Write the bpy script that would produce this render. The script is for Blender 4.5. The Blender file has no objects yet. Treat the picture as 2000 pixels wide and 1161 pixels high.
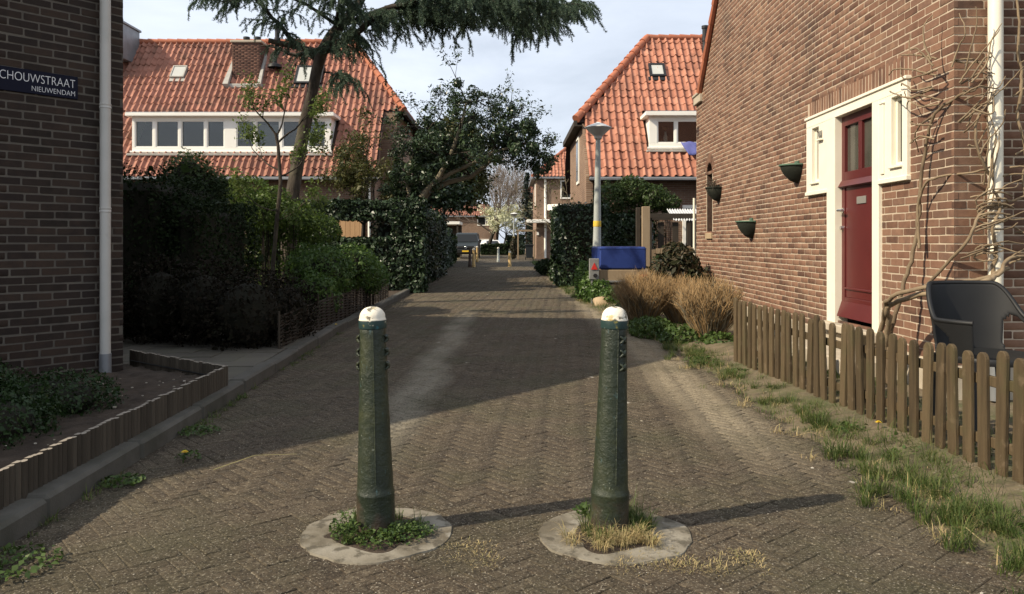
import bpy, math, random
import numpy as np
from mathutils import Matrix, Vector

R = math.radians
sc = bpy.context.scene
col = sc.collection

# ------------------------------------------------------------------ camera
cam_d = bpy.data.cameras.new('camera')
cam_d.sensor_width = 36.0
cam_d.lens = 27.99
cam_d.shift_y = -0.05375
cam_d.clip_start = 0.05
cam_d.clip_end = 2000
cam = bpy.data.objects.new('camera', cam_d)
cam.location = (0, 0, 1.25)
cam.rotation_euler = (R(90), 0, 0)
col.objects.link(cam)
sc.camera = cam

# ------------------------------------------------------------------ sun and sky
TO_SUN = Vector((-0.923, -0.385, 0)).normalized()
SUN_EL = R(37.5)
world = bpy.data.worlds.new('World')
sc.world = world
world.use_nodes = True
wn = world.node_tree
for n in list(wn.nodes):
    wn.nodes.remove(n)
out = wn.nodes.new('ShaderNodeOutputWorld')
bg = wn.nodes.new('ShaderNodeBackground')
sky = wn.nodes.new('ShaderNodeTexSky')
sky.sky_type = 'NISHITA'
sky.sun_disc = False
sky.sun_elevation = SUN_EL
sky.sun_rotation = math.atan2(TO_SUN.x, TO_SUN.y)
sky.air_density = 1.0
sky.dust_density = 2.5
sky.ozone_density = 1.0
tc = wn.nodes.new('ShaderNodeTexCoord')
mp = wn.nodes.new('ShaderNodeMapping')
mp.inputs['Scale'].default_value = (1.1, 1.1, 3.2)
mp.inputs['Location'].default_value = (0.35, 0.1, 0.2)
nz = wn.nodes.new('ShaderNodeTexNoise')
nz.inputs['Scale'].default_value = 2.1
nz.inputs['Detail'].default_value = 7
nz.inputs['Roughness'].default_value = 0.55
nz.inputs['Distortion'].default_value = 0.35
rp = wn.nodes.new('ShaderNodeValToRGB')
rp.color_ramp.elements[0].position = 0.33
rp.color_ramp.elements[0].color = (0.52, 0.52, 0.52, 1)
rp.color_ramp.elements[1].position = 0.68
rp.color_ramp.elements[1].color = (0.97, 0.97, 0.97, 1)
mx = wn.nodes.new('ShaderNodeMix')
mx.data_type = 'RGBA'
mx.inputs[7].default_value = (10.4, 11.3, 12.8, 1)
wn.links.new(tc.outputs['Generated'], mp.inputs['Vector'])
wn.links.new(mp.outputs['Vector'], nz.inputs['Vector'])
wn.links.new(nz.outputs['Fac'], rp.inputs['Fac'])
wn.links.new(rp.outputs['Color'], mx.inputs[0])
wn.links.new(sky.outputs['Color'], mx.inputs[6])
wn.links.new(mx.outputs[2], bg.inputs['Color'])
bg.inputs['Strength'].default_value = 0.076
wn.links.new(bg.outputs['Background'], out.inputs['Surface'])

sun_d = bpy.data.lights.new('sun', 'SUN')
sun_d.energy = 5.0
sun_d.angle = R(0.55)
sun_d.color = (1.0, 0.875, 0.68)
sun = bpy.data.objects.new('sun', sun_d)
sdir = Vector((TO_SUN.x * math.cos(SUN_EL), TO_SUN.y * math.cos(SUN_EL), math.sin(SUN_EL)))
sun.rotation_euler = sdir.to_track_quat('Z', 'Y').to_euler()
sun.location = (-20, -10, 20)
col.objects.link(sun)

sc.view_settings.view_transform = 'Standard'
sc.view_settings.look = 'None'
sc.view_settings.exposure = 0.33
sc.view_settings.gamma = 1.0
sc.view_settings.use_curve_mapping = False
sc.render.engine = 'CYCLES'
sc.cycles.use_denoising = True
sc.cycles.max_bounces = 6
sc.cycles.diffuse_bounces = 3
sc.cycles.glossy_bounces = 3
sc.cycles.transmission_bounces = 4

# ------------------------------------------------------------------ helpers
def px(p):
    """where a point falls in the photograph (2000 wide); only used to choose which pieces show largest"""
    y = max(p[1], 0.1)
    return 1000 + 1555 * p[0] / y, 473 - 1555 * (p[2] - 1.25) / y

def inview(p, m=30):
    if p[1] < 0.5:
        return False
    x, y = px(p)
    return -m < x < 2000 + m and -m < y < 1161 + m

def fast_mesh(name, v, f):
    v = np.ascontiguousarray(v, dtype=np.float32)
    f = np.ascontiguousarray(f, dtype=np.int32)
    me = bpy.data.meshes.new(name)
    n, k = f.shape
    me.vertices.add(len(v)); me.vertices.foreach_set('co', v.ravel())
    me.loops.add(n * k); me.loops.foreach_set('vertex_index', f.ravel())
    me.polygons.add(n)
    me.polygons.foreach_set('loop_start', np.arange(0, n * k, k, dtype=np.int32))
    me.update(calc_edges=True)
    return me

# chamfered box topology on the cube of side 2 (vertex = corner signs + the axis that keeps its full extent)
def _cbox():
    idx = {}
    vs = []
    for sx in (-1, 1):
        for sy in (-1, 1):
            for sz in (-1, 1):
                for a in range(3):
                    idx[(sx, sy, sz, a)] = len(vs)
                    vs.append(((sx, sy, sz), a))
    fs = []
    ring = [(-1, -1), (1, -1), (1, 1), (-1, 1)]
    for a in range(3):
        b, c = [k for k in range(3) if k != a]
        for s in (-1, 1):
            q = []
            for (u, w) in ring:
                g = [0, 0, 0]; g[a] = s; g[b] = u; g[c] = w
                q.append(idx[(*g, a)])
            fs.append(q)
    for a in range(3):
        b, c = [k for k in range(3) if k != a]
        for u in (-1, 1):
            for w in (-1, 1):
                g0 = [0, 0, 0]; g1 = [0, 0, 0]
                g0[a] = -1; g1[a] = 1
                for g in (g0, g1):
                    g[b] = u; g[c] = w
                fs.append([idx[(*g0, b)], idx[(*g1, b)], idx[(*g1, c)], idx[(*g0, c)]])
    for sx in (-1, 1):
        for sy in (-1, 1):
            for sz in (-1, 1):
                fs.append([idx[(sx, sy, sz, a)] for a in range(3)])
    P = [np.array([s * (1 if k == a else .8) for k, s in enumerate(sg)]) for sg, a in vs]
    o = []
    for q in fs:
        n = np.cross(P[q[1]] - P[q[0]], P[q[2]] - P[q[0]])
        c = sum(P[i] for i in q)
        o.append(q if np.dot(n, c) > 0 else q[::-1])
    return vs, o
CBV, CBF = _cbox()

class MB:
    def __init__(s):
        s.v = []; s.f = []
    def add(s, vs, fs, F=None):
        o = len(s.v)
        if F is not None:
            vs = [F @ Vector(p) for p in vs]
        s.v += [tuple(p) for p in vs]
        s.f += [tuple(i + o for i in q) for q in fs]
        return s
    def box(s, x0, x1, y0, y1, z0, z1, F=None, b=0.003):
        if x0 > x1: x0, x1 = x1, x0
        if y0 > y1: y0, y1 = y1, y0
        if z0 > z1: z0, z1 = z1, z0
        c = ((x0 + x1) / 2, (y0 + y1) / 2, (z0 + z1) / 2)
        h = ((x1 - x0) / 2, (y1 - y0) / 2, (z1 - z0) / 2)
        b = min(b, .45 * min(h))
        vs = [tuple(c[k] + sg[k] * (h[k] - (0 if k == a else b)) for k in range(3)) for sg, a in CBV]
        return s.add(vs, CBF, F)
    def quad(s, a, b, c, d, F=None):
        return s.add([a, b, c, d], [(0, 1, 2, 3)], F)
    def poly(s, pts, F=None):
        return s.add(pts, [tuple(range(len(pts)))], F)
    def prism(s, pts, d, F=None):
        """flat polygon pts swept by vector d"""
        n = len(pts); d = Vector(d)
        vs = [Vector(p) for p in pts] + [Vector(p) + d for p in pts]
        nn = sum(((vs[i] - vs[0]).cross(vs[i + 1] - vs[0]) for i in range(1, n - 1)), Vector())
        fl = nn.dot(d) > 0
        fs = [tuple(range(n))[::-1] if fl else tuple(range(n)), tuple(range(n, 2 * n)) if fl else tuple(range(n, 2 * n))[::-1]]
        for i in range(n):
            j = (i + 1) % n
            q = (i, j, j + n, i + n)
            fs.append(q if fl else q[::-1])
        return s.add(vs, fs, F)
    def lathe(s, prof, seg=24, F=None, jit=None):
        vs = []; fs = []
        m = len(prof)
        for i in range(seg):
            a = 2 * math.pi * i / seg
            for k, (r, z) in enumerate(prof):
                rr = r + (jit(a, z) if jit else 0)
                vs.append((rr * math.cos(a), rr * math.sin(a), z))
        for i in range(seg):
            j = (i + 1) % seg
            for k in range(m - 1):
                fs.append((i * m + k, j * m + k, j * m + k + 1, i * m + k + 1))
        return s.add(vs, fs, F)
    def tube(s, pts, rad, seg=6, F=None, cap=True):
        pts = [Vector(p) for p in pts]
        n = len(pts)
        if not hasattr(rad, '__len__'):
            rad = [rad] * n
        vs = []; fs = []
        t = (pts[1] - pts[0]).normalized()
        u = t.orthogonal().normalized()
        for i in range(n):
            t = (pts[min(i + 1, n - 1)] - pts[max(i - 1, 0)])
            if t.length < 1e-9: t = Vector((0, 0, 1))
            t.normalize()
            u = (u - t * u.dot(t))
            if u.length < 1e-6: u = t.orthogonal()
            u.normalize()
            w = t.cross(u)
            for k in range(seg):
                a = 2 * math.pi * k / seg
                vs.append(pts[i] + (u * math.cos(a) + w * math.sin(a)) * rad[i])
        for i in range(n - 1):
            for k in range(seg):
                l = (k + 1) % seg
                fs.append((i * seg + k, i * seg + l, (i + 1) * seg + l, (i + 1) * seg + k))
        if cap:
            fs.append(tuple(range(seg))[::-1])
            fs.append(tuple((n - 1) * seg + k for k in range(seg)))
        return s.add(vs, fs, F)
    def mesh(s, name):
        me = bpy.data.meshes.new(name)
        me.from_pydata(s.v, [], s.f)
        me.update()
        return me

def smooth_mesh(me, ang=None):
    me.polygons.foreach_set('use_smooth', np.ones(len(me.polygons), dtype=bool))
    if ang is not None:
        try:
            me.set_sharp_from_angle(angle=R(ang))
        except Exception:
            pass

def link(name, me, mat, parent=None, smooth=False, ang=35):
    o = bpy.data.objects.new(name, me)
    col.objects.link(o)
    if mat is not None and len(me.materials) == 0:
        me.materials.append(mat)
    if smooth:
        smooth_mesh(me, ang)
    if parent is not None:
        o.parent = parent
    return o

def tag(o, label, cat=None, group=None, kind=None):
    if label: o['label'] = label
    if cat: o['category'] = cat
    if group: o['group'] = group
    if kind: o['kind'] = kind
    return o

class Thing:
    def __init__(s, name, label, cat, loc=(0, 0, 0), group=None):
        s.loc = Vector(loc)
        s.root = bpy.data.objects.new(name, None)
        s.root.empty_display_size = 0.2
        s.root.location = s.loc
        col.objects.link(s.root)
        tag(s.root, label, cat, group)
    def add(s, name, mb, mat, parent=None, smooth=False, ang=35, kind=None, label=None):
        """mb is given in world coordinates"""
        if isinstance(mb, MB):
            me = bpy.data.meshes.new(name)
            L = s.loc
            me.from_pydata([(p[0] - L.x, p[1] - L.y, p[2] - L.z) for p in mb.v], [], mb.f)
            me.update()
        else:
            me = mb
            me.transform(Matrix.Translation(-s.loc))
        o = link(name, me, mat, parent or s.root, smooth, ang)
        if kind: o['kind'] = kind
        if label: o['label'] = label
        return o
    def inst(s, name, me, M, parent=None):
        o = bpy.data.objects.new(name, me)
        col.objects.link(o)
        o.parent = parent or s.root
        o.matrix_local = Matrix.Translation(-s.loc) @ M
        return o

def single(name, mb, mat, label=None, cat=None, loc=(0, 0, 0), group=None, kind=None, smooth=False, ang=35):
    """a thing that is one mesh; mb in world coordinates, origin moved to loc"""
    L = Vector(loc)
    if isinstance(mb, MB):
        me = bpy.data.meshes.new(name)
        me.from_pydata([(p[0] - L.x, p[1] - L.y, p[2] - L.z) for p in mb.v], [], mb.f)
        me.update()
    else:
        me = mb
        me.transform(Matrix.Translation(-L))
    o = link(name, me, mat, None, smooth, ang)
    o.location = L
    tag(o, label, cat, group, kind)
    return o

def frame(O, U, N):
    """matrix: x = U (along a wall), y = N (outward), z = up"""
    U = Vector(U).normalized(); N = Vector(N).normalized(); O = Vector(O)
    return Matrix(((U.x, N.x, 0, O.x), (U.y, N.y, 0, O.y), (U.z, N.z, 1, O.z), (0, 0, 0, 1)))

def joined(name, base_v, base_f, mats):
    """copies of one small mesh (all faces the same size) at the given 4x4 matrices, as one mesh"""
    bv = np.hstack([np.array(base_v, dtype=np.float64), np.ones((len(base_v), 1))])
    A = np.array([[list(r) for r in m] for m in mats])
    V = np.einsum('nij,vj->nvi', A, bv)[:, :, :3].reshape(-1, 3)
    bf = np.array(base_f, dtype=np.int64)
    Fc = (bf[None] + (np.arange(len(mats)) * len(base_v))[:, None, None]).reshape(-1, bf.shape[1])
    return fast_mesh(name, V, Fc)

# ------------------------------------------------------------------ materials
def newmat(name):
    m = bpy.data.materials.new(name)
    m.use_nodes = True
    nt = m.node_tree
    b = nt.nodes.get('Principled BSDF')
    return m, nt, b

def nd(nt, t, **kw):
    n = nt.nodes.new(t)
    for k, v in kw.items():
        if k in n.inputs:
            n.inputs[k].default_value = v
        else:
            setattr(n, k, v)
    return n

def mathn(nt, op, a, b=None, clamp=False):
    n = nt.nodes.new('ShaderNodeMath'); n.operation = op; n.use_clamp = clamp
    for i, x in enumerate((a, b)):
        if x is None: continue
        if isinstance(x, (int, float)): n.inputs[i].default_value = x
        else: nt.links.new(x, n.inputs[i])
    return n.outputs[0]

def mixc(nt, fac, a, b, mode='MIX'):
    n = nt.nodes.new('ShaderNodeMix'); n.data_type = 'RGBA'; n.blend_type = mode
    for i, x in ((0, fac), (6, a), (7, b)):
        if isinstance(x, (int, float)): n.inputs[i].default_value = x
        elif isinstance(x, tuple): n.inputs[i].default_value = (*x[:3], 1)
        else: nt.links.new(x, n.inputs[i])
    return n.outputs[2]

def noise(nt, vec, scale, detail=4, rough=.55, dist=0):
    n = nd(nt, 'ShaderNodeTexNoise')
    n.inputs['Scale'].default_value = scale
    n.inputs['Detail'].default_value = detail
    n.inputs['Roughness'].default_value = rough
    n.inputs['Distortion'].default_value = dist
    nt.links.new(vec, n.inputs['Vector'])
    return n.outputs['Fac']

def ramp(nt, fac, stops, interp='LINEAR'):
    n = nt.nodes.new('ShaderNodeValToRGB')
    cr = n.color_ramp; cr.interpolation = interp
    while len(cr.elements) < len(stops): cr.elements.new(.5)
    for e, (p, c) in zip(cr.elements, stops):
        e.position = p
        e.color = (c, c, c, 1) if isinstance(c, (int, float)) else (*c[:3], 1)
    nt.links.new(fac, n.inputs['Fac'])
    return n.outputs['Color']

def M(name, cols, rnd=.5, nscale=6, rough=.8, bump=0., bscale=80, bdist=.004, metal=0., spec=.3, stains=(), trans=0., stretch=(1, 1, 1), rvar=0.):
    """colour = ramp over (random per piece, noise); stains = [(colour, scale, lo, hi, amount)]"""
    m, nt, b = newmat(name)
    geo = nt.nodes.new('ShaderNodeNewGeometry')
    pos = geo.outputs['Position']
    if stretch != (1, 1, 1):
        mpn = nt.nodes.new('ShaderNodeMapping'); mpn.inputs['Scale'].default_value = stretch
        nt.links.new(pos, mpn.inputs['Vector']); pos_s = mpn.outputs['Vector']
    else:
        pos_s = pos
    nf = ramp(nt, noise(nt, pos_s, nscale, 5), [(.28, 0.), (.72, 1.)])
    if rnd > 0:
        oi = nt.nodes.new('ShaderNodeObjectInfo')
        r = mathn(nt, 'FRACT', mathn(nt, 'ADD', geo.outputs['Random Per Island'], oi.outputs['Random']))
        fac = mathn(nt, 'ADD', mathn(nt, 'MULTIPLY', r, rnd), mathn(nt, 'MULTIPLY', nf, 1 - rnd))
    else:
        fac = nf
    n = len(cols)
    c = ramp(nt, fac, [(i / max(n - 1, 1), k) for i, k in enumerate(cols)]) if n > 1 else None
    if c is None:
        rgb = nt.nodes.new('ShaderNodeRGB'); rgb.outputs[0].default_value = (*cols[0], 1); c = rgb.outputs[0]
    for (sc_, s_, lo, hi, am) in stains:
        f = ramp(nt, noise(nt, pos, s_, 6, .6), [(lo, 0.), (hi, am)])
        c = mixc(nt, f, c, sc_)
    nt.links.new(c, b.inputs['Base Color'])
    if rvar:
        rr = nd(nt, 'ShaderNodeMapRange')
        rr.inputs['To Min'].default_value = rough - rvar; rr.inputs['To Max'].default_value = rough + rvar
        nt.links.new(nf, rr.inputs['Value']); nt.links.new(rr.outputs[0], b.inputs['Roughness'])
    else:
        b.inputs['Roughness'].default_value = rough
    b.inputs['Metallic'].default_value = metal
    b.inputs['Specular IOR Level'].default_value = spec
    if bump > 0:
        bn = nt.nodes.new('ShaderNodeBump')
        bn.inputs['Strength'].default_value = bump
        bn.inputs['Distance'].default_value = bdist
        nt.links.new(noise(nt, pos_s, bscale, 6, .65), bn.inputs['Height'])
        nt.links.new(bn.outputs['Normal'], b.inputs['Normal'])
    if trans > 0:
        tr = nt.nodes.new('ShaderNodeBsdfTranslucent')
        nt.links.new(c, tr.inputs['Color'])
        ms = nt.nodes.new('ShaderNodeMixShader'); ms.inputs[0].default_value = trans
        o = nt.nodes.get('Material Output')
        nt.links.new(b.outputs[0], ms.inputs[1]); nt.links.new(tr.outputs[0], ms.inputs[2])
        nt.links.new(ms.outputs[0], o.inputs['Surface'])
    return m

def clear_glass(name, tint, base):
    m, nt, b = newmat(name)
    tr = nt.nodes.new('ShaderNodeBsdfTransparent'); tr.inputs['Color'].default_value = (*tint, 1)
    gl_ = nt.nodes.new('ShaderNodeBsdfGlossy'); gl_.inputs['Roughness'].default_value = .03
    fr = nt.nodes.new('ShaderNodeFresnel'); fr.inputs['IOR'].default_value = 1.5
    fac = mathn(nt, 'ADD', mathn(nt, 'MULTIPLY', fr.outputs[0], 1.0), base, True)
    ms = nt.nodes.new('ShaderNodeMixShader'); nt.links.new(fac, ms.inputs[0])
    nt.links.new(tr.outputs[0], ms.inputs[1]); nt.links.new(gl_.outputs[0], ms.inputs[2])
    nt.links.new(ms.outputs[0], nt.nodes.get('Material Output').inputs['Surface'])
    return m

mt = {}
mt['brick_lit'] = M('brown_brick', [(.060, .033, .024), (.128, .066, .042), (.18, .094, .060), (.218, .121, .077), (.155, .086, .058), (.262, .158, .098)], rnd=.8, nscale=14, rough=.88, bump=.5, bscale=70,
                    stains=[((.06, .042, .032), .6, .52, .68, .7), ((.36, .24, .15), .9, .60, .74, .45), ((.05, .036, .03), 2.6, .60, .74, .45)])
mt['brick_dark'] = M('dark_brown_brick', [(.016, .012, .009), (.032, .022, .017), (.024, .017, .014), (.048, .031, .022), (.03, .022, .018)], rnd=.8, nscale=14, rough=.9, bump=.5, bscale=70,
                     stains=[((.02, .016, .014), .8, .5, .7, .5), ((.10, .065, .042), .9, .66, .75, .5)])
mt['mortar'] = M('pale_mortar', [(.38, .305, .225), (.49, .40, .30)], rnd=0, nscale=9, rough=.95, bump=.4, bscale=160)
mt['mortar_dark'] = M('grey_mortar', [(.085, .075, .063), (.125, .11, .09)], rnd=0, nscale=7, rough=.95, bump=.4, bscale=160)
mt['brick_chim'] = M('chimney_brick', [(.07, .036, .026), (.11, .056, .04), (.15, .078, .055)], rnd=.8, nscale=12, rough=.9)
mt['brick_niche'] = M('shade_darkened_niche_brick', [(.05, .03, .022), (.10, .062, .045)], rnd=0, nscale=16, rough=.9, bump=.5, bscale=40)  # brick colour darkened to stand for the shade inside the niche
mt['brick_small'] = M('far_brick', [(.16, .085, .055), (.22, .12, .08), (.27, .16, .105)], rnd=.8, nscale=12, rough=.9)
mt['tile_l'] = M('orange_clay_tile', [(.19, .082, .055), (.29, .125, .083), (.355, .16, .108), (.42, .205, .145)], rnd=.6, nscale=5, rough=.75, bump=.25, bscale=50, bdist=.01,
                 stains=[((.10, .055, .04), .55, .50, .70, .65), ((.12, .07, .045), 2.2, .52, .75, .7), ((.50, .38, .30), 6., .66, .80, .4)])
mt['tile_r'] = M('bright_clay_tile', [(.23, .094, .06), (.345, .143, .09), (.41, .18, .115), (.47, .23, .155)], rnd=.6, nscale=5, rough=.75, bump=.25, bscale=50, bdist=.01,
                 stains=[((.14, .065, .042), 1.2, .50, .74, .6), ((.58, .45, .35), 5., .66, .78, .45)])
mt['under'] = M('roof_underlay', [(.05, .03, .025)], rnd=0, rough=.95)
mt['white'] = M('cream_paint', [(.74, .69, .56), (.80, .75, .62)], rnd=.2, nscale=5, rough=.45, bump=.08, bscale=90, spec=.4,
                stains=[((.5, .44, .34), 3.5, .66, .82, .35)])
mt['white_trim'] = M('white_paint_far', [(.80, .78, .70), (.85, .83, .76)], rnd=.2, nscale=3, rough=.5, spec=.35)
mt['pvc'] = M('grey_white_pipe', [(.44, .43, .39), (.52, .50, .46)], rnd=0, nscale=4, rough=.4, spec=.4, stains=[((.35, .33, .28), 9, .6, .8, .4)])
mt['maroon'] = M('maroon_paint', [(.082, .0135, .013), (.10, .017, .016)], rnd=0, nscale=4, rough=.38, bump=.06, bscale=60, spec=.4)
mt['glass'] = M('window_glass', [(.018, .02, .019)], rnd=0, rough=.06, spec=.55)
mt['glass2'] = M('pale_roof_glass', [(.42, .42, .38), (.50, .50, .46)], rnd=0, nscale=2, rough=.15, spec=.6)
mt['glass_dark'] = M('dark_car_glass', [(.02, .022, .024)], rnd=0, rough=.25, spec=.2)
mt['glass_door'] = M('door_glass_painted_reflection', [(.05, .048, .038), (.085, .08, .064)], rnd=0, nscale=4, rough=.12, spec=.6)  # opaque pane, its grey-green reflection painted into the base colour
mt['glass_clear'] = clear_glass('clear_window_glass', (.72, .75, .72), .035)
mt['plinth'] = M('cement_plinth', [(.34, .29, .22), (.46, .40, .31)], rnd=0, nscale=5, rough=.92, bump=.5, bscale=40)
mt['zinc'] = M('weathered_zinc', [(.20, .21, .22), (.30, .31, .32)], rnd=0, nscale=3, rough=.5, metal=.5)
mt['lead'] = M('grey_lead', [(.30, .285, .25), (.42, .40, .36)], rnd=0, nscale=8, rough=.7)
mt['black_metal'] = M('black_metal', [(.012, .012, .013), (.025, .025, .027)], rnd=0, nscale=9, rough=.5)
mt['dark_wood'] = M('dark_timber', [(.03, .024, .018), (.05, .04, .03)], rnd=.3, nscale=5, rough=.8)
mt['picket'] = M('weathered_picket_wood', [(.034, .023, .012), (.068, .047, .024), (.105, .074, .039), (.055, .041, .021)], rnd=.5, nscale=3, rough=.85, bump=.6, bscale=16, bdist=.006, stretch=(9, 9, .9),
                 stains=[((.06, .06, .024), 5., .5, .75, .55), ((.19, .14, .09), 9., .6, .75, .5)])
mt['log'] = M('weathered_log_wood', [(.036, .029, .020), (.062, .05, .036), (.088, .072, .052)], rnd=.6, nscale=3, rough=.9, bump=.5, bscale=18, bdist=.006, stretch=(9, 9, 1.2))
mt['log_top'] = M('pale_cut_wood', [(.22, .19, .15), (.30, .26, .21)], rnd=.5, nscale=20, rough=.9)
mt['wattle'] = M('woven_willow', [(.022, .017, .012), (.042, .033, .023), (.062, .049, .034)], rnd=.7, nscale=6, rough=.85)
mt['fence_wood'] = M('grey_brown_board', [(.16, .115, .07), (.25, .18, .11), (.30, .23, .15)], rnd=.6, nscale=3, rough=.85, stretch=(7, 7, 1))
mt['pale_wood'] = M('orange_wood', [(.40, .24, .12), (.50, .31, .16)], rnd=.5, nscale=3, rough=.7)
mt['soil'] = M('dark_soil', [(.03, .021, .015), (.055, .04, .028), (.08, .058, .042)], rnd=0, nscale=7, rough=.97, bump=1., bscale=38, bdist=.02)
mt['dirt'] = M('sandy_verge', [(.12, .092, .06), (.17, .132, .085), (.095, .078, .045)], rnd=0, nscale=3, rough=.97, bump=.8, bscale=45, bdist=.015, stains=[((.07, .08, .028), 2.4, .45, .62, .75), ((.05, .04, .026), 8., .5, .68, .7), ((.26, .22, .15), 22., .6, .7, .6)])
mt['slab'] = M('concrete_slab', [(.075, .068, .052), (.10, .09, .072), (.125, .112, .088)], rnd=.5, nscale=3, rough=.92, bump=.5, bscale=70, stains=[((.10, .10, .06), 3., .5, .75, .5)])
mt['kerb'] = M('kerb_concrete', [(.07, .065, .054), (.11, .102, .085)], rnd=.3, nscale=9, rough=.93, bump=.7, bscale=90, stains=[((.04, .04, .026), 3., .48, .72, .7)])
mt['concrete'] = M('pale_concrete', [(.15, .13, .095), (.215, .19, .145), (.26, .235, .185)], rnd=0, nscale=7, rough=.92, bump=.7, bscale=60, bdist=.006, stains=[((.10, .083, .056), 4., .46, .62, .9), ((.065, .055, .038), 15., .52, .62, .8), ((.33, .31, .26), 9., .60, .70, .6)])
mt['ivy'] = M('ivy_leaf', [(.010, .022, .009), (.022, .042, .016), (.035, .062, .022)], rnd=.7, nscale=4, rough=.42, spec=.4)
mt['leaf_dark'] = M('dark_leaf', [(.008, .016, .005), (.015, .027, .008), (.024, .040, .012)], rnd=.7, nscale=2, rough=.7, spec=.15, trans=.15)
mt['leaf_evergreen'] = M('evergreen_leaf', [(.02, .038, .018), (.036, .064, .027), (.065, .098, .037)], rnd=.7, nscale=2, rough=.36, spec=.5, trans=.12)
mt['leaf_olive'] = M('olive_leaf', [(.035, .045, .013), (.07, .075, .02), (.11, .095, .028)], rnd=.6, nscale=1.2, rough=.5, trans=.25)
mt['leaf_green'] = M('fresh_leaf', [(.035, .075, .016), (.07, .13, .025), (.115, .18, .038)], rnd=.6, nscale=2.5, rough=.45, spec=.4, trans=.35)
mt['leaf_fresh'] = M('yellow_green_leaf', [(.04, .075, .014), (.08, .13, .024), (.14, .19, .04)], rnd=.6, nscale=2.5, rough=.5, spec=.3, trans=.4)
mt['leaf_mid'] = M('mid_green_leaf', [(.022, .042, .012), (.042, .072, .018), (.075, .105, .028)], rnd=.6, nscale=2.5, rough=.5, spec=.3, trans=.3)
mt['leaf_spring'] = M('spring_leaf', [(.07, .11, .025), (.12, .17, .04), (.17, .20, .06)], rnd=.6, nscale=3, rough=.5, trans=.35)
mt['leaf_low'] = M('low_green_leaf', [(.010, .022, .006), (.02, .042, .010), (.032, .06, .014)], rnd=.6, nscale=3, rough=.5, trans=.2)
mt['leaf_red'] = M('dark_purple_leaf', [(.010, .008, .005), (.016, .012, .007), (.013, .015, .007)], rnd=.7, nscale=3, rough=.75, spec=.12, trans=.15)
mt['leaf_brown'] = M('browned_leaf', [(.018, .024, .010), (.03, .034, .014), (.04, .036, .018), (.13, .08, .042)], rnd=.7, nscale=3, rough=.5, trans=.1)
mt['needle'] = M('larch_needle', [(.05, .084, .055), (.085, .13, .083), (.13, .185, .12)], rnd=.6, nscale=1.5, rough=.5, trans=.3)
mt['conifer'] = M('spruce_needle', [(.008, .018, .012), (.018, .032, .02)], rnd=.6, nscale=3, rough=.6)
mt['blossom'] = M('white_blossom', [(.50, .52, .32), (.68, .68, .46), (.76, .75, .58)], rnd=.7, nscale=3, rough=.6, trans=.3)
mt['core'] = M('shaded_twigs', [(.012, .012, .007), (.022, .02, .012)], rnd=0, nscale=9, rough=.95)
mt['bark'] = M('rough_bark', [(.028, .022, .017), (.06, .048, .036), (.105, .085, .064)], rnd=0, nscale=9, rough=.95, bump=1., bscale=18, bdist=.03, stretch=(1, 1, .35), stains=[((.13, .13, .07), 2.5, .55, .75, .5)])
mt['bark_dark'] = M('dark_bark', [(.02, .016, .012), (.05, .04, .03)], rnd=0, nscale=6, rough=.95, bump=.8, bscale=20, bdist=.02)
mt['bark_pale'] = M('pale_bark', [(.13, .11, .075), (.22, .19, .13)], rnd=0, nscale=8, rough=.9, bump=.5, bscale=40)
mt['bare_far'] = M('bare_twig', [(.085, .066, .05), (.15, .12, .095)], rnd=.5, nscale=3, rough=.9)
mt['vine'] = M('vine_bark', [(.10, .07, .045), (.20, .148, .092), (.29, .22, .14)], rnd=.5, nscale=9, rough=.85, bump=.7, bscale=60)
mt['dry_twig'] = M('golden_dry_twig', [(.13, .08, .035), (.26, .165, .075), (.38, .26, .13)], rnd=.8, nscale=4, rough=.8)
mt['grass'] = M('grass_blade', [(.028, .052, .011), (.055, .09, .018), (.095, .13, .03), (.20, .17, .07)], rnd=.75, nscale=2.5, rough=.6, trans=.3)
mt['straw'] = M('dead_grass', [(.30, .22, .10), (.44, .34, .17), (.20, .20, .07)], rnd=.8, nscale=4, rough=.8, trans=.2)
mt['weed'] = M('weed_leaf', [(.03, .06, .014), (.06, .10, .022), (.10, .14, .035)], rnd=.7, nscale=6, rough=.5, trans=.25)
mt['dandelion'] = M('yellow_petal', [(.75, .50, .02), (.85, .62, .04)], rnd=.5, nscale=9, rough=.6)
mt['chair'] = M('charcoal_plastic', [(.008, .0083, .0086), (.012, .0123, .0126)], rnd=0, nscale=4, rough=.55, spec=.35, bump=.04, bscale=200)
mt['planter'] = M('green_planter', [(.06, .11, .075), (.10, .16, .11)], rnd=0, nscale=8, rough=.6)
mt['coco'] = M('dark_basket', [(.012, .015, .011), (.025, .028, .02)], rnd=0, nscale=9, rough=.9, bump=.8, bscale=50)
mt['blue'] = M('blue_tarpaulin', [(.016, .034, .15), (.021, .044, .19)], rnd=0, nscale=3, rough=.5, bump=.15, bscale=8, bdist=.02)
mt['blue_cloth'] = M('blue_cloth', [(.085, .095, .26), (.12, .13, .33)], rnd=0, nscale=3, rough=.85)
mt['red_lens'] = M('red_reflector', [(.55, .03, .02)], rnd=0, rough=.25, spec=.6)
mt['grey_metal'] = M('grey_galvanised', [(.22, .22, .21), (.32, .32, .30)], rnd=0, nscale=6, rough=.5, metal=.4)
mt['pole'] = M('pale_grey_pole', [(.30, .32, .30), (.38, .40, .37)], rnd=0, nscale=2, rough=.55, stains=[((.16, .15, .12), 6., .6, .72, .6)])
mt['yellow'] = M('faded_yellow_band', [(.62, .42, .04), (.70, .50, .09)], rnd=0, nscale=9, rough=.7, stains=[((.4, .38, .3), 12, .6, .7, .6)])
mt['lamp_shade'] = M('lamp_shade_white', [(.62, .62, .58), (.70, .70, .66)], rnd=0, nscale=3, rough=.4)
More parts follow.
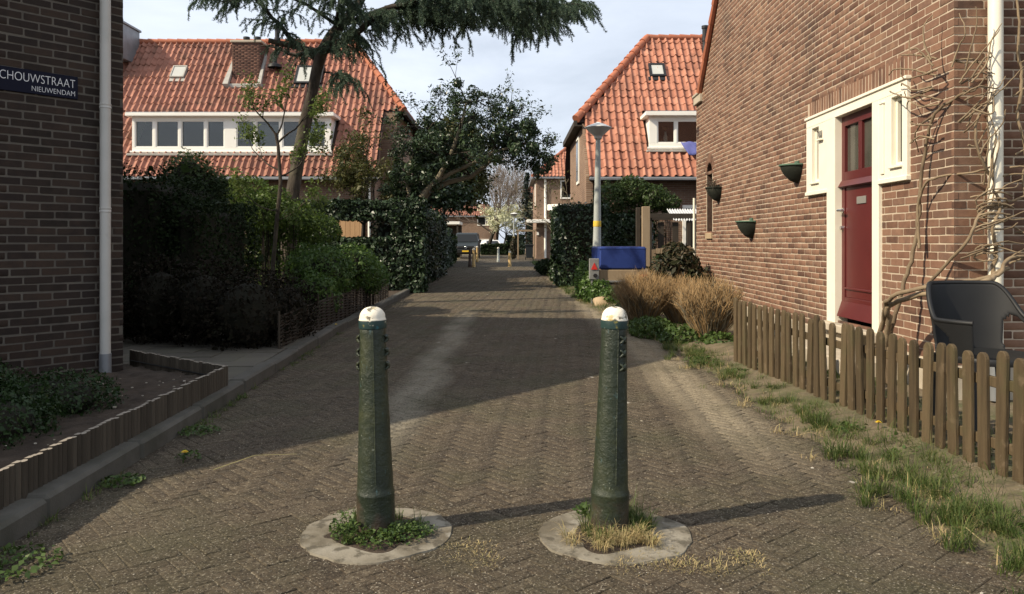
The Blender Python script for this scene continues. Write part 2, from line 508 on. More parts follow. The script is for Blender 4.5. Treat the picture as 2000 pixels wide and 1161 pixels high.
mt['lamp_under'] = M('lamp_bowl_grey', [(.36, .36, .34), (.44, .44, .42)], rnd=0, nscale=3, rough=.35)
mt['van'] = M('dark_grey_blue_paint', [(.020, .026, .029), (.026, .033, .036)], rnd=0, nscale=2, rough=.45, spec=.3)
mt['tyre'] = M('tyre_rubber', [(.012, .012, .012)], rnd=0, rough=.9)
mt['rim'] = M('wheel_rim', [(.3, .3, .3)], rnd=0, rough=.4, metal=.6)
mt['chrome'] = M('chrome', [(.6, .6, .6)], rnd=0, rough=.2, metal=.9)
mt['plate_y'] = M('yellow_number_plate', [(.72, .45, .03)], rnd=0, rough=.5)
mt['car_white'] = M('white_car_paint', [(.75, .75, .74)], rnd=0, rough=.3)
mt['bin'] = M('dark_bin_plastic', [(.02, .024, .026)], rnd=0, rough=.5)
mt['ochre_post'] = M('faded_ochre_post', [(.42, .28, .11), (.52, .36, .16)], rnd=0, nscale=8, rough=.75, stains=[((.25, .22, .16), 9, .55, .7, .5)])
mt['brown_post'] = M('dark_brown_post', [(.06, .04, .03), (.08, .055, .04)], rnd=0, nscale=8, rough=.8)
mt['sign'] = M('dark_blue_enamel', [(.004, .005, .015), (.006, .007, .019)], rnd=0, nscale=3, rough=.6, spec=.15)
mt['letters'] = M('white_enamel_letters', [(.72, .72, .72)], rnd=0, rough=.5)
mt['number'] = M('grey_number', [(.20, .19, .17)], rnd=0, rough=.5)
mt['stone'] = M('sandstone_boulder', [(.30, .22, .13), (.40, .30, .19)], rnd=0, nscale=6, rough=.95, bump=.8, bscale=30)
mt['curtain'] = M('pale_curtain', [(.28, .26, .22), (.42, .40, .35)], rnd=0, nscale=2, rough=.9, stretch=(14, 14, .5))
mt['room'] = M('dim_room', [(.05, .045, .04)], rnd=0, rough=.9)
mt['terracotta'] = M('ridge_clay', [(.33, .11, .06), (.43, .155, .085)], rnd=.6, nscale=5, rough=.8, stains=[((.17, .08, .05), 2., .5, .75, .6)])
mt['corrugated'] = M('grey_corrugated_sheet', [(.45, .46, .47), (.58, .59, .60)], rnd=0, nscale=3, rough=.5)
mt['debris'] = M('pale_grit', [(.20, .17, .12), (.33, .29, .22), (.48, .44, .37)], rnd=.8, nscale=9, rough=.9)

# green bollard paint, chipped, and its white cap
def bollard_paint():
    m, nt, b = newmat('chipped_green_paint')
    geo = nt.nodes.new('ShaderNodeNewGeometry'); pos = geo.outputs['Position']
    c = ramp(nt, noise(nt, pos, 7, 5), [(.3, (.012, .019, .011)), (.55, (.021, .029, .016)), (.75, (.034, .040, .020))])
    c = mixc(nt, ramp(nt, noise(nt, pos, 3.2, 6, .7), [(.54, 0.), (.68, .55)]), c, (.058, .062, .022))
    mpn = nt.nodes.new('ShaderNodeMapping'); mpn.inputs['Scale'].default_value = (1, 1, .35)
    nt.links.new(pos, mpn.inputs['Vector'])
    c = mixc(nt, ramp(nt, noise(nt, mpn.outputs['Vector'], 46, 6, .7), [(.63, 0.), (.66, .7)]), c, (.05, .10, .105))
    c = mixc(nt, ramp(nt, noise(nt, pos, 60, 6, .7), [(.665, 0.), (.685, .8)]), c, (.26, .28, .22))
    sx = nt.nodes.new('ShaderNodeSeparateXYZ'); nt.links.new(pos, sx.inputs[0])
    low = mathn(nt, 'SUBTRACT', noise(nt, pos, 11, 5), mathn(nt, 'MULTIPLY', sx.outputs['Z'], 1.6))
    c = mixc(nt, ramp(nt, low, [(.30, 0.), (.50, .6)]), c, (.07, .042, .03))
    nt.links.new(c, b.inputs['Base Color'])
    b.inputs['Roughness'].default_value = .42
    b.inputs['Specular IOR Level'].default_value = .45
    bn = nt.nodes.new('ShaderNodeBump'); bn.inputs['Strength'].default_value = .9; bn.inputs['Distance'].default_value = .008
    nt.links.new(noise(nt, pos, 34, 7, .7), bn.inputs['Height']); nt.links.new(bn.outputs['Normal'], b.inputs['Normal'])
    return m
mt['bollard'] = bollard_paint()
mt['cap'] = M('chipped_white_paint', [(.68, .62, .50), (.76, .71, .60)], rnd=0, nscale=9, rough=.6, bump=.5, bscale=40, bdist=.006,
              stains=[((.10, .09, .06), 26., .57, .61, .9), ((.45, .33, .10), 18., .60, .66, .7), ((.03, .05, .045), 13., .60, .63, .9)])
mt['cap_band'] = M('chipped_teal_band', [(.014, .032, .03), (.024, .05, .046)], rnd=0, nscale=9, rough=.5, bump=.4, bscale=40,
                   stains=[((.6, .55, .42), 20., .60, .64, .9), ((.30, .24, .05), 13., .62, .68, .8), ((.03, .14, .17), 17., .6, .68, .8)])

# worn clinker paving: two sandy strips along the lane and grit in the joints
def paver_paint(joint=False):
    m, nt, b = newmat('paving_joint_sand' if joint else 'worn_clinker')
    geo = nt.nodes.new('ShaderNodeNewGeometry'); pos = geo.outputs['Position']
    oi = nt.nodes.new('ShaderNodeObjectInfo')
    r = mathn(nt, 'FRACT', mathn(nt, 'ADD', geo.outputs['Random Per Island'], oi.outputs['Random']))
    nf = ramp(nt, noise(nt, pos, 26, 8, .72), [(.3, 0.), (.7, 1.)])
    if joint:
        c = ramp(nt, nf, [(.12, (.022, .016, .011)), (.88, (.085, .066, .045))])
    else:
        f = mathn(nt, 'ADD', mathn(nt, 'MULTIPLY', r, .24), mathn(nt, 'MULTIPLY', nf, .76))
        c = ramp(nt, f, [(.08, (.026, .019, .013)), (.35, (.062, .047, .032)), (.6, (.086, .066, .044)), (.92, (.165, .132, .09))])
    sx = nt.nodes.new('ShaderNodeSeparateXYZ'); nt.links.new(pos, sx.inputs[0])
    wob = mathn(nt, 'MULTIPLY', mathn(nt, 'SUBTRACT', noise(nt, pos, .8, 4), .5), .38)
    def strip(x0, w, y0, y1, am):
        d = mathn(nt, 'ABSOLUTE', mathn(nt, 'SUBTRACT', mathn(nt, 'ADD', sx.outputs['X'], wob), x0))
        a = ramp(nt, mathn(nt, 'DIVIDE', d, w), [(.25, 1.), (1., 0.)])
        g = mathn(nt, 'MULTIPLY', ramp(nt, mathn(nt, 'DIVIDE', sx.outputs['Y'], 40.), [(y0 / 40., 0.), ((y0 + 1.6) / 40., 1.)]),
                  ramp(nt, mathn(nt, 'DIVIDE', sx.outputs['Y'], 40.), [((y1 - 3) / 40., 1.), (y1 / 40., 0.)]))
        s_ = mathn(nt, 'MULTIPLY', mathn(nt, 'MULTIPLY', a, g), ramp(nt, noise(nt, pos, 9, 6, .7), [(.25, .45), (.65, 1.)]))
        return mathn(nt, 'MULTIPLY', s_, am)
    c = mixc(nt, strip(-.80, .24, 4.2, 15.5, .85), c, (.26, .235, .18))
    c = mixc(nt, strip(1.50, .36, 4.0, 30., .85), c, (.30, .25, .17))
    # moss and wear patches, dust, pale grit
    c = mixc(nt, ramp(nt, noise(nt, pos, 1.1, 6, .6), [(.46, 0.), (.66, .62)]), c, (.060, .058, .030))
    c = mixc(nt, ramp(nt, noise(nt, pos, .7, 5, .6), [(.52, 0.), (.70, .4)]), c, (.15, .122, .083))
    c = mixc(nt, ramp(nt, noise(nt, pos, 95, 4, .7), [(.575, 0.), (.615, .8)]), c, (.30, .265, .20))
    c = mixc(nt, ramp(nt, noise(nt, pos, 55, 5, .7), [(.37, .85), (.48, 0.)]), c, (.026, .020, .014))
    vo = nt.nodes.new('ShaderNodeTexVoronoi'); vo.inputs['Scale'].default_value = 1.5
    nt.links.new(pos, vo.inputs['Vector'])
    dd = mathn(nt, 'ADD', vo.outputs['Distance'], mathn(nt, 'MULTIPLY', mathn(nt, 'SUBTRACT', noise(nt, pos, 22, 3), .5), .12))
    c = mixc(nt, ramp(nt, dd, [(.028, .75), (.042, 0.)]), c, (.42, .39, .33))
    nt.links.new(c, b.inputs['Base Color'])
    b.inputs['Roughness'].default_value = .92
    b.inputs['Specular IOR Level'].default_value = .2
    bn = nt.nodes.new('ShaderNodeBump'); bn.inputs['Strength'].default_value = 1.; bn.inputs['Distance'].default_value = .012
    nt.links.new(noise(nt, pos, 48, 7, .72), bn.inputs['Height']); nt.links.new(bn.outputs['Normal'], b.inputs['Normal'])
    return m
mt['paver'] = paver_paint()
mt['joint'] = paver_paint(True)

def far_brick(name, c1, c2, cm, along='X'):
    """brick courses for far walls, where single bricks are under the ten pixel rule"""
    m, nt, b = newmat(name)
    geo = nt.nodes.new('ShaderNodeNewGeometry')
    sx = nt.nodes.new('ShaderNodeSeparateXYZ'); nt.links.new(geo.outputs['Position'], sx.inputs[0])
    cb = nt.nodes.new('ShaderNodeCombineXYZ')
    nt.links.new(sx.outputs[along], cb.inputs['X']); nt.links.new(sx.outputs['Z'], cb.inputs['Y'])
    bt = nt.nodes.new('ShaderNodeTexBrick')
    bt.inputs['Scale'].default_value = 1
    bt.inputs['Brick Width'].default_value = .22; bt.inputs['Row Height'].default_value = .064
    bt.inputs['Mortar Size'].default_value = .006; bt.inputs['Mortar Smooth'].default_value = .1
    bt.inputs['Color1'].default_value = (*c1, 1); bt.inputs['Color2'].default_value = (*c2, 1); bt.inputs['Mortar'].default_value = (*cm, 1)
    nt.links.new(cb.outputs[0], bt.inputs['Vector'])
    c = mixc(nt, ramp(nt, noise(nt, geo.outputs['Position'], .6, 5), [(.45, 0.), (.7, .5)]), bt.outputs['Color'], (c1[0] * .5, c1[1] * .5, c1[2] * .5))
    nt.links.new(c, b.inputs['Base Color']); b.inputs['Roughness'].default_value = .9
    bn = nt.nodes.new('ShaderNodeBump'); bn.inputs['Strength'].default_value = .6; bn.inputs['Distance'].default_value = .008; bn.invert = True
    nt.links.new(bt.outputs['Fac'], bn.inputs['Height']); nt.links.new(bn.outputs['Normal'], b.inputs['Normal'])
    return m
mt['wall_x'] = far_brick('house_brick_front', (.15, .085, .055), (.21, .125, .08), (.26, .22, .17), 'X')
mt['wall_y'] = far_brick('house_brick_side', (.19, .11, .07), (.27, .165, .105), (.33, .27, .20), 'Y')

# ------------------------------------------------------------------ ground, lane, kerb, pavement
rng = np.random.default_rng(7)
random.seed(7)

def xl(y):      # left edge of the lane (kerb face)
    if y < 11: return -2.08 - .04 * (y - 3.2)
    if y < 20: return -2.39 - .012 * (y - 11)
    return -2.5 - .033 * (y - 20)

def xr(y):      # right edge of the clinkers
    if y < 9: return 1.98
    if y < 18: return 1.98 - .6 * (y - 9) / 9
    return 1.38 - .006 * (y - 18)

g = MB()
g.quad((-400, -60, -.06), (400, -60, -.06), (400, 900, -.06), (-400, 900, -.06))
single('ground', g, mt['dirt'], kind='structure')

# bed of the lane: one sheet of jointing sand under the clinkers
g = MB()
ys = [-4, 0, 3, 6, 9, 12, 15, 18, 20, 26, 34, 44, 66]
for a, b in zip(ys[:-1], ys[1:]):
    g.quad((xl(a) - .1, a, -.003), (xr(a) + .25, a, -.003), (xr(b) + .25, b, -.003), (xl(b) - .1, b, -.003))
g.quad((-60, 66, -.011), (60, 66, -.011), (60, 76, -.011), (-60, 76, -.011))
road = single('road', g, mt['joint'], kind='structure')

# clinkers in herringbone, turned to the lane
PW = .0668; KB = 3            # three to one clinkers, laid flat
ang = R(41)
ca, sa = math.cos(ang), math.sin(ang)
def paver_base(seed):
    r = random.Random(seed)
    L, W, H, b = .0985, .0317, .05, .004
    top = [(-L + b, -W + b), (L - b, -W + b), (L - b, W - b), (-L + b, W - b)]
    out_ = [(-L, -W), (L, -W), (L, W), (-L, W)]
    vs = [(x + r.uniform(-.002, .002), y + r.uniform(-.002, .002), .0) for x, y in top] + [(x, y, -.003) for x, y in out_] + [(x, y, -.03) for x, y in out_]
    fs = [(0, 1, 2, 3)]
    for i in range(4):
        j = (i + 1) % 4
        fs.append((4 + i, 4 + j, j, i)); fs.append((8 + i, 8 + j, 4 + j, 4 + i))
    return vs, fs
pv, pf = paver_base(1)
pm = []
n = 330
for r_ in range(-n, n):
    for k in range((-n - r_) // 6 - 2, (n - r_) // 6 + 2):
        for typ in (0, 1):
            if typ == 0:
                u, v, a = (r_ + 6 * k + 1.5) * PW, (r_ + .5) * PW, 0
            else:
                u, v, a = (r_ + 5 + 6 * k + .5) * PW, (r_ + 1.5) * PW, math.pi / 2
            x = u * ca - v * sa; y = u * sa + v * ca + 20
            if y < 1.6 or y > 40 or x < xl(y) + .03 or x > xr(y) - .02:
                continue
            pm.append((x, y, a))
mats_p = []
for (x, y, a) in pm:
    z = rng.normal(0, .0012)
    m_ = Matrix.Translation((x, y, z)) @ Matrix.Rotation(ang + a + rng.normal(0, .012), 4, 'Z') @ Matrix.Rotation(rng.normal(0, .012), 4, 'X') @ Matrix.Rotation(rng.normal(0, .006), 4, 'Y')
    mats_p.append(m_)
order = sorted(range(len(pm)), key=lambda i: (0 if inview((pm[i][0], pm[i][1], 0), 0) else 1, pm[i][1]))
big = order[:300]; rest = order[300:]
mes = []
for s_ in range(4):
    mb = MB(); v_, f_ = paver_base(s_); mb.add(v_, f_); me = mb.mesh('paver'); me.materials.append(mt['paver']); mes.append(me)
for i in big:
    o = bpy.data.objects.new('paver', mes[i % 4]); col.objects.link(o); o.parent = road; o.matrix_local = mats_p[i]
me = joined('paver_field', pv, pf, [mats_p[i] for i in rest])
o = link('paver_field', me, mt['paver'], road); o['kind'] = 'stuff'

# left kerb, stone by stone
g = MB(); g.box(-2.5, -1.9, -3, -2, -.05, .02)
kerb = single('kerb', MB().quad((xl(2) - .2, -3, -.012), (xl(2) - .02, -3, -.012), (xl(40) - .02, 40, -.012), (xl(40) - .2, 40, -.012)), mt['joint'], kind='structure')
y = 1.6
while y < 30:
    L = 1.0 if y < 14 else 2.0
    x0, x1 = xl(y), xl(y + L)
    a = math.atan2(x1 - x0, L)
    F = Matrix.Translation((x0 + rng.normal(0, .004), y, rng.normal(0, .004))) @ Matrix.Rotation(-a, 4, 'Z')
    mb = MB(); mb.box(-.14, 0, .004, L - .004, -.15, .10, F, b=.018)
    link('kerb_stone', mb.mesh('kerb_stone'), mt['kerb'], kerb)
    y += L

# front gardens and pavement on the left
def sheet(pts, z, name, mat, step=None):
    mb = MB(); mb.poly([(x, y, z) for x, y in pts]); return single(name, mb, mat, kind='structure')
sheet([(-40, 1.), (-2.2, 1.), (-2.5, 10), (-2.6, 20), (-3.4, 44), (-40, 44)], .055, 'garden_ground', mt['soil'])
pav = sheet([(-4.6, 5.5), (-2.30, 5.5), (-2.46, 10.4), (-4.6, 10.4)], .068, 'pavement', mt['soil'])
i = 0
yy = 5.9
while yy < 10.2:
    xx = xl(yy) - .155
    while xx > -4.5:
        mb = MB(); zt = .094 + rng.normal(0, .003)
        F = Matrix.Translation((xx - .149, yy + .149, 0)) @ Matrix.Rotation(rng.normal(.04, .008), 4, 'Z') @ Matrix.Rotation(rng.normal(0, .008), 4, 'X')
        mb.box(-.1455, .1455, -.1455, .1455, .04, zt, F, b=.005)
        link('paving_slab', mb.mesh('paving_slab'), mt['slab'], pav)
        xx -= .30
    yy += .30

def bumpy(name, inside, x0, x1, y0, y1, step, zfun, mat, kind='structure'):
    nx = int((x1 - x0) / step); ny = int((y1 - y0) / step)
    vs = []; fs = []; idx = {}
    for i in range(nx + 1):
        for j in range(ny + 1):
            x = x0 + i * step; y_ = y0 + j * step
            if inside(x, y_):
                idx[(i, j)] = len(vs); vs.append((x, y_, zfun(x, y_)))
    for (i, j) in idx:
        q = [(i, j), (i + 1, j), (i + 1, j + 1), (i, j + 1)]
        if all(k in idx for k in q): fs.append(tuple(idx[k] for k in q))
    mb = MB(); mb.add(vs, fs)
    return single(name, mb, mat, kind=kind, smooth=True, ang=80)

from mathutils import noise as mn
def nzv(x, y, s, seed=0): return mn.noise(Vector((x * s, y * s, seed * 7.3)))
def bed_in(x, y):
    if x > xl(y) - .17: return False
    # near side of the back run of edging from (-2.28,6.34) to (-3.55,7.35)
    return (y - 6.34) - (x + 2.28) * (7.35 - 6.34) / (-3.55 + 2.28) < -.02
bumpy('soil_bed', bed_in, -5.6, -2.1, 1.2, 7.4, .045, lambda x, y: .135 + .03 * nzv(x, y, 2.2, 1) + .022 * nzv(x, y, 9, 2) + .012 * nzv(x, y, 24, 3), mt['soil'])
# verge and gardens on the right
bumpy('verge', lambda x, y: x > xr(y) - .62 and (x < 4.2), .7, 4.2, 1.2, 27, .06,
      lambda x, y: -.004 + min(.09, max(-.03, (x - xr(y) + .1) * (.16 if x > xr(y) - .1 else .05))) + .012 * nzv(x, y, 1.7, 4) + .009 * nzv(x, y, 7, 5), mt['dirt'])
sheet([(3.0, 14.6), (40, 14.6), (40, 60), (1.25, 60), (1.35, 27)], .02, 'front_garden_ground', mt['soil'])
sheet([(-60, 76), (60, 76), (60, 160), (-60, 160)], -.02, 'far_ground', mt['dirt'])

# ------------------------------------------------------------------ brickwork
def brick_base(seed, H):
    r = random.Random(seed)
    h = H / 2; c = .004
    j = lambda a=.0018: r.uniform(-a, a)
    front = [(-.5, -h + c), (-.47, -h), (.47, -h), (.5, -h + c), (.5, h - c), (.47, h), (-.47, h), (-.5, h - c)]
    front = [(x, z + j()) for x, z in front]
    vs = [(x * .985, .0 + j(.0004), z * .97) for x, z in front] + [(x, -.0018, z) for x, z in front] + [(x, -.03, z) for x, z in front]
    fs = [(0, 1, 2, 3), (0, 3, 4, 7), (4, 5, 6, 7)]
    for i in range(8):
        k = (i + 1) % 8
        fs.append((i, i + 8, k + 8, k)); fs.append((i + 8, i + 16, k + 16, k + 8))
    return vs, fs

def brick_wall(T, O, U, N, L, z0, z1, mat, holes=(), lim=None, nind=0, seed=0, ch=.064, bl=.2205, joint=.0108, phase=0., field='brick_field'):
    """T thing; wall at O along U facing N; returns nothing, hangs bricks on T"""
    r = np.random.default_rng(seed)
    F = frame(O, U, N)
    items = []
    k = 0
    while z0 + (k + 1) * ch <= z1:
        zc = z0 + (k + .5) * ch
        lo, hi = (0., L) if lim is None else lim(zc)
        iv = [(lo, hi)] if hi > lo else []
        for (a, b, c, d) in holes:
            if c < zc < d:
                nv = []
                for (p, q) in iv:
                    if b <= p or a >= q: nv.append((p, q)); continue
                    if a > p: nv.append((p, a))
                    if b < q: nv.append((b, q))
                iv = nv
        start = -bl + ((k % 2) * .5 + phase) * bl + r.normal(0, .012)
        s_ = start
        while s_ < hi:
            e_ = s_ + bl
            for (p, q) in iv:
                a = max(s_, p - joint / 2 if p <= lo else p); b = min(e_, q)
                if b - a > .045:
                    items.append(((a + b) / 2, zc, b - a - joint * (1 + r.normal(0, .12))))
            s_ = e_
        k += 1
    ms = []
    for (u, z, ln) in items:
        m_ = F @ Matrix.Translation((u, min(.0014, max(-.0008, r.normal(0, .0007))), z + r.normal(0, .0012))) @ Matrix.Rotation(r.normal(0, .006), 4, 'Y') @ Matrix.Diagonal((ln, 1, 1, 1))
        ms.append(m_)
    bases = [brick_base(seed * 10 + q, ch - joint) for q in range(4)]
    if nind:
        meshes = []
        for v_, f_ in bases:
            mb = MB(); mb.add(v_, f_); me = mb.mesh('brick'); me.materials.append(mat); meshes.append(me)
        sc_ = []
        for i, m_ in enumerate(ms):
            p = m_.translation
            sc_.append((0 if inview(p, 0) else 1, p.y - .02 * items[i][2], i))
        sc_.sort()
        ind = [i for a, b, i in sc_[:nind] if a == 0]
        for i in ind:
            T.inst('brick', meshes[i % 4], ms[i])
        s2 = set(ind); ms = [m_ for i, m_ in enumerate(ms) if i not in s2]
    if ms:
        v_ = []; f_ = []
        for q in range(4):
            sub = ms[q::4]
            if not sub: continue
            bv = np.hstack([np.array(bases[q][0]), np.ones((len(bases[q][0]), 1))])
            A = np.array([[list(rw) for rw in m_] for m_ in sub])
            V = np.einsum('nij,vj->nvi', A, bv)[:, :, :3].reshape(-1, 3)
            bf = np.array(bases[q][1])
            Fc = (bf[None] + (np.arange(len(sub)) * len(bv))[:, None, None]).reshape(-1, 4)
            f_.append(Fc + sum(len(x) for x in v_)); v_.append(V)
        me = fast_mesh(field, np.vstack(v_), np.vstack(f_))
        T.add(field, me, mat, kind='stuff')

def mortar(T, O, U, N, L, z0, z1, mat, holes=(), extra=(), name='mortar', depth=.0026):
    F = frame(O, U, N)
    us = sorted({0, L, *[h[0] for h in holes], *[h[1] for h in holes]})
    zs = sorted({z0, z1, *[h[2] for h in holes], *[h[3] for h in holes]})
    mb = MB()
    for a, b in zip(us[:-1], us[1:]):
        for c, d in zip(zs[:-1], zs[1:]):
            mu, mz = (a + b) / 2, (c + d) / 2
            if any(h[0] < mu < h[1] and h[2] < mz < h[3] for h in holes): continue
            mb.quad((b, -depth, c), (a, -depth, c), (a, -depth, d), (b, -depth, d), F)
    for poly in extra:
        mb.poly([(u, -depth, z) for u, z in poly], F)
    T.add(name, mb, mat)

def text_part(T, body, size, F, mat, name='lettering', parent=None, align='RIGHT', xs=1., extrude=.0012, offset=0.):
    cu = bpy.data.curves.new('text', 'FONT')
    cu.body = body; cu.size = size; cu.extrude = extrude; cu.align_x = align; cu.offset = offset
    ob = bpy.data.objects.new('text_tmp', cu); col.objects.link(ob)
    dg = bpy.context.evaluated_depsgraph_get(); dg.update()
    me = bpy.data.meshes.new_from_object(ob.evaluated_get(dg))
    bpy.data.objects.remove(ob)
    me.name = name
    me.materials.clear()
    # text plane: x right, y up  ->  frame F (x right, y out, z up)
    me.transform(F @ Matrix(((xs, 0, 0, 0), (0, 0, 1, 0), (0, 1, 0, 0), (0, 0, 0, 1))))
    me.flip_normals()
    return T.add(name, me, mat, parent)

# ------------------------------------------------------------------ left house (end wall with the street name)
LC = Vector((-3.37, 6.90, 0))
LU = Vector((-.635, -.772, 0)).normalized()
LN = Vector((.772, -.635, 0)).normalized()
LH = Thing('brick_house', 'dark brown brick house on the left in shade, with street name plate and white downpipe', 'house', LC)
EL, WL, RZ = 4.25, 7.0, 7.1
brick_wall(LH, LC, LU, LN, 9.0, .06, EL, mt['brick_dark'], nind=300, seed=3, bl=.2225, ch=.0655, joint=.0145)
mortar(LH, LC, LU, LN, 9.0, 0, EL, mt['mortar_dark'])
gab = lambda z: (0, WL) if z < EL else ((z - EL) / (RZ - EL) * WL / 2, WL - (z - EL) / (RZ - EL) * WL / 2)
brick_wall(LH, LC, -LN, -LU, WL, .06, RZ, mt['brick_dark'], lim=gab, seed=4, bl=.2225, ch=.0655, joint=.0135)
mortar(LH, LC, -LN, -LU, WL, 0, EL, mt['mortar_dark'], extra=[[(WL, EL), (0, EL), (WL / 2, RZ)]], name='gable_mortar')
mb = MB()
F = frame(LC, LU, LN)
mb.quad((9, -WL + .01, 0), (0, -WL + .01, 0), (0, -WL + .01, EL), (9, -WL + .01, EL), F)
mb.poly([(9, 0, 0), (9, -WL, 0), (9, -WL, EL), (9, -WL / 2, RZ), (9, 0, EL)], F)
LH.add('rear_wall', mb, mt['wall_y'])
mb = MB()
ov = .28
sl = (RZ - EL) / (WL / 2)
for sgn in (0, 1):
    y0 = ov if sgn == 0 else -WL - ov
    ze = EL - sl * ov
    a = [(-.12, y0, ze), (9.2, y0, ze), (9.2, -WL / 2, RZ), (-.12, -WL / 2, RZ)]
    if sgn: a = a[::-1]
    mb.prism(a, (0, 0, .12), F)
LH.add('roof', mb, mt['tile_l'])
mb = MB(); mb.box(-.1, 9.1, .2, .33, EL - .22, EL - .08, F)
LH.add('gutter', mb, mt['zinc'])
# downpipe
mb = MB(); P0 = F @ Vector((.183, .075, 0))
mb.tube([P0 + Vector((0, 0, .30)), P0 + Vector((0, 0, EL - .2))], .0425, 20)
dp = LH.add('downpipe', mb, mt['pvc'], smooth=True)
for z_ in (1.52, 2.395):
    mb = MB(); Fz = Matrix.Translation(P0)
    mb.lathe([(.043, z_ - .02), (.0465, z_ - .018), (.0465, z_ - .006), (.044, z_ - .002), (.044, z_ + .002), (.0465, z_ + .006), (.0465, z_ + .018), (.043, z_ + .02)], 20, Fz)
    LH.add('pipe_joint', mb, mt['pvc'], parent=dp, smooth=True)
mb = MB(); mb.tube([P0 + Vector((0, 0, .10)), P0 + Vector((0, 0, .31))], .048, 16)
LH.add('pipe_foot', mb, mt['zinc'], parent=dp, smooth=True)
# name plate: reads towards the corner
SG = Thing('street_name_sign', 'dark blue street name plate with white capitals on shaded brick wall', 'street sign', F @ Vector((.8, .02, 2.43)))
FS = frame(F @ Vector((.405, 0, 0)), -LU, LN)
mb = MB(); mb.box(-.86, 0.028, .004, .016, 2.43, 2.617, FS, b=.003)
SG.add('plate', mb, mt['sign'])
mb = MB(); mb.box(-.86, 0.028, .003, .006, 2.43, 2.617, FS)
text_part(SG, 'SCHOUWSTRAAT', .100, frame(FS @ Vector((.008, .0175, 2.519)), -LU, LN), mt['letters'], xs=.735, extrude=.0008, offset=-.0016)
text_part(SG, 'NIEUWENDAM', .060, frame(FS @ Vector((.008, .0175, 2.452)), -LU, LN), mt['letters'], xs=.82, extrude=.0008, offset=-.001)

# ------------------------------------------------------------------ right house (sunlit end wall with the maroon door)
RC = Vector((3.247, 5.85, 0))
RU = Vector((.012, 1, 0)).normalized()
RN = Vector((-1, .012, 0)).normalized()
RH = Thing('brick_house', 'sunlit brown brick house on the right with maroon front door and white frame', 'house', RC)
FR = frame(RC, RU, RN)
RL, RE, RIDGE = 8.62, 3.88, 8.3
HOLE_T = (.656, 2.95, 1.765, 2.595)
HOLE_D = (1.17, 2.37, .44, 1.765)
HOLE_N = (7.38, 7.83, 1.40, 2.42)
SOLD = (.63, 2.98, 2.595, 2.80)
rslope = math.tan(R(47.6))
def rlim(z):
    if z < RE: return (0, RL)
    d = (z - RE) / rslope
    return (d + .15, RL - .5 - d)
RB_HOLES = [HOLE_T, HOLE_D, HOLE_N, SOLD, (7.42, 7.79, 2.42, 2.58)]
brick_wall(RH, RC, RU, RN, RL, .34, 8.0, mt['brick_lit'], holes=RB_HOLES, lim=rlim, nind=236, seed=5)
mortar(RH, RC, RU, RN, RL, .1, RE, mt['mortar'], holes=[HOLE_T, HOLE_D, (7.42, 7.79, 1.40, 2.60)],
       extra=[[(RL - .5, RE), (.15, RE), (.15 + (8.0 - RE) / rslope, 8.0), (RL - .5 - (8.0 - RE) / rslope, 8.0)]])
# soldier course over the door frame and over the niche
sv, sf = brick_base(91, .050)
mb = MB(); mb.add(sv, sf); sme = mb.mesh('soldier_brick'); sme.materials.append(mt['brick_lit'])
u = .66
while u < 2.96:
    Mx = FR @ Matrix.Translation((u, rng.normal(0, .0005), 2.70)) @ Matrix.Rotation(R(90) + rng.normal(0, .015), 4, 'Y') @ Matrix.Diagonal((.20, 1, 1.02, 1))
    RH.inst('soldier_brick', sme, Mx); u += .068
for k in range(9):
    a = R(18 + 18 * k)
    ctr = Vector((7.605, 0, 2.40))
    p = ctr + Vector((math.cos(a) * .275, 0.004, math.sin(a) * .275))
    RH.inst('soldier_brick', sme, FR @ Matrix.Translation(p) @ Matrix.Rotation(-a, 4, 'Y') @ Matrix.Diagonal((.15, 1, 1.0, 1)))
# niche: brick reveals and back
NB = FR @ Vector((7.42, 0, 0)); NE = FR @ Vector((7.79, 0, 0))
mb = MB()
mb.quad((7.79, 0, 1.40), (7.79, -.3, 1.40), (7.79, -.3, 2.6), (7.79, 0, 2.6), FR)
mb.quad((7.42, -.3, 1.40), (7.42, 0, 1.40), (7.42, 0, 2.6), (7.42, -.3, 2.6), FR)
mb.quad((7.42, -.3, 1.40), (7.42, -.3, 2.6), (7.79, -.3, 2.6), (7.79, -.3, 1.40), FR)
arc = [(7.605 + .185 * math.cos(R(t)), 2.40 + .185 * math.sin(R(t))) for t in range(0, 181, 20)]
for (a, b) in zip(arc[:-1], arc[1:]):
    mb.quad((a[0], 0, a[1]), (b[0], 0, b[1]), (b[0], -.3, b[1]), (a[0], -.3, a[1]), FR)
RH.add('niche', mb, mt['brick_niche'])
mb = MB()
top = [(7.79, 2.40), (7.79, 2.60), (7.42, 2.60), (7.42, 2.40)]
mb.poly([(x, -.004, z) for x, z in ([(7.79, 2.60), (7.42, 2.60)] + [(p[0], p[1]) for p in arc[::-1]])][::-1], FR)
RH.add('niche_arch', mb, mt['brick_lit'])
mb = MB(); mb.box(7.40, 7.81, -.3, .03, 1.30, 1.40, FR, b=.008)
RH.add('niche_sill', mb, mt['stone'])
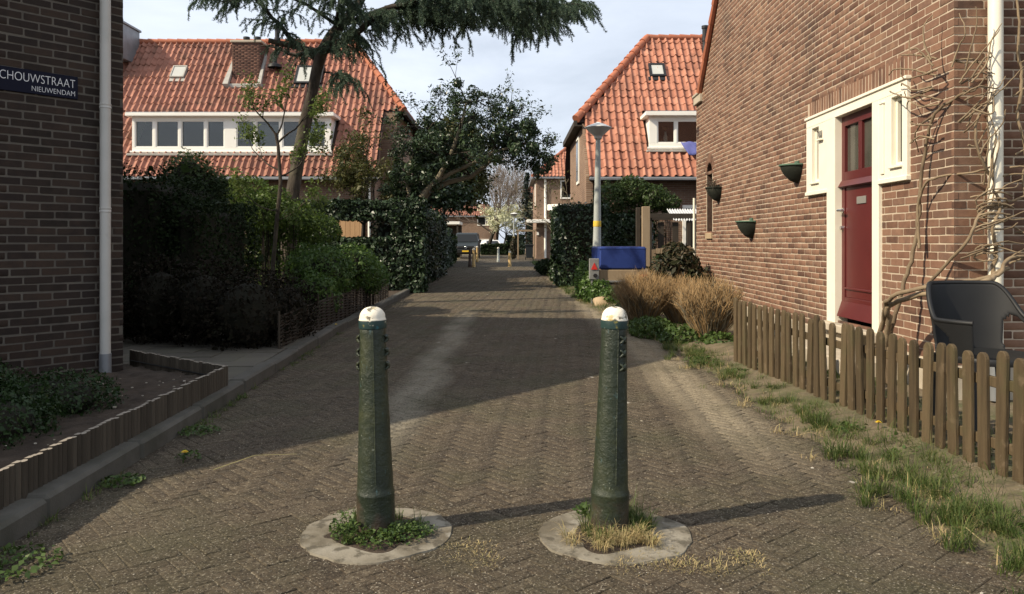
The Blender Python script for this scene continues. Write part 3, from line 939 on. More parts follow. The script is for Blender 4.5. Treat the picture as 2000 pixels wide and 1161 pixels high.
# near face, grazed by the sun
RN2 = Vector((.02, -1, 0)).normalized(); RU2 = Vector((1, .02, 0)).normalized()
brick_wall(RH, RC, RU2, RN2, 6.0, .34, RE, mt['brick_dark' if False else 'brick_lit'], nind=64, seed=6, phase=.5)
mortar(RH, RC, RU2, RN2, 6.0, .1, RE, mt['mortar'], name='side_mortar')
mb = MB(); mb.box(-.001, RL, -.1, .012, -.1, .335, FR, b=.006)
F2 = frame(RC, RU2, RN2); mb.box(-.012, 6, -.1, .012, -.1, .333, F2, b=.006)
RH.add('plinth', mb, mt['plinth'])
mb = MB()
mb.quad((RL, 0, 0), (RL, -6, 0), (RL, -6, RE), (RL, 0, RE), FR)
mb.poly([(0, -6, 0), (RL, -6, 0), (RL, -6, RE), (RL / 2, -6, RIDGE), (0, -6, RE)], FR)
RH.add('rear_wall', mb, mt['wall_x'])
# roof slabs and the clay verge that shows against the sky
mb = MB()
for sgn in (0, 1):
    a0 = (-.35, RE - .3) if sgn == 0 else (RL + .12 - .35, RE + .05)
    top_ = (RL / 2 - .12, RIDGE + .02)
    q = [(a0[0], -.03, a0[1]), (top_[0], -.03, top_[1]), (top_[0], -6.1, top_[1]), (a0[0], -6.1, a0[1])]
    if sgn: q = q[::-1]
    mb.prism(q, (0, 0, .1), FR)
RH.add('roof', mb, mt['tile_r'])
k = 0
d0 = Vector((-1, 0, rslope)).normalized()
for k in range(18):
    p = Vector((RL - .40, 0.03, RE + .02)) + d0 * (.33 * k)
    mb = MB(); b_ = p + d0 * .345
    mb.tube([FR @ p, FR @ b_], [.062, .05], 8)
    RH.add('verge_tile', mb, mt['terracotta'], smooth=True)
mb = MB(); mb.box(RL - .48, RL + .03, -.1, .05, RE - .16, RE - .02, FR, b=.01); mb.box(RL - .44, RL + .05, -.1, .07, RE - .02, RE + .03, FR, b=.01)
RH.add('corbel', mb, mt['plinth'])
mb = MB(); q0 = FR @ Vector((RL + .05, .03, .1)); mb.tube([q0, q0 + Vector((0, 0, 1.95))], .022, 10)
RH.add('corner_pipe', mb, mt['white'], smooth=True)

# door frame: cream boards with two slit windows
W_ = mt['white']
f0, f1 = -.06, .03
mb = MB()
mb.box(.656, 2.95, f0, f1, 2.50, 2.595, FR)                       # head
mb.box(.640, 2.966, -.02, f1 + .016, 2.585, 2.612, FR)            # drip moulding
mb.box(1.17, 1.30, f0 - .04, f1 + .001, .44, 2.50, FR)                   # jambs
mb.box(2.15, 2.36, f0 - .04, f1 + .001, .44, 2.50, FR)
dfr = RH.add('door_frame', mb, W_)
for (a, b, wa, wb) in ((.656, 1.17, .74, .935), (2.36, 2.95, 2.585, 2.79)):
    mb = MB()
    mb.box(a, wa, f0, f1 - .001, 1.79, 2.50, FR); mb.box(wb, b, f0, f1 - .001, 1.79, 2.50, FR)
    mb.box(wa, wb, f0, f1 - .001, 2.475, 2.50, FR); mb.box(wa, wb, f0, f1 - .001, 1.79, 1.89, FR)
    mb.box(a - .012, b + (.0 if a < 1 else .012), -.02, f1 + .011, 1.757, 1.795, FR)
    sp = RH.add('side_panel', mb, W_)
    mb = MB(); mb.box(wa, wb, -.055, -.045, 1.89, 2.475, FR, b=.001); RH.add('window_pane', mb, mt['glass'], parent=sp)
    mb = MB()
    mb.box(wa, wa + .028, -.045, -.012, 1.89, 2.475, FR); mb.box(wb - .028, wb, -.045, -.012, 1.89, 2.475, FR)
    mb.box(wa + .028, wb - .028, -.045, -.012, 2.447, 2.475, FR); mb.box(wa + .028, wb - .028, -.045, -.012, 1.89, 1.925, FR)
    RH.add('sash', mb, W_, parent=sp)
    mb = MB(); mb.box(wa - .01, wb + .01, f1 - .002, f1 + .022, 1.872, 1.892, FR); RH.add('sill', mb, W_, parent=sp)
# shallow pilaster strips beside the door
mb = MB(); mb.box(1.055, 1.115, f1 - .002, f1 + .012, 1.84, 2.45, FR); mb.box(1.045, 1.125, f1 - .002, f1 + .02, 2.45, 2.466, FR)
RH.add('moulding', mb, W_)
text_part(RH, '41', .115, frame(FR @ Vector((2.515, f1 + .0, 2.34)), -RU, RN), mt['number'], name='house_number', align='CENTER', extrude=.012)
mb = MB(); mb.box(2.45, 2.57, f1 - .002, f1 + .035, 2.315, 2.332, FR); RH.add('number_ledge', mb, W_)
# reveals behind the frame so that the wall has depth
mb = MB(); mb.box(1.15, 2.38, -.32, -.30, .40, 2.6, FR); RH.add('hall', mb, mt['room'])
# maroon door
D_ = mt['maroon']; dd = -.085
mb = MB()
mb.box(1.30, 1.37, dd, dd + .045, .50, 2.50, FR); mb.box(2.08, 2.15, dd, dd + .045, .50, 2.50, FR)
mb.box(1.37, 2.08, dd, dd + .045, 2.40, 2.50, FR); mb.box(1.37, 2.08, dd, dd + .045, 1.86, 1.945, FR)
mb.box(1.69, 1.76, dd, dd + .044, 1.945, 2.40, FR)
mb.box(1.37, 2.08, dd + .004, dd + .034, .70, 1.80, FR)
mb.box(1.37, 2.08, dd, dd + .045, .50, .70, FR)
door = RH.add('door', mb, D_)
mb = MB(); mb.prism([(1.30, dd + .045, 1.79), (1.30, dd + .085, 1.80), (1.30, dd + .05, 1.86), (1.30, dd + .045, 1.86)], (.85, 0, 0), FR)
RH.add('weather_bar', mb, D_, parent=door)
mb = MB(); mb.prism([(1.31, dd + .045, .50), (1.31, dd + .10, .51), (1.31, dd + .05, .66), (1.31, dd + .045, .66)], (.83, 0, 0), FR)
mb.box(1.37, 2.08, dd + .034, dd + .05, .78, .80, FR)
RH.add('kick_board', mb, D_, parent=door)
for (a, b) in ((1.37, 1.69), (1.76, 2.08)):
    mb = MB(); mb.box(a, b, dd + .006, dd + .014, 1.945, 2.40, FR, b=.001)
    RH.add('door_pane', mb, mt['glass_door'], parent=door)
mb = MB(); mb.box(1.60, 1.80, dd + .034, dd + .044, 1.615, 1.685, FR)
lp = RH.add('letter_plate', mb, mt['number'], parent=door)
mb = MB(); mb.tube([FR @ Vector((2.115, dd + .045, 1.565)), FR @ Vector((2.115, dd + .10, 1.565)), FR @ Vector((2.05, dd + .105, 1.565)), FR @ Vector((2.0, dd + .10, 1.565))], [.014, .014, .012, .01], 10)
mb.tube([FR @ Vector((2.115, dd + .04, 1.565)), FR @ Vector((2.115, dd + .055, 1.565))], .028, 14)
RH.add('door_handle', mb, mt['chrome'], parent=door, smooth=True)
mb = MB(); mb.tube([FR @ Vector((2.115, dd + .04, 1.39)), FR @ Vector((2.115, dd + .075, 1.39))], [.024, .02], 14)
RH.add('door_lock', mb, mt['chrome'], parent=door, smooth=True)
mb = MB(); mb.box(1.10, 2.42, -.12, .10, .36, .44, FR, b=.01); mb.box(1.0, 2.5, .02, .40, -.05, .22, FR, b=.012)
RH.add('doorstep', mb, mt['plinth'])
# white downpipe on the near face
P1 = F2 @ Vector((.262, .075, 0))
mb = MB(); mb.tube([P1 + Vector((0, 0, .43)), P1 + Vector((0, 0, RE - .1))], .05, 24)
dp = RH.add('downpipe', mb, mt['white'], smooth=True)
for z_ in (2.13, .78):
    mb = MB(); mb.lathe([(.05, z_ - .03), (.054, z_ - .028), (.054, z_ - .008), (.0515, z_ - .004), (.0515, z_ + .004), (.054, z_ + .008), (.054, z_ + .028), (.05, z_ + .03)], 24, Matrix.Translation(P1))
    RH.add('pipe_joint', mb, mt['white'], parent=dp, smooth=True)
mb = MB(); mb.tube([P1 + Vector((0, 0, .1)), P1 + Vector((0, 0, .44))], .047, 16)
RH.add('pipe_foot', mb, mt['zinc'], parent=dp, smooth=True)
mb = MB(); mb.box(-.1, 6, .12, .25, RE - .2, RE - .06, F2); RH.add('gutter', mb, mt['zinc'])

# ------------------------------------------------------------------ pantile roofs
def pantile(w, gz):
    n = 8
    prof = []
    for i in range(n + 1):
        t = i / n
        if t < .42:
            h = .056 * math.sin(math.pi * t / .42) ** .8 if t > 0 else 0
        else:
            h = -.022 * math.sin(math.pi * (t - .42) / .58)
        prof.append((t * w * 1.06 - w * .03, h))
    vs = []
    rows = [(0., .030), (gz * 1.1, .006)]
    for (s_, lift) in rows:
        for (x, h) in prof: vs.append((x, s_, h + lift))
    for (x, h) in prof: vs.append((x, 0.004, h + .008))
    m = n + 1
    fs = [(i, i + 1, m + i + 1, m + i) for i in range(n)] + [(2 * m + i, 2 * m + i + 1, i + 1, i) for i in range(n)]
    return vs, fs

def tile_field(T, E, U, S, nu, ns, w, gz, keep, mat, nind, seed=0, parent=None, flipx=False):
    r = np.random.default_rng(seed)
    U = Vector(U).normalized(); S = Vector(S).normalized(); Nn = U.cross(S)
    if Nn.z < 0: Nn = -Nn
    base = Matrix(((U.x, S.x, Nn.x, E[0]), (U.y, S.y, Nn.y, E[1]), (U.z, S.z, Nn.z, E[2]), (0, 0, 0, 1)))
    v_, f_ = pantile(w, gz)
    ms = []
    for i in range(nu):
        for j in range(ns):
            if not keep((i + .5) * w, (j + .5) * gz): continue
            ms.append(base @ Matrix.Translation((i * w + r.normal(0, .004), j * gz + r.normal(0, .006), r.normal(0, .005))) @ Matrix.Rotation(r.normal(0, .02), 4, 'Z') @ Matrix.Rotation(r.normal(0, .018), 4, 'X'))
    order = sorted(range(len(ms)), key=lambda i: (0 if inview(ms[i].translation, -5) else 1, ms[i].translation.y))
    me = bpy.data.meshes.new('roof_tile'); me.from_pydata(v_, [], f_); me.update(); me.materials.append(mat); smooth_mesh(me, 50)
    for i in order[:nind]:
        T.inst('roof_tile', me, ms[i], parent)
    if order[nind:]:
        mj = joined('tile_field', v_, f_, [ms[i] for i in order[nind:]])
        smooth_mesh(mj, 50)
        T.add('tile_field', mj, mat, parent, kind='stuff')

def ridge_caps(T, A, B, rad, mat, step=.36, parent=None, lift=.02):
    A = Vector(A); B = Vector(B); d = B - A; L = d.length; d.normalize()
    n = int(L / step)
    for k in range(n):
        p = A + d * (L * k / n) + Vector((0, 0, lift)); q = A + d * (L * (k + 1.08) / n) + Vector((0, 0, lift * .5))
        mb = MB(); mb.tube([p, q], [rad * 1.08, rad * .9], 10)
        T.add('ridge_tile', mb, mat, parent, smooth=True, ang=50)

def dormer(T, x0, x1, yf, zb, zt, yb, panes, mat=None, fascia=.13, bar=.05):
    """white box dormer facing -y; panes = list of (xa, xb)"""
    Wt = mt['white_trim']
    mb = MB()
    zs = zt - fascia
    # face built around the panes
    pz0, pz1 = zb + .16, zs - .10
    xs = [x0]
    for (a, b) in panes:
        mb.box(xs[-1], a, yf, yf + .09, pz0, pz1, b=.006); xs.append(b)
    mb.box(xs[-1], x1, yf, yf + .09, pz0, pz1, b=.006)
    mb.box(x0, x1, yf - .001, yf + .09, pz1, zs + .02, b=.006)
    mb.box(x0, x1, yf - .001, yf + .09, zb - .05, pz0, b=.006)
    body = T.add('dormer', mb, Wt)
    for (a, b) in ((x0 + .02, x0 + .06), (x1 - .06, x1 - .02)):
        mb = MB(); mb.box(a, b, yf + .09, yb, zb - .1, zs + .02); T.add('dormer_cheek', mb, Wt, body)
    mb = MB(); mb.box(x0 - .14, x1 + .14, yf - .2, yb, zs + .022, zt, b=.01)
    T.add('dormer_fascia', mb, Wt, body)
    mb = MB(); mb.box(x0 - .12, x1 + .12, yf - .18, yb, zt + .002, zt + .03, b=.004)
    T.add('dormer_roof', mb, mt['zinc'], body)
    mb = MB(); mb.box(x0 - .05, x1 + .05, yf - .06, yf, zb - .02, zb + .04, b=.006)
    T.add('dormer_sill', mb, Wt, body)
    mb = MB(); mb.box(x0 - .1, x1 + .1, yf - .20, yf + .02, zb - .14, zb - .06, b=.02)
    T.add('lead_apron', mb, mt['lead'], body)
    mb = MB(); mb.box(x0 + .1, x1 - .1, yf + .9, yf + .95, zb, zs); mb.box(x0 + .1, x1 - .1, yf + .1, yf + .9, zb - .05, zb)
    T.add('room', mb, mt['room'], body)
    for (a, b) in panes:
        mb = MB(); mb.box(a - .002, b + .002, yf + .055, yf + .065, pz0, pz1, b=.001)
        p = T.add('window_pane', mb, mt['glass_clear'], body)
        mb = MB(); t = .035
        mb.box(a, a + t, yf + .015, yf + .05, pz0, pz1); mb.box(b - t, b, yf + .015, yf + .05, pz0, pz1)
        mb.box(a + t, b - t, yf + .015, yf + .05, pz1 - t, pz1); mb.box(a + t, b - t, yf + .015, yf + .05, pz0, pz0 + t)
        T.add('sash', mb, Wt, p)
    return body

def roof_window(T, E, U, S, u0, u1, s0, s1, glassmat, rim=.06, lift=.10, cmat=None):
    U = Vector(U).normalized(); S = Vector(S).normalized(); Nn = U.cross(S)
    if Nn.z < 0: Nn = -Nn
    B = Matrix(((U.x, S.x, Nn.x, E[0]), (U.y, S.y, Nn.y, E[1]), (U.z, S.z, Nn.z, E[2]), (0, 0, 0, 1)))
    mb = MB()
    mb.box(u0, u0 + rim, s0, s1, -.02, lift, B); mb.box(u1 - rim, u1, s0, s1, -.02, lift, B)
    mb.box(u0 + rim, u1 - rim, s0, s0 + rim, -.02, lift, B); mb.box(u0 + rim, u1 - rim, s1 - rim, s1, -.02, lift, B)
    mb.box(u0 - .06, u1 + .06, s0 - .16, s0, -.01, .05, B)
    w = T.add('roof_window', mb, cmat or mt['black_metal'])
    mb = MB(); mb.box(u0 + rim, u1 - rim, s0 + rim, s1 - rim, lift - .04, lift - .02, B, b=.002)
    T.add('roof_pane', mb, glassmat, w)
    return w

def flue(T, x, y, z0, z1, r, hat=True):
    mb = MB()
    mb.lathe([(r * 1.5, z0), (r * 1.4, z0 + .12), (r, z0 + .2), (r, z0 + (z1 - z0) * .55), (r * 1.25, z0 + (z1 - z0) * .57), (r * 1.25, z0 + (z1 - z0) * .66), (r, z0 + (z1 - z0) * .68), (r, z1 - .1), (r * 1.3, z1 - .09), (r * 1.3, z1), (0.001, z1 + .01)], 14, Matrix.Translation((x, y, 0)))
    return T.add('flue', mb, mt['black_metal'], smooth=True)

# ---- left house with the long dormer
TL = Thing('tiled_house', 'house with steep orange tiled roof, long white dormer and brick chimney, behind the larch', 'house', (-10, 28, 0))
ye, ze, yr, zr = 25.5, 3.35, 29.5, 8.65
S_ = Vector((0, yr - ye, zr - ze)); SL = S_.length; Sd = S_.normalized()
xA, xHip, xRidge, zSide = -20.0, -3.70, -5.85, 5.75
sSide = (zSide - ze) / Sd.z
E_ = Vector((xA, ye, ze)); gl = .205; gs = .335
DL = (-12.48, -5.95, 26.15, 4.20, 5.47)
def keepL(u, s):
    x = xA + u
    if s > SL - .02: return False
    xm = -4.35 if s < sSide else xHip + (s - sSide) / (SL - sSide) * (xRidge - xHip)
    if x > xm: return False
    y_ = ye + Sd.y * s; z_ = ze + Sd.z * s
    if DL[0] - .02 < x < DL[1] + .05 and DL[3] - .12 < z_ < DL[4] + .05: return False
    return True
tile_field(TL, E_, (1, 0, 0), S_, int((xHip + .8 - xA) / gl), int(SL / gs) + 1, gl, gs, keepL, mt['tile_l'], 300, 11)
mb = MB()
o_ = Vector((0, 0, -.05))
mb.poly([Vector(p) + o_ for p in [(xA, ye, ze), (-4.35, ye, ze), (-4.35, ye + Sd.y * sSide, zSide), (xHip, ye + Sd.y * sSide, zSide), (xRidge, yr, zr), (xA, yr, zr)]])
yh = ye + Sd.y * sSide
mb.poly([Vector(p) + o_ for p in [(xHip, yh, zSide), (xHip, yr + 4 - (yh - ye), zSide), (xRidge, yr, zr)]])
mb.poly([Vector(p) + o_ for p in [(xA, yr, zr), (xRidge, yr, zr), (xHip, 2 * yr - yh, zSide), (xHip, 2 * yr - ye, ze), (xA, 2 * yr - ye, ze)]])
TL.add('roof_deck', mb, mt['under'])
# hip slope facing the lane
Sh = Vector((xRidge - xHip, 0, zr - zSide)); SHL = Sh.length
tile_field(TL, (xHip, 2 * yr - yh, zSide), (0, -1, 0), Sh, int((2 * yr - 2 * yh) / gl), int(SHL / gs) + 1, gl, gs,
           lambda u, s: s < SHL and abs(u - (yr - yh)) < (yr - yh) * (1 - s / SHL), mt['tile_l'], 0, 12)
ridge_caps(TL, (xA, yr, zr), (xRidge, yr, zr), .11, mt['terracotta'])
ridge_caps(TL, (xHip, yh, zSide), (xRidge, yr, zr), .11, mt['terracotta'], lift=.04)
PLx = [(-12.39, -11.79), (-11.70, -10.95), (-10.87, -10.10), (-10.02, -9.45), (-9.05, -8.47), (-8.40, -7.63), (-7.54, -6.79), (-6.70, -6.12)]
dl = dormer(TL, *DL[:5], 28.0, PLx)
for (a, b) in ((-8.98, -8.62), (-6.42, -6.10)):
    mb = MB(); nn = 14
    pts = [(a + (b - a) * i / nn, 26.15 + .30 + .02 * math.sin(i * 2.3)) for i in range(nn + 1)]
    for p, q in zip(pts[:-1], pts[1:]): mb.quad((p[0], p[1], 4.36), (q[0], q[1], 4.36), (q[0], q[1], 5.24), (p[0], p[1], 5.24))
    TL.add('curtain', mb, mt['curtain'], dl)
mb = MB(); mb.box(-8.36, -7.72, 26.32, 26.34, 4.42, 5.12); TL.add('blind', mb, mt['zinc'], dl)
roof_window(TL, E_, (1, 0, 0), S_, 7.86, 8.36, 4.62, 5.22, mt['glass2'], rim=.045, lift=.12, cmat=mt['lead'])
roof_window(TL, E_, (1, 0, 0), S_, 12.30, 13.28, 4.30, 5.22, mt['glass2'], rim=.08, lift=.12)
# brick chimney with courses
CH = [(-9.95, -8.93), (28.28, 29.35), 6.75, 8.72]
mb = MB(); mb.box(-9.94, -8.94, 28.29, 29.34, 6.6, 8.36, b=.002); ch = TL.add('chimney', mb, mt['mortar_dark'])
ms_ = []
for k in range(26):
    z_ = 6.70 + k * .0625
    x = -9.95 - (k % 2) * .11
    while x < -8.95:
        a = max(x, -9.95); b = min(x + .2155, -8.93)
        if b - a > .03: ms_.append((Vector(((a + b) / 2, 28.282, z_ + .03)), b - a - .01, Vector((1, 0, 0)), Vector((0, -1, 0))))
        x += .22
    y_ = 28.28 - ((k + 1) % 2) * .11
    while y_ < 29.34:
        a = max(y_, 28.28); b = min(y_ + .2155, 29.35)
        if b - a > .03: ms_.append((Vector((-8.932, (a + b) / 2, z_ + .03)), b - a - .01, Vector((0, 1, 0)), Vector((1, 0, 0))))
        y_ += .22
bv_, bf_ = brick_base(77, .052)
mats_c = [frame(p, U_, N_) @ Matrix.Diagonal((ln, 1, 1, 1)) for p, ln, U_, N_ in ms_]
TL.add('chimney_brick_field', joined('chimney_brick_field', bv_, bf_, mats_c), mt['brick_chim'], ch, kind='stuff')
mb = MB(); mb.box(-10.0, -8.88, 28.23, 29.4, 8.33, 8.42, b=.02); TL.add('chimney_cap', mb, mt['plinth'], ch)
mb = MB()
for xx in (-9.6, -9.2): mb.lathe([(.11, 8.40), (.09, 8.56), (.12, 8.58), (.12, 8.66), (.06, 8.67)], 12, Matrix.Translation((xx, 28.8, 0)))
TL.add('chimney_pot', mb, mt['black_metal'], ch, smooth=True)
mb = MB(); mb.box(-10.14, -8.78, 27.97, 28.27, 6.66, 6.82, b=.03); mb.prism([(-10.14, 27.95, 6.70), (-9.955, 27.95, 6.70), (-9.955, 28.9, 7.98), (-10.02, 28.9, 7.98)], (0, -.09, .09)); mb.prism([(-8.93, 27.95, 6.70), (-8.80, 27.95, 6.70), (-8.88, 28.9, 7.98), (-8.93, 28.9, 7.98)], (0, -.09, .09))
TL.add('chimney_flashing', mb, mt['lead'], ch)
flue(TL, -8.55, 29.0, 7.75, 9.15, .085)
mb = MB(); mb.lathe([(.26, 7.46), (.24, 7.56), (.09, 7.62), (.08, 7.9)], 14, Matrix.Translation((-8.45, 28.35, 0))); TL.add('vent_cowl', mb, mt['black_metal'], smooth=True)
mb = MB(); mb.lathe([(.09, 5.9), (.09, 6.5), (.13, 6.52), (.13, 6.66), (.02, 6.68)], 12, Matrix.Translation((-4.35, 29.3, 0))); TL.add('side_vent', mb, mt['black_metal'], smooth=True)
# metal clad chimney at the far end of the ridge
mb = MB(); mb.box(-14.9, -13.75, 28.0, 29.4, 7.75, 8.98, b=.01); mb.box(-14.95, -13.70, 27.95, 29.45, 8.98, 9.06, b=.01)
c2 = TL.add('clad_chimney', mb, mt['zinc'])
mb = MB(); mb.lathe([(.08, 9.05), (.08, 9.18), (.13, 9.2), (.13, 9.26), (.02, 9.3)], 12, Matrix.Translation((-14.1, 28.6, 0))); TL.add('chimney_pot', mb, mt['black_metal'], c2, smooth=True)
# walls, eaves, ground floor
yw = ye + .35
mb = MB(); mb.box(xA, -4.5, yw, yw + .2, 0, ze + .1); TL.add('front_wall', mb, mt['wall_x'])
mb = MB(); mb.poly([(-4.5, yw, 0), (-4.5, yh + .2, 0), (-4.5, yh + .2, zSide - .1), (-4.5, yw, ze + .3)])
mb.box(-4.5, -3.95, yh, yh + .2, 0, zSide - .06); mb.box(-4.1, -3.95, yh + .2, 2 * yr - yh, 0, zSide - .06)
TL.add('side_wall', mb, mt['wall_y'])
mb = MB(); mb.box(xA, -4.3, ye - .14, ye - .02, ze - .12, ze - .02, b=.02); TL.add('gutter', mb, mt['zinc'])
mb = MB(); mb.box(xA, -4.35, ye - .02, yw, ze - .1, ze - .06, b=.005); mb.box(xHip - .02, xHip + .1, yh - .05, 2 * yr - yh, zSide - .16, zSide - .02); TL.add('eaves_board', mb, mt['dark_wood'])
for (a, b, c, d) in ((-12.2, -10.4, .9, 2.6), (-8.6, -6.8, .9, 2.6)):
    mb = MB(); mb.box(a, b, yw - .05, yw - .002, c, d); w = TL.add('window', mb, mt['white_trim'])
    mb = MB(); mb.box(a + .1, (a + b) / 2 - .05, yw - .06, yw - .052, c + .1, d - .1); mb.box((a + b) / 2 + .05, b - .1, yw - .06, yw - .052, c + .1, d - .1); TL.add('window_pane', mb, mt['glass'], w)
for k in range(7):
    mb = MB(); xx = -5.85 + k * .155
    mb.box(xx, xx + .148, yw - .10, yw - .04, .1, 2.15 + rng.normal(0, .02)); TL.add('door_board', mb, mt['pale_wood'])
mb = MB(); mb.tube([(-4.62, yw - .08, .1), (-4.62, yw - .08, 3.2)], .045, 10); TL.add('downpipe', mb, mt['white_trim'], smooth=True)

# ---- right house with the vase in its dormer
TR = Thing('tiled_house', 'bright orange tiled house behind the lamp post, with blue cloth under its white dormer', 'house', (8, 26, 0))
ye, ze, yr, zr = 23.5, 3.18, 27.5, 8.29
S_ = Vector((0, yr - ye, zr - ze)); SL = S_.length; Sd = S_.normalized()
xB, xHip, xRidge, zSide = 12.0, 2.05, 4.69, 5.05
sSide = (zSide - ze) / Sd.z
gl = .228; gs = .345; xV = 2.28
E_ = Vector((xV, ye, ze))
DR = (4.17, 9.0, 24.22, 4.10, 5.19)
def keepR(u, s):
    x = xV + u
    if s > SL - .02: return False
    if s >= sSide:
        if x < xHip + (s - sSide) / (SL - sSide) * (xRidge - xHip): return False
    y_ = ye + Sd.y * s; z_ = ze + Sd.z * s
    if DR[0] - .05 < x < DR[1] and DR[3] - .12 < z_ < DR[4] + .05: return False
    return True
tile_field(TR, E_, (1, 0, 0), S_, int((xB - xV) / gl), int(SL / gs) + 1, gl, gs, keepR, mt['tile_r'], 300, 13)
mb = MB(); yh = ye + Sd.y * sSide
mb.poly([Vector(p) + o_ for p in [(xB, ye, ze), (xB, yr, zr), (xRidge, yr, zr), (xHip, yh, zSide), (xV, yh, zSide), (xV, ye, ze)]][::-1])
mb.poly([Vector(p) + o_ for p in [(xHip, yh, zSide), (xRidge, yr, zr), (xHip, 2 * yr - yh, zSide)]])
mb.poly([Vector(p) + o_ for p in [(xB, yr, zr), (xB, 2 * yr - ye, ze), (xHip, 2 * yr - ye, ze), (xHip, 2 * yr - yh, zSide), (xRidge, yr, zr)]])
TR.add('roof_deck', mb, mt['under'])
Sh = Vector((xRidge - xHip, 0, zr - zSide)); SHL = Sh.length
tile_field(TR, (xHip, yh, zSide), (0, 1, 0), Sh, int((2 * yr - 2 * yh) / gl), int(SHL / gs) + 1, gl, gs,
           lambda u, s: s < SHL and abs(u - (yr - yh)) < (yr - yh) * (1 - s / SHL), mt['tile_r'], 0, 14)
ridge_caps(TR, (xRidge, yr, zr), (xB, yr, zr), .11, mt['terracotta'])
ridge_caps(TR, (xHip - .05, yh - .05, zSide), (xRidge, yr, zr), .13, mt['terracotta'], lift=.05)
d2 = dormer(TR, *DR[:5], 26.5, [(4.42, 4.96), (5.02, 5.85), (5.95, 6.8), (6.9, 7.8)], fascia=.14)
mb = MB(); mb.lathe([(.06, 4.30), (.07, 4.36), (.075, 4.48), (.035, 4.56), (.03, 4.62), (.045, 4.64)], 14, Matrix.Translation((4.72, 24.5, 0)))
mb.box(4.5, 5.8, 24.33, 24.75, 4.27, 4.30)
vs_ = TR.add('window_vase', mb, mt['lamp_shade'], d2, smooth=True)
mb = MB()
for k in range(26):
    a = rng.uniform(0, 6.28); r_ = rng.uniform(0, .1); mb.lathe([(.0, -.02), (.03, 0), (.0, .025)], 6, Matrix.Translation((4.72 + r_ * math.cos(a), 24.5 + r_ * math.sin(a), 4.70 + rng.uniform(0, .1))))
TR.add('dried_flowers', mb, mt['pale_wood'], vs_)
# blue cloth hung below the window
nn = 10
vs = []; fs = []
for i in range(nn + 1):
    for j in range(6):
        x = 5.10 + i * .075 + j * .035; s_ = j / 5
        vs.append((x, 24.12 - .05 - .30 * s_ + .03 * math.sin(i * 1.9 + j), 4.27 - .42 * s_ - .02 * math.sin(i * 1.3)))
for i in range(nn):
    for j in range(5): fs.append((i * 6 + j, (i + 1) * 6 + j, (i + 1) * 6 + j + 1, i * 6 + j + 1))
mb = MB(); mb.add(vs, fs)
oc = single('hanging_cloth', mb, mt['blue_cloth'], 'blue cloth hanging out of the white dormer window', 'cloth', (5.6, 24.0, 3.9), smooth=True, ang=80)
sm = oc.modifiers.new('thickness', 'SOLIDIFY'); sm.thickness = .012
roof_window(TR, E_, (1, 0, 0), S_, 2.26, 2.80, 4.42, 5.05, mt['glass2'], rim=.08, lift=.10)
flue(TR, 6.52, 26.9, 7.35, 8.55, .09)
yw = ye + .35
mb = MB(); mb.box(2.40, xB, yw, yw + .2, 0, ze + .1); TR.add('front_wall', mb, mt['wall_x'])
mb = MB(); mb.prism([(2.20, ye + .12, 0), (2.20, yr * 2 - yh, 0), (2.20, yr * 2 - yh, zSide - .08), (2.20, yh, zSide - .08), (2.20, ye + .12, ze + .02)], (.2, 0, 0)); TR.add('side_wall', mb, mt['wall_y'])
mb = MB(); mb.box(xV, xB, ye - .14, ye - .02, ze - .12, ze - .02, b=.02); TR.add('gutter', mb, mt['zinc'])
mb = MB(); mb.box(xHip - .12, xHip - .02, yh - .2, 2 * yr - yh + .2, zSide - .2, zSide - .02); mb.box(xHip - .02, 2.2, yh - .2, 2 * yr - yh + .2, zSide - .2, zSide - .16); mb.box(xV, xB, ye - .02, yw, ze - .1, ze - .06)
TR.add('eaves_board', mb, mt['dark_wood'])
mb = MB(); mb.box(2.155, 2.198, 25.9, 26.75, 3.15, 4.70); sw = TR.add('side_window', mb, mt['white_trim'])
mb = MB(); mb.box(2.145, 2.152, 26.0, 26.65, 3.25, 4.60); TR.add('window_pane', mb, mt['glass'], sw)
mb = MB(); mb.box(5.1, 7.2, yw - .05, yw - .002, .9, 2.35); w = TR.add('window', mb, mt['white_trim'])
mb = MB(); mb.box(5.2, 6.1, yw - .06, yw - .052, 1.0, 2.25); mb.box(6.2, 7.1, yw - .06, yw - .052, 1.0, 2.25); TR.add('window_pane', mb, mt['glass'], w)

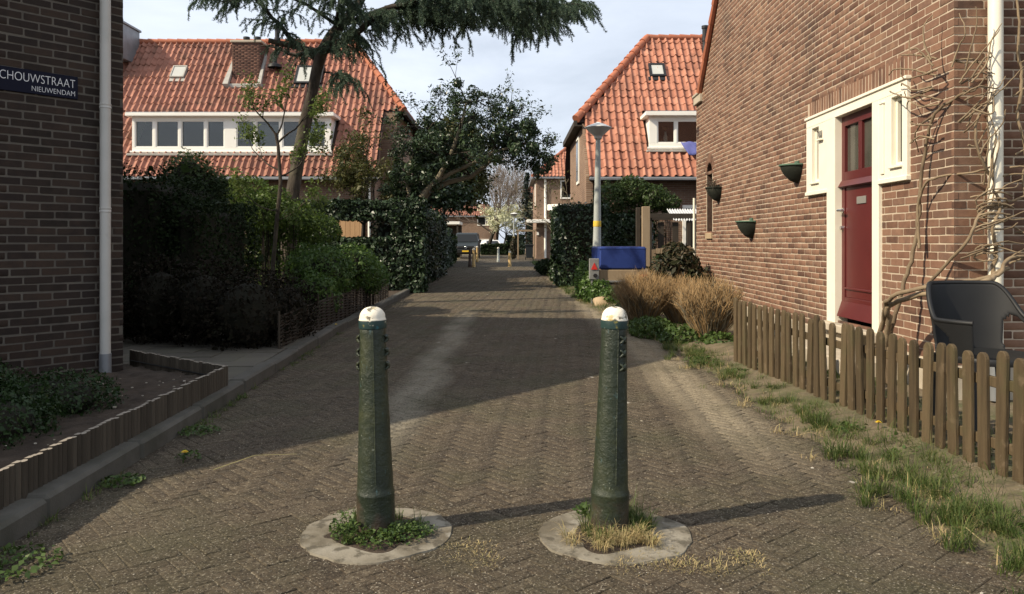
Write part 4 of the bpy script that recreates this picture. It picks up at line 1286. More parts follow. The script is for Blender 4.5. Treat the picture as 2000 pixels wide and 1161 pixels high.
# ---- houses farther down the lane on the right
def far_house(label, loc, x0, x1, y0, y1, ze, yr, zr, xr_, tile, windows, hip_dx, ground=.0, group=None):
    T = Thing('brick_house', label, 'house', loc, group)
    mb = MB(); mb.box(x0, x1, y0, y0 + .25, ground, ze, b=.01); T.add('front_wall', mb, mt['wall_x'])
    mb = MB(); mb.box(x0 - .01, x0 + .24, y0 + .25, y1, ground, ze, b=.01); mb.box(x1 - .24, x1 + .01, y0 + .25, y1, ground, ze, b=.01); mb.box(x0, x1, y1 - .25, y1 + .01, ground, ze); T.add('side_wall', mb, mt['wall_y'])
    mb = MB(); o = .3
    mb.poly([(x0 - o, y0 - o, ze - .05), (x1 + o, y0 - o, ze - .05), (x1 - hip_dx, yr, zr - .05), (x0 + hip_dx, yr, zr - .05)])
    mb.poly([(x0 - o, y1 + o, ze - .05), (x0 - o, y0 - o, ze - .05), (x0 + hip_dx, yr, zr - .05)])
    mb.poly([(x1 + o, y1 + o, ze - .05), (x0 - o, y1 + o, ze - .05), (x0 + hip_dx, yr, zr - .05), (x1 - hip_dx, yr, zr - .05)])
    mb.poly([(x1 + o, y0 - o, ze - .05), (x1 + o, y1 + o, ze - .05), (x1 - hip_dx, yr, zr - .05)])
    rd = T.add('roof', mb, mt['under'])
    S2 = Vector((0, yr - y0 + o, zr - ze)); L2 = S2.length; w2 = .26; g2 = .36
    W2 = x1 - x0 + 2 * o
    tile_field(T, (x0 - o, y0 - o, ze), (1, 0, 0), S2, int(W2 / w2), int(L2 / g2) + 1, w2, g2,
               lambda u, s: s < L2 and (hip_dx + o) * s / L2 < u < W2 - (hip_dx + o) * s / L2, tile, 0, 21, rd)
    S3 = Vector((hip_dx + o, 0, zr - ze)); L3 = S3.length; W3 = y1 - y0 + 2 * o
    tile_field(T, (x0 - o, y1 + o, ze), (0, -1, 0), S3, int(W3 / w2), int(L3 / g2) + 1, w2, g2,
               lambda u, s: s < L3 and (yr - y0 + o) * s / L3 < u < W3 - (yr - y0 + o) * s / L3, tile, 0, 22, rd)
    ridge_caps(T, (x0 - o, y0 - o, ze), (x0 + hip_dx, yr, zr), .13, mt['terracotta'], step=.5, parent=rd)
    mb = MB(); mb.box(x0 - o - .08, x1 + o, y0 - o - .1, y0 - o, ze - .16, ze - .03); mb.box(x0 - o - .08, x0 - o, y0 - o, y1 + o, ze - .16, ze - .03); mb.box(x0 - o, x1 + o, y0 - o, y0, ze - .1, ze - .07); mb.box(x0 - o, x0, y0, y1, ze - .1, ze - .07)
    T.add('gutter', mb, mt['zinc'])
    for (a, b, c, d) in windows:
        mb = MB(); mb.box(a, b, y0 - .06, y0 - .003, c, d); w = T.add('window', mb, mt['white_trim'])
        t = .1; m_ = (a + b) / 2
        if b - a > 1.2:
            mb = MB(); mb.box(a + t, m_ - t / 2, y0 - .07, y0 - .062, c + t, d - t); mb.box(m_ + t / 2, b - t, y0 - .07, y0 - .062, c + t, d - t)
        else:
            mb = MB(); mb.box(a + t, b - t, y0 - .07, y0 - .062, c + t, d - t)
        T.add('window_pane', mb, mt['glass'], w)
    return T
H3 = far_house('two storey brick house with white door canopy and downpipe, beyond the clipped ivy hedge', (6, 61, 0), 1.78, 11., 58., 67, 6.0, 62.5, 10.2, 4.2, mt['tile_r'],
               [(3.52, 4.32, 4.4, 5.75), (6.0, 7.5, 4.4, 5.75)], 4.4)
mb = MB(); mb.box(1.05, 3.1, 56.6, 58, 2.62, 2.85, b=.02); H3.add('door_canopy', mb, mt['white_trim'])
mb = MB(); mb.tube([(2.42, 57.9, .1), (2.42, 57.9, 5.8)], .085, 8); H3.add('downpipe', mb, mt['white_trim'], smooth=True)
mb = MB(); pts = [(2.55 + 1.9 * t, 57.95 - .9 * math.sin(math.pi * t) ** .7, 3.55) for t in [i / 12 for i in range(13)]]
mb.prism(pts + [(4.45, 58, 3.55), (2.55, 58, 3.55)], (0, 0, .42)); H3.add('bay_canopy', mb, mt['white_trim'])
mb = MB(); mb.box(1.72, 1.78, 59.5, 60.3, 3.9, 5.6); H3.add('side_window', mb, mt['white_trim'])
mb = MB(); mb.box(1.80, 1.96, 57.93, 57.99, 1.75, 1.98); H3.add('number_plate', mb, mt['white_trim'])
far_house('distant tiled house showing only a sliver of roof beside the spruce', (8, 86, 0), 1.55, 12., 82, 92, 6.3, 87, 10.8, 4, mt['tile_r'], [(2.2, 3.4, 4, 5.4)], 4.6)
far_house('distant brick house with red roof and white windows behind the bare tree', (-6, 99, 0), -13., -1.9, 95, 104, 4.4, 99.5, 6.0, 4, mt['tile_l'],
          [(-4.15, -3.1, 3.2, 4.3), (-3.0, -2.0, 3.2, 4.3), (-4.2, -2.2, .3, 1.6)], 1.2)

# ------------------------------------------------------------------ bollards in the foreground
def bollard(label, x, y, lean, cross_dirs, seed):
    T = Thing('bollard', label, 'bollard', (x, y, 0), 'iron bollards blocking the lane')
    Lm = Matrix.Translation((x, y, 0)) @ Matrix.Rotation(R(lean), 4, 'Y')
    jt = lambda a, z: .0013 * mn.noise(Vector((math.cos(a) * 3, math.sin(a) * 3, z * 14 + seed))) + .0006 * mn.noise(Vector((math.cos(a) * 11, math.sin(a) * 11, z * 40)))
    mb = MB()
    prof = [(.082, -.06), (.082, .02), (.0815, .10), (.0812, .165), (.0828, .171), (.0828, .177), (.079, .184)]
    for i in range(1, 36):
        t = i / 35
        prof.append((.077 - .0215 * t - .002 * math.sin(t * 3.14), .186 + t * .692))
    prof += [(.0545, .882)]
    mb.lathe(prof, 40, Lm, jt)
    body = T.add('post', mb, mt['bollard'], smooth=True, ang=40)
    mb = MB(); mb.lathe([(.053, .876), (.0585, .880), (.0595, .886), (.0595, .908), (.0585, .914), (.056, .916)], 40, Lm, jt)
    T.add('collar', mb, mt['cap_band'], smooth=True, ang=40)
    mb = MB(); pr = [(.0578, .910), (.0582, .918)]
    for i in range(10):
        a = R(90 * i / 9); pr.append((.0565 * math.cos(a) ** .8 if i < 9 else .0005, .920 + .052 * math.sin(a)))
    mb.lathe(pr, 40, Lm, jt)
    T.add('cap', mb, mt['cap'], smooth=True, ang=40)
    # two cast seams
    for a in (R(-78), R(102)):
        mb = MB(); mb.tube([Lm @ Vector((r * math.cos(a), r * math.sin(a), z)) for r, z in prof[8:-1:3]], .0035, 5); T.add('casting_seam', mb, mt['bollard'], smooth=True)
    # raised saltire crosses, three in a column
    for a0 in cross_dirs:
        for k in range(3):
            z = .835 - k * .058
            t = (z - .186) / .692; r = .077 - .0215 * t + .001
            a = R(a0)
            mb = MB()
            c = Vector((r * math.cos(a), r * math.sin(a), z)); tx = Vector((-math.sin(a), math.cos(a), 0)); nn_ = Vector((math.cos(a), math.sin(a), 0))
            for s_ in (1, -1):
                d = (tx * s_ + Vector((0, 0, 1))).normalized() * .021
                mb.tube([Lm @ (c - d - nn_ * .003), Lm @ (c - d * .6 + nn_ * .004), Lm @ (c + nn_ * .007), Lm @ (c + d * .6 + nn_ * .004), Lm @ (c + d - nn_ * .003)], [.004, .0065, .007, .0065, .004], 6)
            T.add('cross', mb, mt['bollard'], smooth=True, ang=60)
    return T
BL = (-.585, 3.43); BR = (.418, 3.43)
bollard('green iron bollard with white cap, left of the two in the foreground', *BL, -1.0, (-6, 186), 1)
bollard('green iron bollard with white cap, right one casting its shadow towards the picket fence', *BR, 1.5, (-56, 124), 5)

# concrete collars round the bollards: ragged rings
def footing(label, x, y, ro, ri, seed, sx=1.):
    mb = MB(); n = 64
    ring = []
    for k in range(n):
        a = 2 * math.pi * k / n
        c, s = math.cos(a), math.sin(a)
        e = ro * (1 + .07 * mn.noise(Vector((c * 1.4 + seed, s * 1.4, .3))) + .035 * mn.noise(Vector((c * 5, s * 5, seed))))
        q = ri * (1 + .55 * mn.noise(Vector((c * 1.2, s * 1.2, seed + 2.2))))
        z = .006 + .004 * mn.noise(Vector((c * 2, s * 2, seed)))
        m_ = (e + q) / 2
        ring.append([(x + e * sx * c, y + e * s, -.006), (x + e * .985 * sx * c, y + e * .985 * s, z), (x + m_ * sx * c, y + m_ * s, z + .002), (x + q * sx * c, y + q * s, z + .003), (x + q * .97 * sx * c, y + q * .97 * s, -.006)])
    vs = [p for r in ring for p in r]; fs = []
    for k in range(n):
        l = (k + 1) % n
        for j in range(4): fs.append((k * 5 + j, l * 5 + j, l * 5 + j + 1, k * 5 + j + 1))
    mb.add(vs, fs)
    o = single('concrete_footing', mb, mt['concrete'], label, 'footing', (x, y, 0), 'concrete rings round the bollards', smooth=True, ang=50)
    mb = MB(); vs = [(x, y, .022)]; fs = []
    for k in range(24):
        a = 2 * math.pi * k / 24
        vs.append((x + ri * 1.42 * math.cos(a), y + ri * 1.42 * math.sin(a), .0015))
        fs.append((0, 1 + k, 1 + (k + 1) % 24))
    mb.add([(p[0] - x, p[1] - y, p[2]) for p in vs], fs)
    s = link('soil_infill', mb.mesh('soil_infill'), mt['soil'], o, True, 80)
footing('worn pale concrete ring in the paving under the left bollard', -.585, 3.41, .325, .20, 1)
footing('worn pale concrete ring with dry grass under the right bollard', .435, 3.40, .325, .18, 4)

# ------------------------------------------------------------------ foliage tools
def unit(v): return v / np.maximum(np.linalg.norm(v, axis=1, keepdims=True), 1e-9)

def leaves(P, Nrm, size, rs, asp=.62, spread=.9, fold=.25, svar=.35, droop=0.):
    """diamond leaves at points P, roughly facing Nrm"""
    n = len(P)
    Nn = unit(Nrm + rs.normal(0, spread, (n, 3)))
    d = rs.normal(0, 1, (n, 3)); d[:, 2] -= droop
    d = unit(d - Nn * np.sum(d * Nn, axis=1, keepdims=True))
    w = np.cross(Nn, d)
    s = (size * np.exp(rs.normal(0, svar, n)))[:, None]
    v = np.empty((n, 4, 3))
    v[:, 0] = P - d * s * .5
    v[:, 1] = P + w * s * asp * .5 + Nn * s * fold * .5 - d * s * .05
    v[:, 2] = P + d * s * .55 - Nn * s * .08
    v[:, 3] = P - w * s * asp * .5 + Nn * s * fold * .5 - d * s * .05
    f = np.arange(n * 4).reshape(n, 4)
    return v.reshape(-1, 3), f

def leaf_part(T, name, P, Nrm, size, mat, seed=0, **kw):
    rs = np.random.default_rng(seed)
    v, f = leaves(np.asarray(P, float), np.asarray(Nrm, float), size, rs, **kw)
    me = fast_mesh(name, v, f)
    return T.add(name, me, mat)

def fbm(p, s):
    return mn.noise(Vector(p) * s) + .5 * mn.noise(Vector(p) * s * 2.3)

def box_surface(rs, n, x0, x1, y0, y1, z0, z1, faces='-x+x-y+y+z', rough=.12, depth=.16):
    ar = {'-x': (y1 - y0) * (z1 - z0), '+x': (y1 - y0) * (z1 - z0), '-y': (x1 - x0) * (z1 - z0), '+y': (x1 - x0) * (z1 - z0), '+z': (x1 - x0) * (y1 - y0)}
    fl = [faces[i:i + 2] for i in range(0, len(faces), 2)]
    w = np.array([ar[k] for k in fl]); w = w / w.sum()
    ch = rs.choice(len(fl), n, p=w)
    u = rs.random((n, 3)); P = np.array([x0, y0, z0]) + u * np.array([x1 - x0, y1 - y0, z1 - z0])
    Nn = np.zeros((n, 3))
    for i, k in enumerate(fl):
        a = 'xyz'.index(k[1]); s = 1 if k[0] == '+' else -1
        m = ch == i
        P[m, a] = (x1, y1, z1)[a] if s > 0 else (x0, y0, z0)[a]
        Nn[m, a] = s
    off = np.array([rough * fbm(p, 1.6) for p in P])
    P += Nn * (off - depth * rs.random(n) ** 2)[:, None] + rs.normal(0, .015, (n, 3))
    return P, Nn

def ellipsoids(rs, n, blobs, inner=.55):
    """points in the outer shells of blobs (cx,cy,cz,rx,ry,rz)"""
    B = np.array(blobs, float)
    w = (B[:, 3] * B[:, 4] * B[:, 5]) ** .67; w /= w.sum()
    ch = rs.choice(len(B), n, p=w)
    d = unit(rs.normal(0, 1, (n, 3)))
    r = inner + (1 - inner) * rs.random(n) ** .6
    lump = np.array([1 + .22 * mn.noise(Vector(q * 2.2) + Vector((c * 3.1, 0, 0))) for q, c in zip(d, ch)])
    P = B[ch, :3] + d * B[ch, 3:] * (r * lump)[:, None]
    return P, d + np.array([0, 0, .35])

def grow(mb, tips, p, d, L, r, level, rs, wig=.18, up=.06, spread=.75, kids=(2, 4), seg=6, nseg=5, shrink=.66, rmin=.003, rk=.55):
    p = Vector(p); d = Vector(d).normalized()
    pts = [p.copy()]
    for i in range(nseg):
        d = (d + Vector(rs.normal(0, wig, 3)) + Vector((0, 0, up))).normalized()
        p = p + d * (L / nseg); pts.append(p.copy())
    rad = [max(rmin, r * (1 - .5 * i / nseg)) for i in range(nseg + 1)]
    mb.tube(pts, rad, seg, cap=False)
    if level <= 0:
        tips += [(q, d) for q in pts[1:]]
        return
    if level == 1: tips += [(q, d) for q in pts[3:]]
    k = rs.integers(kids[0], kids[1] + 1)
    for j in range(k):
        t = 1. if j == 0 else rs.uniform(.35, .95)
        i = min(nseg - 1, int(t * nseg)); f = t * nseg - i
        q = pts[i].lerp(pts[i + 1], min(1, f))
        ax = Vector(rs.normal(0, 1, 3)); ax = (ax - d * ax.dot(d)).normalized()
        nd_ = (d + ax * (spread * rs.uniform(.6, 1.2) if j else spread * .35)).normalized()
        grow(mb, tips, q, nd_, L * shrink * rs.uniform(.8, 1.15), max(rmin, rad[i] * rk * (1.25 if j == 0 else 1)), level - 1, rs, wig, up, spread, kids, max(3, seg - 1), max(3, nseg - 1), shrink, rmin, rk)

def tip_points(tips, n, rs, s=.12):
    T_ = np.array([list(t[0]) for t in tips]); D_ = np.array([list(t[1]) for t in tips])
    i = rs.integers(0, len(T_), n)
    return T_[i] + rs.normal(0, s, (n, 3)), D_[i] * .4 + rs.normal(0, .3, (n, 3)) + np.array([0, 0, .8])

# ------------------------------------------------------------------ log edging of the soil bed
LE = Thing('log_edging', 'low edging of upright half logs round the soil bed', 'edging', (-2.25, 4.5, .1))
def logs(A, B, z0, h, inner):
    A = Vector(A); B = Vector(B); L = (B - A).length; d = (B - A).normalized(); nrm = Vector((d.y, -d.x, 0))
    if inner: nrm = -nrm
    s = 0
    while s < L:
        w = random.uniform(.038, .052)
        c = A + d * (s + w / 2); hh = h + random.uniform(-.006, .006)
        pts = [c - d * w * .5 - nrm * .012]
        for k in range(7):
            a = math.pi * (1 - k / 6)
            pts.append(c + d * (w * .5 * math.cos(a)) + nrm * (w * .34 * math.sin(a)))
        pts.append(c + d * w * .5 - nrm * .012)
        mb = MB(); n = len(pts)
        mb.add([(p.x, p.y, z0) for p in pts] + [(p.x, p.y, z0 + hh) for p in pts], [(i, (i + 1) % n, n + (i + 1) % n, n + i) for i in range(n)])
        o = LE.add('half_log', mb, mt['log'])
        mb = MB(); mb.poly([(p.x, p.y, z0 + hh + .0005) for p in pts]); LE.add('cut_end', mb, mt['log_top'], o)
        s += w + .001
logs((-2.175, 1.9, 0), (-2.285, 6.34, 0), .06, .20, False)
logs((-2.285, 6.34, 0), (-3.50, 7.30, 0), .06, .20, True)
mb = MB(); A = Vector((-2.30, 6.325, .17)); B = Vector((-3.49, 7.265, .17)); mb.tube([A, B], .005, 5); LE.add('binding_wire', mb, mt['black_metal'])

# ground cover in the bed, weeds at the kerb
def low_plant(name, label, blobs, n, size, mat, loc, seed, cat='shrub', stems=14, group=None, core=True, **kw):
    T = Thing(name, label, cat, loc, group)
    rs = np.random.default_rng(seed)
    P, Nn = ellipsoids(rs, n, blobs)
    m = P[:, 2] > loc[2] - .02
    leaf_part(T, 'foliage', P[m], Nn[m], size, mat, seed, **kw)
    mb = MB()
    for b in blobs:
        for k in range(stems):
            a = rs.uniform(0, 6.28); q = Vector((b[0] + b[3] * .6 * math.cos(a) * rs.random(), b[1] + b[4] * .6 * math.sin(a) * rs.random(), b[2] + b[5] * rs.uniform(.0, .7)))
            r0 = Vector((b[0] + .1 * math.cos(a), b[1] + .1 * math.sin(a), loc[2]))
            mb.tube([r0, r0.lerp(q, .5) + Vector((0, 0, .05)), q], [.012, .008, .004], 5, cap=False)
    T.add('stems', mb, mt['bark_dark'])
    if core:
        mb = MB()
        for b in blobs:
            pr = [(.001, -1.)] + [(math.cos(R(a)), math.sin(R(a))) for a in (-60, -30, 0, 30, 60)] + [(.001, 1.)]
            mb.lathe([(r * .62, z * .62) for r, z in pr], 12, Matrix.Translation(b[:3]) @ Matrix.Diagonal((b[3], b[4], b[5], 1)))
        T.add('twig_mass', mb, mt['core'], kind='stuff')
    return T
low_plant('ground_cover_plant', 'low dark green leafy plant in the soil bed at the left edge', [(-3.35, 4.75, .22, .55, .5, .24), (-3.05, 5.3, .2, .42, .4, .2), (-3.0, 4.55, .2, .4, .4, .22), (-3.7, 5.2, .25, .5, .5, .25)], 20000, .021, mt['leaf_low'], (-3.3, 4.9, .13), 31, 'plant')
low_plant('wall_shrub', 'small dark shrub against the brick wall under the street name plate', [(-4.15, 5.65, .38, .32, .32, .42), (-4.0, 5.75, .25, .3, .3, .25)], 6500, .026, mt['leaf_dark'], (-4.1, 5.7, .13), 32)

# ------------------------------------------------------------------ hedges on the left
def block_hedge(name, label, boxes, n, size, mat, loc, seed, holes=None, core_in=.12, depth=.2, rough=.14, cat='hedge', **kw):
    T = Thing(name, label, cat, loc)
    rs = np.random.default_rng(seed)
    vol = np.array([(b[1] - b[0] + b[3] - b[2]) * (b[5] - b[4]) for b in boxes]); vol = vol / vol.sum()
    Ps, Ns = [], []
    for b, w in zip(boxes, vol):
        fc = b[6] if len(b) > 6 else '-x+x-y+y+z'
        P, Nn = box_surface(rs, int(n * w), *b[:6], faces=fc, rough=rough, depth=depth); Ps.append(P); Ns.append(Nn)
    P = np.vstack(Ps); Nn = np.vstack(Ns)
    keep = P[:, 2] > .03
    if holes is not None: keep &= ~holes(P)
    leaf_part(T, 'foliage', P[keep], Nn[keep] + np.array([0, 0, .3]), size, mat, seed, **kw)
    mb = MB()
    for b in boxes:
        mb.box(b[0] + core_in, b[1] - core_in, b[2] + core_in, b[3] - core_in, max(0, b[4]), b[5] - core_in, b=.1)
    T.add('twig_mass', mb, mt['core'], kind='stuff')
    return T
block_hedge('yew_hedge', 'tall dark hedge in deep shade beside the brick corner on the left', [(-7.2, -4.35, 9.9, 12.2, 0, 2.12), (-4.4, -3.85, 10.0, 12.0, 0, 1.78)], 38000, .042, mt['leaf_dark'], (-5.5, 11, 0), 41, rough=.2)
low_plant('dark_shrub', 'dark purple leaved shrub clipped low along the kerb', [(-2.95, 8.9, .45, .55, .62, .56), (-3.55, 9.2, .5, .5, .6, .6), (-2.75, 9.7, .4, .4, .5, .5), (-4.1, 9.3, .5, .5, .5, .65)], 15000, .035, mt['leaf_red'], (-3.2, 9.2, .06), 42)
low_plant('upright_shrub', 'rounded dark green shrub rising above the tall hedge in front of the dormer', [(-5.0, 12.3, 2.25, .36, .4, .42), (-4.75, 12.4, 2.05, .36, .4, .42), (-4.8, 12.3, 1.2, .55, .5, .9)], 9500, .042, mt['leaf_mid'], (-4.6, 12.3, .06), 43, stems=8)
low_plant('leafy_shrub', 'bright green leafy shrub lit at the top, under the slender young tree', [(-4.75, 13.6, 1.85, .55, .5, .36), (-4.2, 13.5, 1.75, .55, .5, .36), (-4.55, 13.8, 2.15, .36, .4, .26), (-3.75, 13.7, 1.62, .5, .4, .36), (-4.1, 13.7, 2.02, .3, .3, .22), (-3.35, 13.8, 1.45, .4, .4, .3), (-4.7, 13.9, 1.3, .7, .5, .6), (-4.0, 14.0, .9, .8, .5, .8)], 17000, .045, mt['leaf_fresh'], (-4.0, 13.7, .06), 44, stems=8, core=False)
low_plant('fresh_green_shrub', 'fresh green bush growing over the woven fence', [(-2.95, 12.6, .72, .45, .5, .5), (-2.75, 13.6, .82, .5, .5, .42), (-3.3, 13.2, .75, .5, .5, .5), (-2.62, 14.6, .62, .35, .5, .34), (-2.9, 11.8, .42, .35, .4, .4)], 16000, .042, mt['leaf_green'], (-2.9, 13, .06), 45)
def ivy_hole(P):
    # arch window through the screen and through its far left part
    a = (P[:, 1] < 21.0) & (P[:, 2] > 1.36) & (P[:, 2] < 1.78) & (P[:, 0] > -4.28) & (P[:, 0] < -2.98)
    b = (P[:, 1] < 21.0) & (P[:, 2] > 1.42) & (P[:, 2] < 1.74) & (P[:, 0] > -5.3) & (P[:, 0] < -4.75)
    return a | b
IV = block_hedge('ivy_screen', 'clipped dark ivy screen with a window opening cut through it', [(-6.2, -2.15, 19.5, 20.0, 0, 1.36, '-y+y+x+z'), (-6.2, -4.28, 19.5, 20.0, 1.36, 2.25, '-y+y+z'), (-4.28, -2.98, 19.5, 20.0, 1.78, 2.25, '-y+y+z'), (-2.98, -2.15, 19.5, 20.0, 1.36, 2.3, '-y+y+x+z')],
                 26000, .075, mt['ivy'], (-4, 19.7, 0), 46, holes=ivy_hole, core_in=.1, depth=.14, rough=.09, spread=.7)
block_hedge('ivy_hedge', 'long dark ivy hedge running along the left side of the lane', [(-3.6, -2.45, 20.2, 30, 0, 2.2), (-4.2, -3.0, 30, 40, 0, 1.9)], 26000, .085, mt['ivy'], (-3.2, 29, 0), 47, rough=.2, spread=.7)

# woven willow fence along the kerb
WF = Thing('woven_fence', 'low woven willow fence along the kerb under the green bush', 'fence', (-2.6, 12, .06))
k = 0
yy = 8.6
posts_w = []
while yy < 17.5:
    x = xl(yy) - .22; posts_w.append((x, yy)); mb = MB(); mb.tube([(x, yy, .0), (x + rng.normal(0, .01), yy, .48 + rng.normal(0, .03))], .013, 6); WF.add('stake', mb, mt['wattle']); yy += .33
for r_ in range(19):
    z = .08 + r_ * .0205
    pts = []
    for i, (x, y_) in enumerate(posts_w):
        s_ = .016 if (i + r_) % 2 else -.016
        pts.append((x + s_, y_, z + rng.normal(0, .004)))
    mb = MB(); mb.tube(pts, .0085, 5); WF.add('willow_rod', mb, mt['wattle'], smooth=True)

# ------------------------------------------------------------------ trees on the left
def larch():
    T = Thing('larch_tree', 'leaning larch with drooping needle branches reaching over the lane', 'tree', (-4.25, 15.6, 0))
    rs = np.random.default_rng(61)
    Y = 15.6
    trunk = [(-4.40, Y, 0), (-4.36, Y, 1.2), (-4.30, Y, 2.2), (-4.18, Y, 2.9), (-4.06, Y + .05, 3.6), (-3.92, Y, 4.15), (-3.82, Y - .05, 4.6), (-3.70, Y - .1, 4.95), (-3.52, Y - .15, 5.22), (-3.30, Y - .2, 5.45), (-3.0, Y - .25, 5.75), (-2.7, Y - .3, 6.3), (-2.6, Y - .3, 7.1), (-2.55, Y - .3, 8.0)]
    rad = [.18, .155, .14, .13, .12, .112, .11, .115, .11, .10, .09, .08, .06, .03]
    mb = MB(); mb.tube(trunk, rad, 14)
    # lumps on the bark
    mb.v = [tuple(Vector(v) + Vector((.022 * mn.noise(Vector(v) * 5), .022 * mn.noise(Vector(v) * 5 + Vector((3, 0, 0))), 0))) for v in mb.v]
    T.add('trunk', mb, mt['bark'], smooth=True, ang=80)
    limbs = [
        ([(-3.72, Y - .1, 4.9), (-3.4, Y - .3, 5.02), (-3.0, Y - .4, 5.2), (-2.6, Y - .5, 5.5), (-2.0, Y - .6, 5.72), (-1.2, Y - .7, 5.78), (-.4, Y - .8, 5.72), (.4, Y - .9, 5.62), (1.15, Y - 1., 5.62)], .075),
        ([(-3.3, Y - .2, 5.45), (-2.4, Y + .2, 5.9), (-1.4, Y + .4, 6.05), (-.4, Y + .5, 6.0), (.6, Y + .5, 5.95), (1.2, Y + .5, 6.1)], .06),
        ([(-3.86, Y, 4.85), (-4.2, Y - .2, 5.1), (-4.6, Y - .4, 5.55), (-4.9, Y - .6, 5.9), (-5.3, Y - .8, 6.05)], .06),
        ([(-3.9, Y, 4.95), (-4.3, Y + .3, 4.98), (-4.7, Y + .4, 5.12), (-5.1, Y + .5, 5.2)], .055),
        ([(-3.0, Y - .25, 5.75), (-3.6, Y - .5, 6.2), (-4.4, Y - .6, 6.3), (-5.2, Y - .7, 6.1), (-5.6, Y - .8, 5.9)], .05),
        ([(-2.7, Y - .45, 5.55), (-2.1, Y - .2, 5.68), (-1.3, Y - .1, 5.68), (-.5, Y, 5.62), (.2, Y + .1, 5.55), (.8, Y + .1, 5.6)], .045),
        ([(-2.4, Y - .5, 5.7), (-1.6, Y - 1.1, 5.7), (-.8, Y - 1.5, 5.6), (0., Y - 1.7, 5.52), (.6, Y - 1.8, 5.5)], .045),
        ([(-3.4, Y - .2, 5.4), (-3.2, Y - .8, 5.75), (-3.1, Y - 1.4, 5.85), (-2.9, Y - 1.9, 5.8)], .045),
        ([(-2.8, Y - .3, 6.1), (-2.0, Y - .9, 6.25), (-1.0, Y - 1.2, 6.2), (0., Y - 1.4, 6.1)], .05),
        ([(-2.8, Y - .3, 6.2), (-2.2, Y + .6, 6.4), (-1.2, Y + 1.1, 6.4), (0, Y + 1.4, 6.3)], .05),
        ([(-3.7, Y, 4.6), (-3.45, Y - .25, 4.45), (-3.2, Y - .5, 4.5), (-3.05, Y - .6, 4.35)], .02),
        ([(-3.3, Y - .2, 5.4), (-3.9, Y - .6, 5.75), (-4.6, Y - .9, 5.85), (-5.25, Y - 1.1, 5.62)], .04)]
    P = []; D = []
    tw = MB()
    for li, (pts, r0) in enumerate(limbs):
        pv_ = [Vector(p) for p in pts]
        mbl = MB()
        # resample smooth-ish
        q = []
        for a, b in zip(pv_[:-1], pv_[1:]):
            for t in (0, .33, .66): q.append(a.lerp(b, t) + Vector(rs.normal(0, .018, 3)))
        q.append(pv_[-1])
        mbl.tube(q, [max(.008, r0 * (1 - .85 * i / len(q))) for i in range(len(q))], 8)
        T.add('limb', mbl, mt['bark_dark'], smooth=True, ang=80)
        if li == 3: continue
        n = len(q)
        step = 1
        for i in range(2, n, step):
            d0 = (q[min(i + 1, n - 1)] - q[i - 1]).normalized()
            for rep in range((4 if li not in (2, 4) else 2) if li not in (10, 11) else 1):
                sd = Vector(rs.normal(0, 1, 3)); sd.z = rs.uniform(-.55, .55); sd = (sd + d0 * rs.uniform(.2, 1.)).normalized()
                L = rs.uniform(.35, .95) * (1.1 - .45 * i / n)
                pp = q[i].copy(); path = [pp.copy()]
                for k in range(5):
                    sd = (sd + Vector((0, 0, -.10)) + Vector(rs.normal(0, .12, 3))).normalized()
                    pp = pp + sd * L / 5; path.append(pp.copy())
                tw.tube(path, [.011, .010, .008, .006, .005, .004], 4, cap=False)
                for k in range(1, 6):
                    # hanging twigs carry the needle tufts
                    for h in range(2):
                        hd = Vector((rs.normal(0, .35), rs.normal(0, .35), -1)) + sd * .7
                        hd.normalize(); hl = rs.uniform(.10, .34)
                        e = path[k] + hd * hl
                        tw.tube([path[k], path[k].lerp(e, .5), e], [.004, .003, .002], 3, cap=False)
                        m = int(hl / .021) + 2
                        for j in range(m):
                            c = path[k].lerp(e, j / m)
                            P.append(c); D.append(hd)
                    for j in range(7):
                        c = path[k - 1].lerp(path[k], j / 7); P.append(c); D.append(sd)
    T.add('twigs', tw, mt['bark_dark'])
    P = np.array([list(p) for p in P]); D = np.array([list(p) for p in D])
    rep = 6
    P = np.repeat(P, rep, 0); D = np.repeat(D, rep, 0)
    n = len(P)
    d = unit(rs.normal(0, 1, (n, 3)) + D * .55)
    w = unit(np.cross(d, rs.normal(0, 1, (n, 3))))
    L = rs.uniform(.025, .048, (n, 1)); ww = .0052
    v = np.stack([P - w * ww, P + w * ww, P + d * L + w * ww * .4, P + d * L - w * ww * .4], 1)
    T.add('needles', fast_mesh('needles', v.reshape(-1, 3), np.arange(n * 4).reshape(n, 4)), mt['needle'])
    # sawn stub where a limb was cut
    mb = MB(); mb.tube([(-3.78, Y, 4.98), (-4.25, Y - .1, 5.06), (-4.72, Y - .15, 5.16)], [.06, .055, .05], 10); T.add('cut_limb', mb, mt['bark'], smooth=True)
larch()

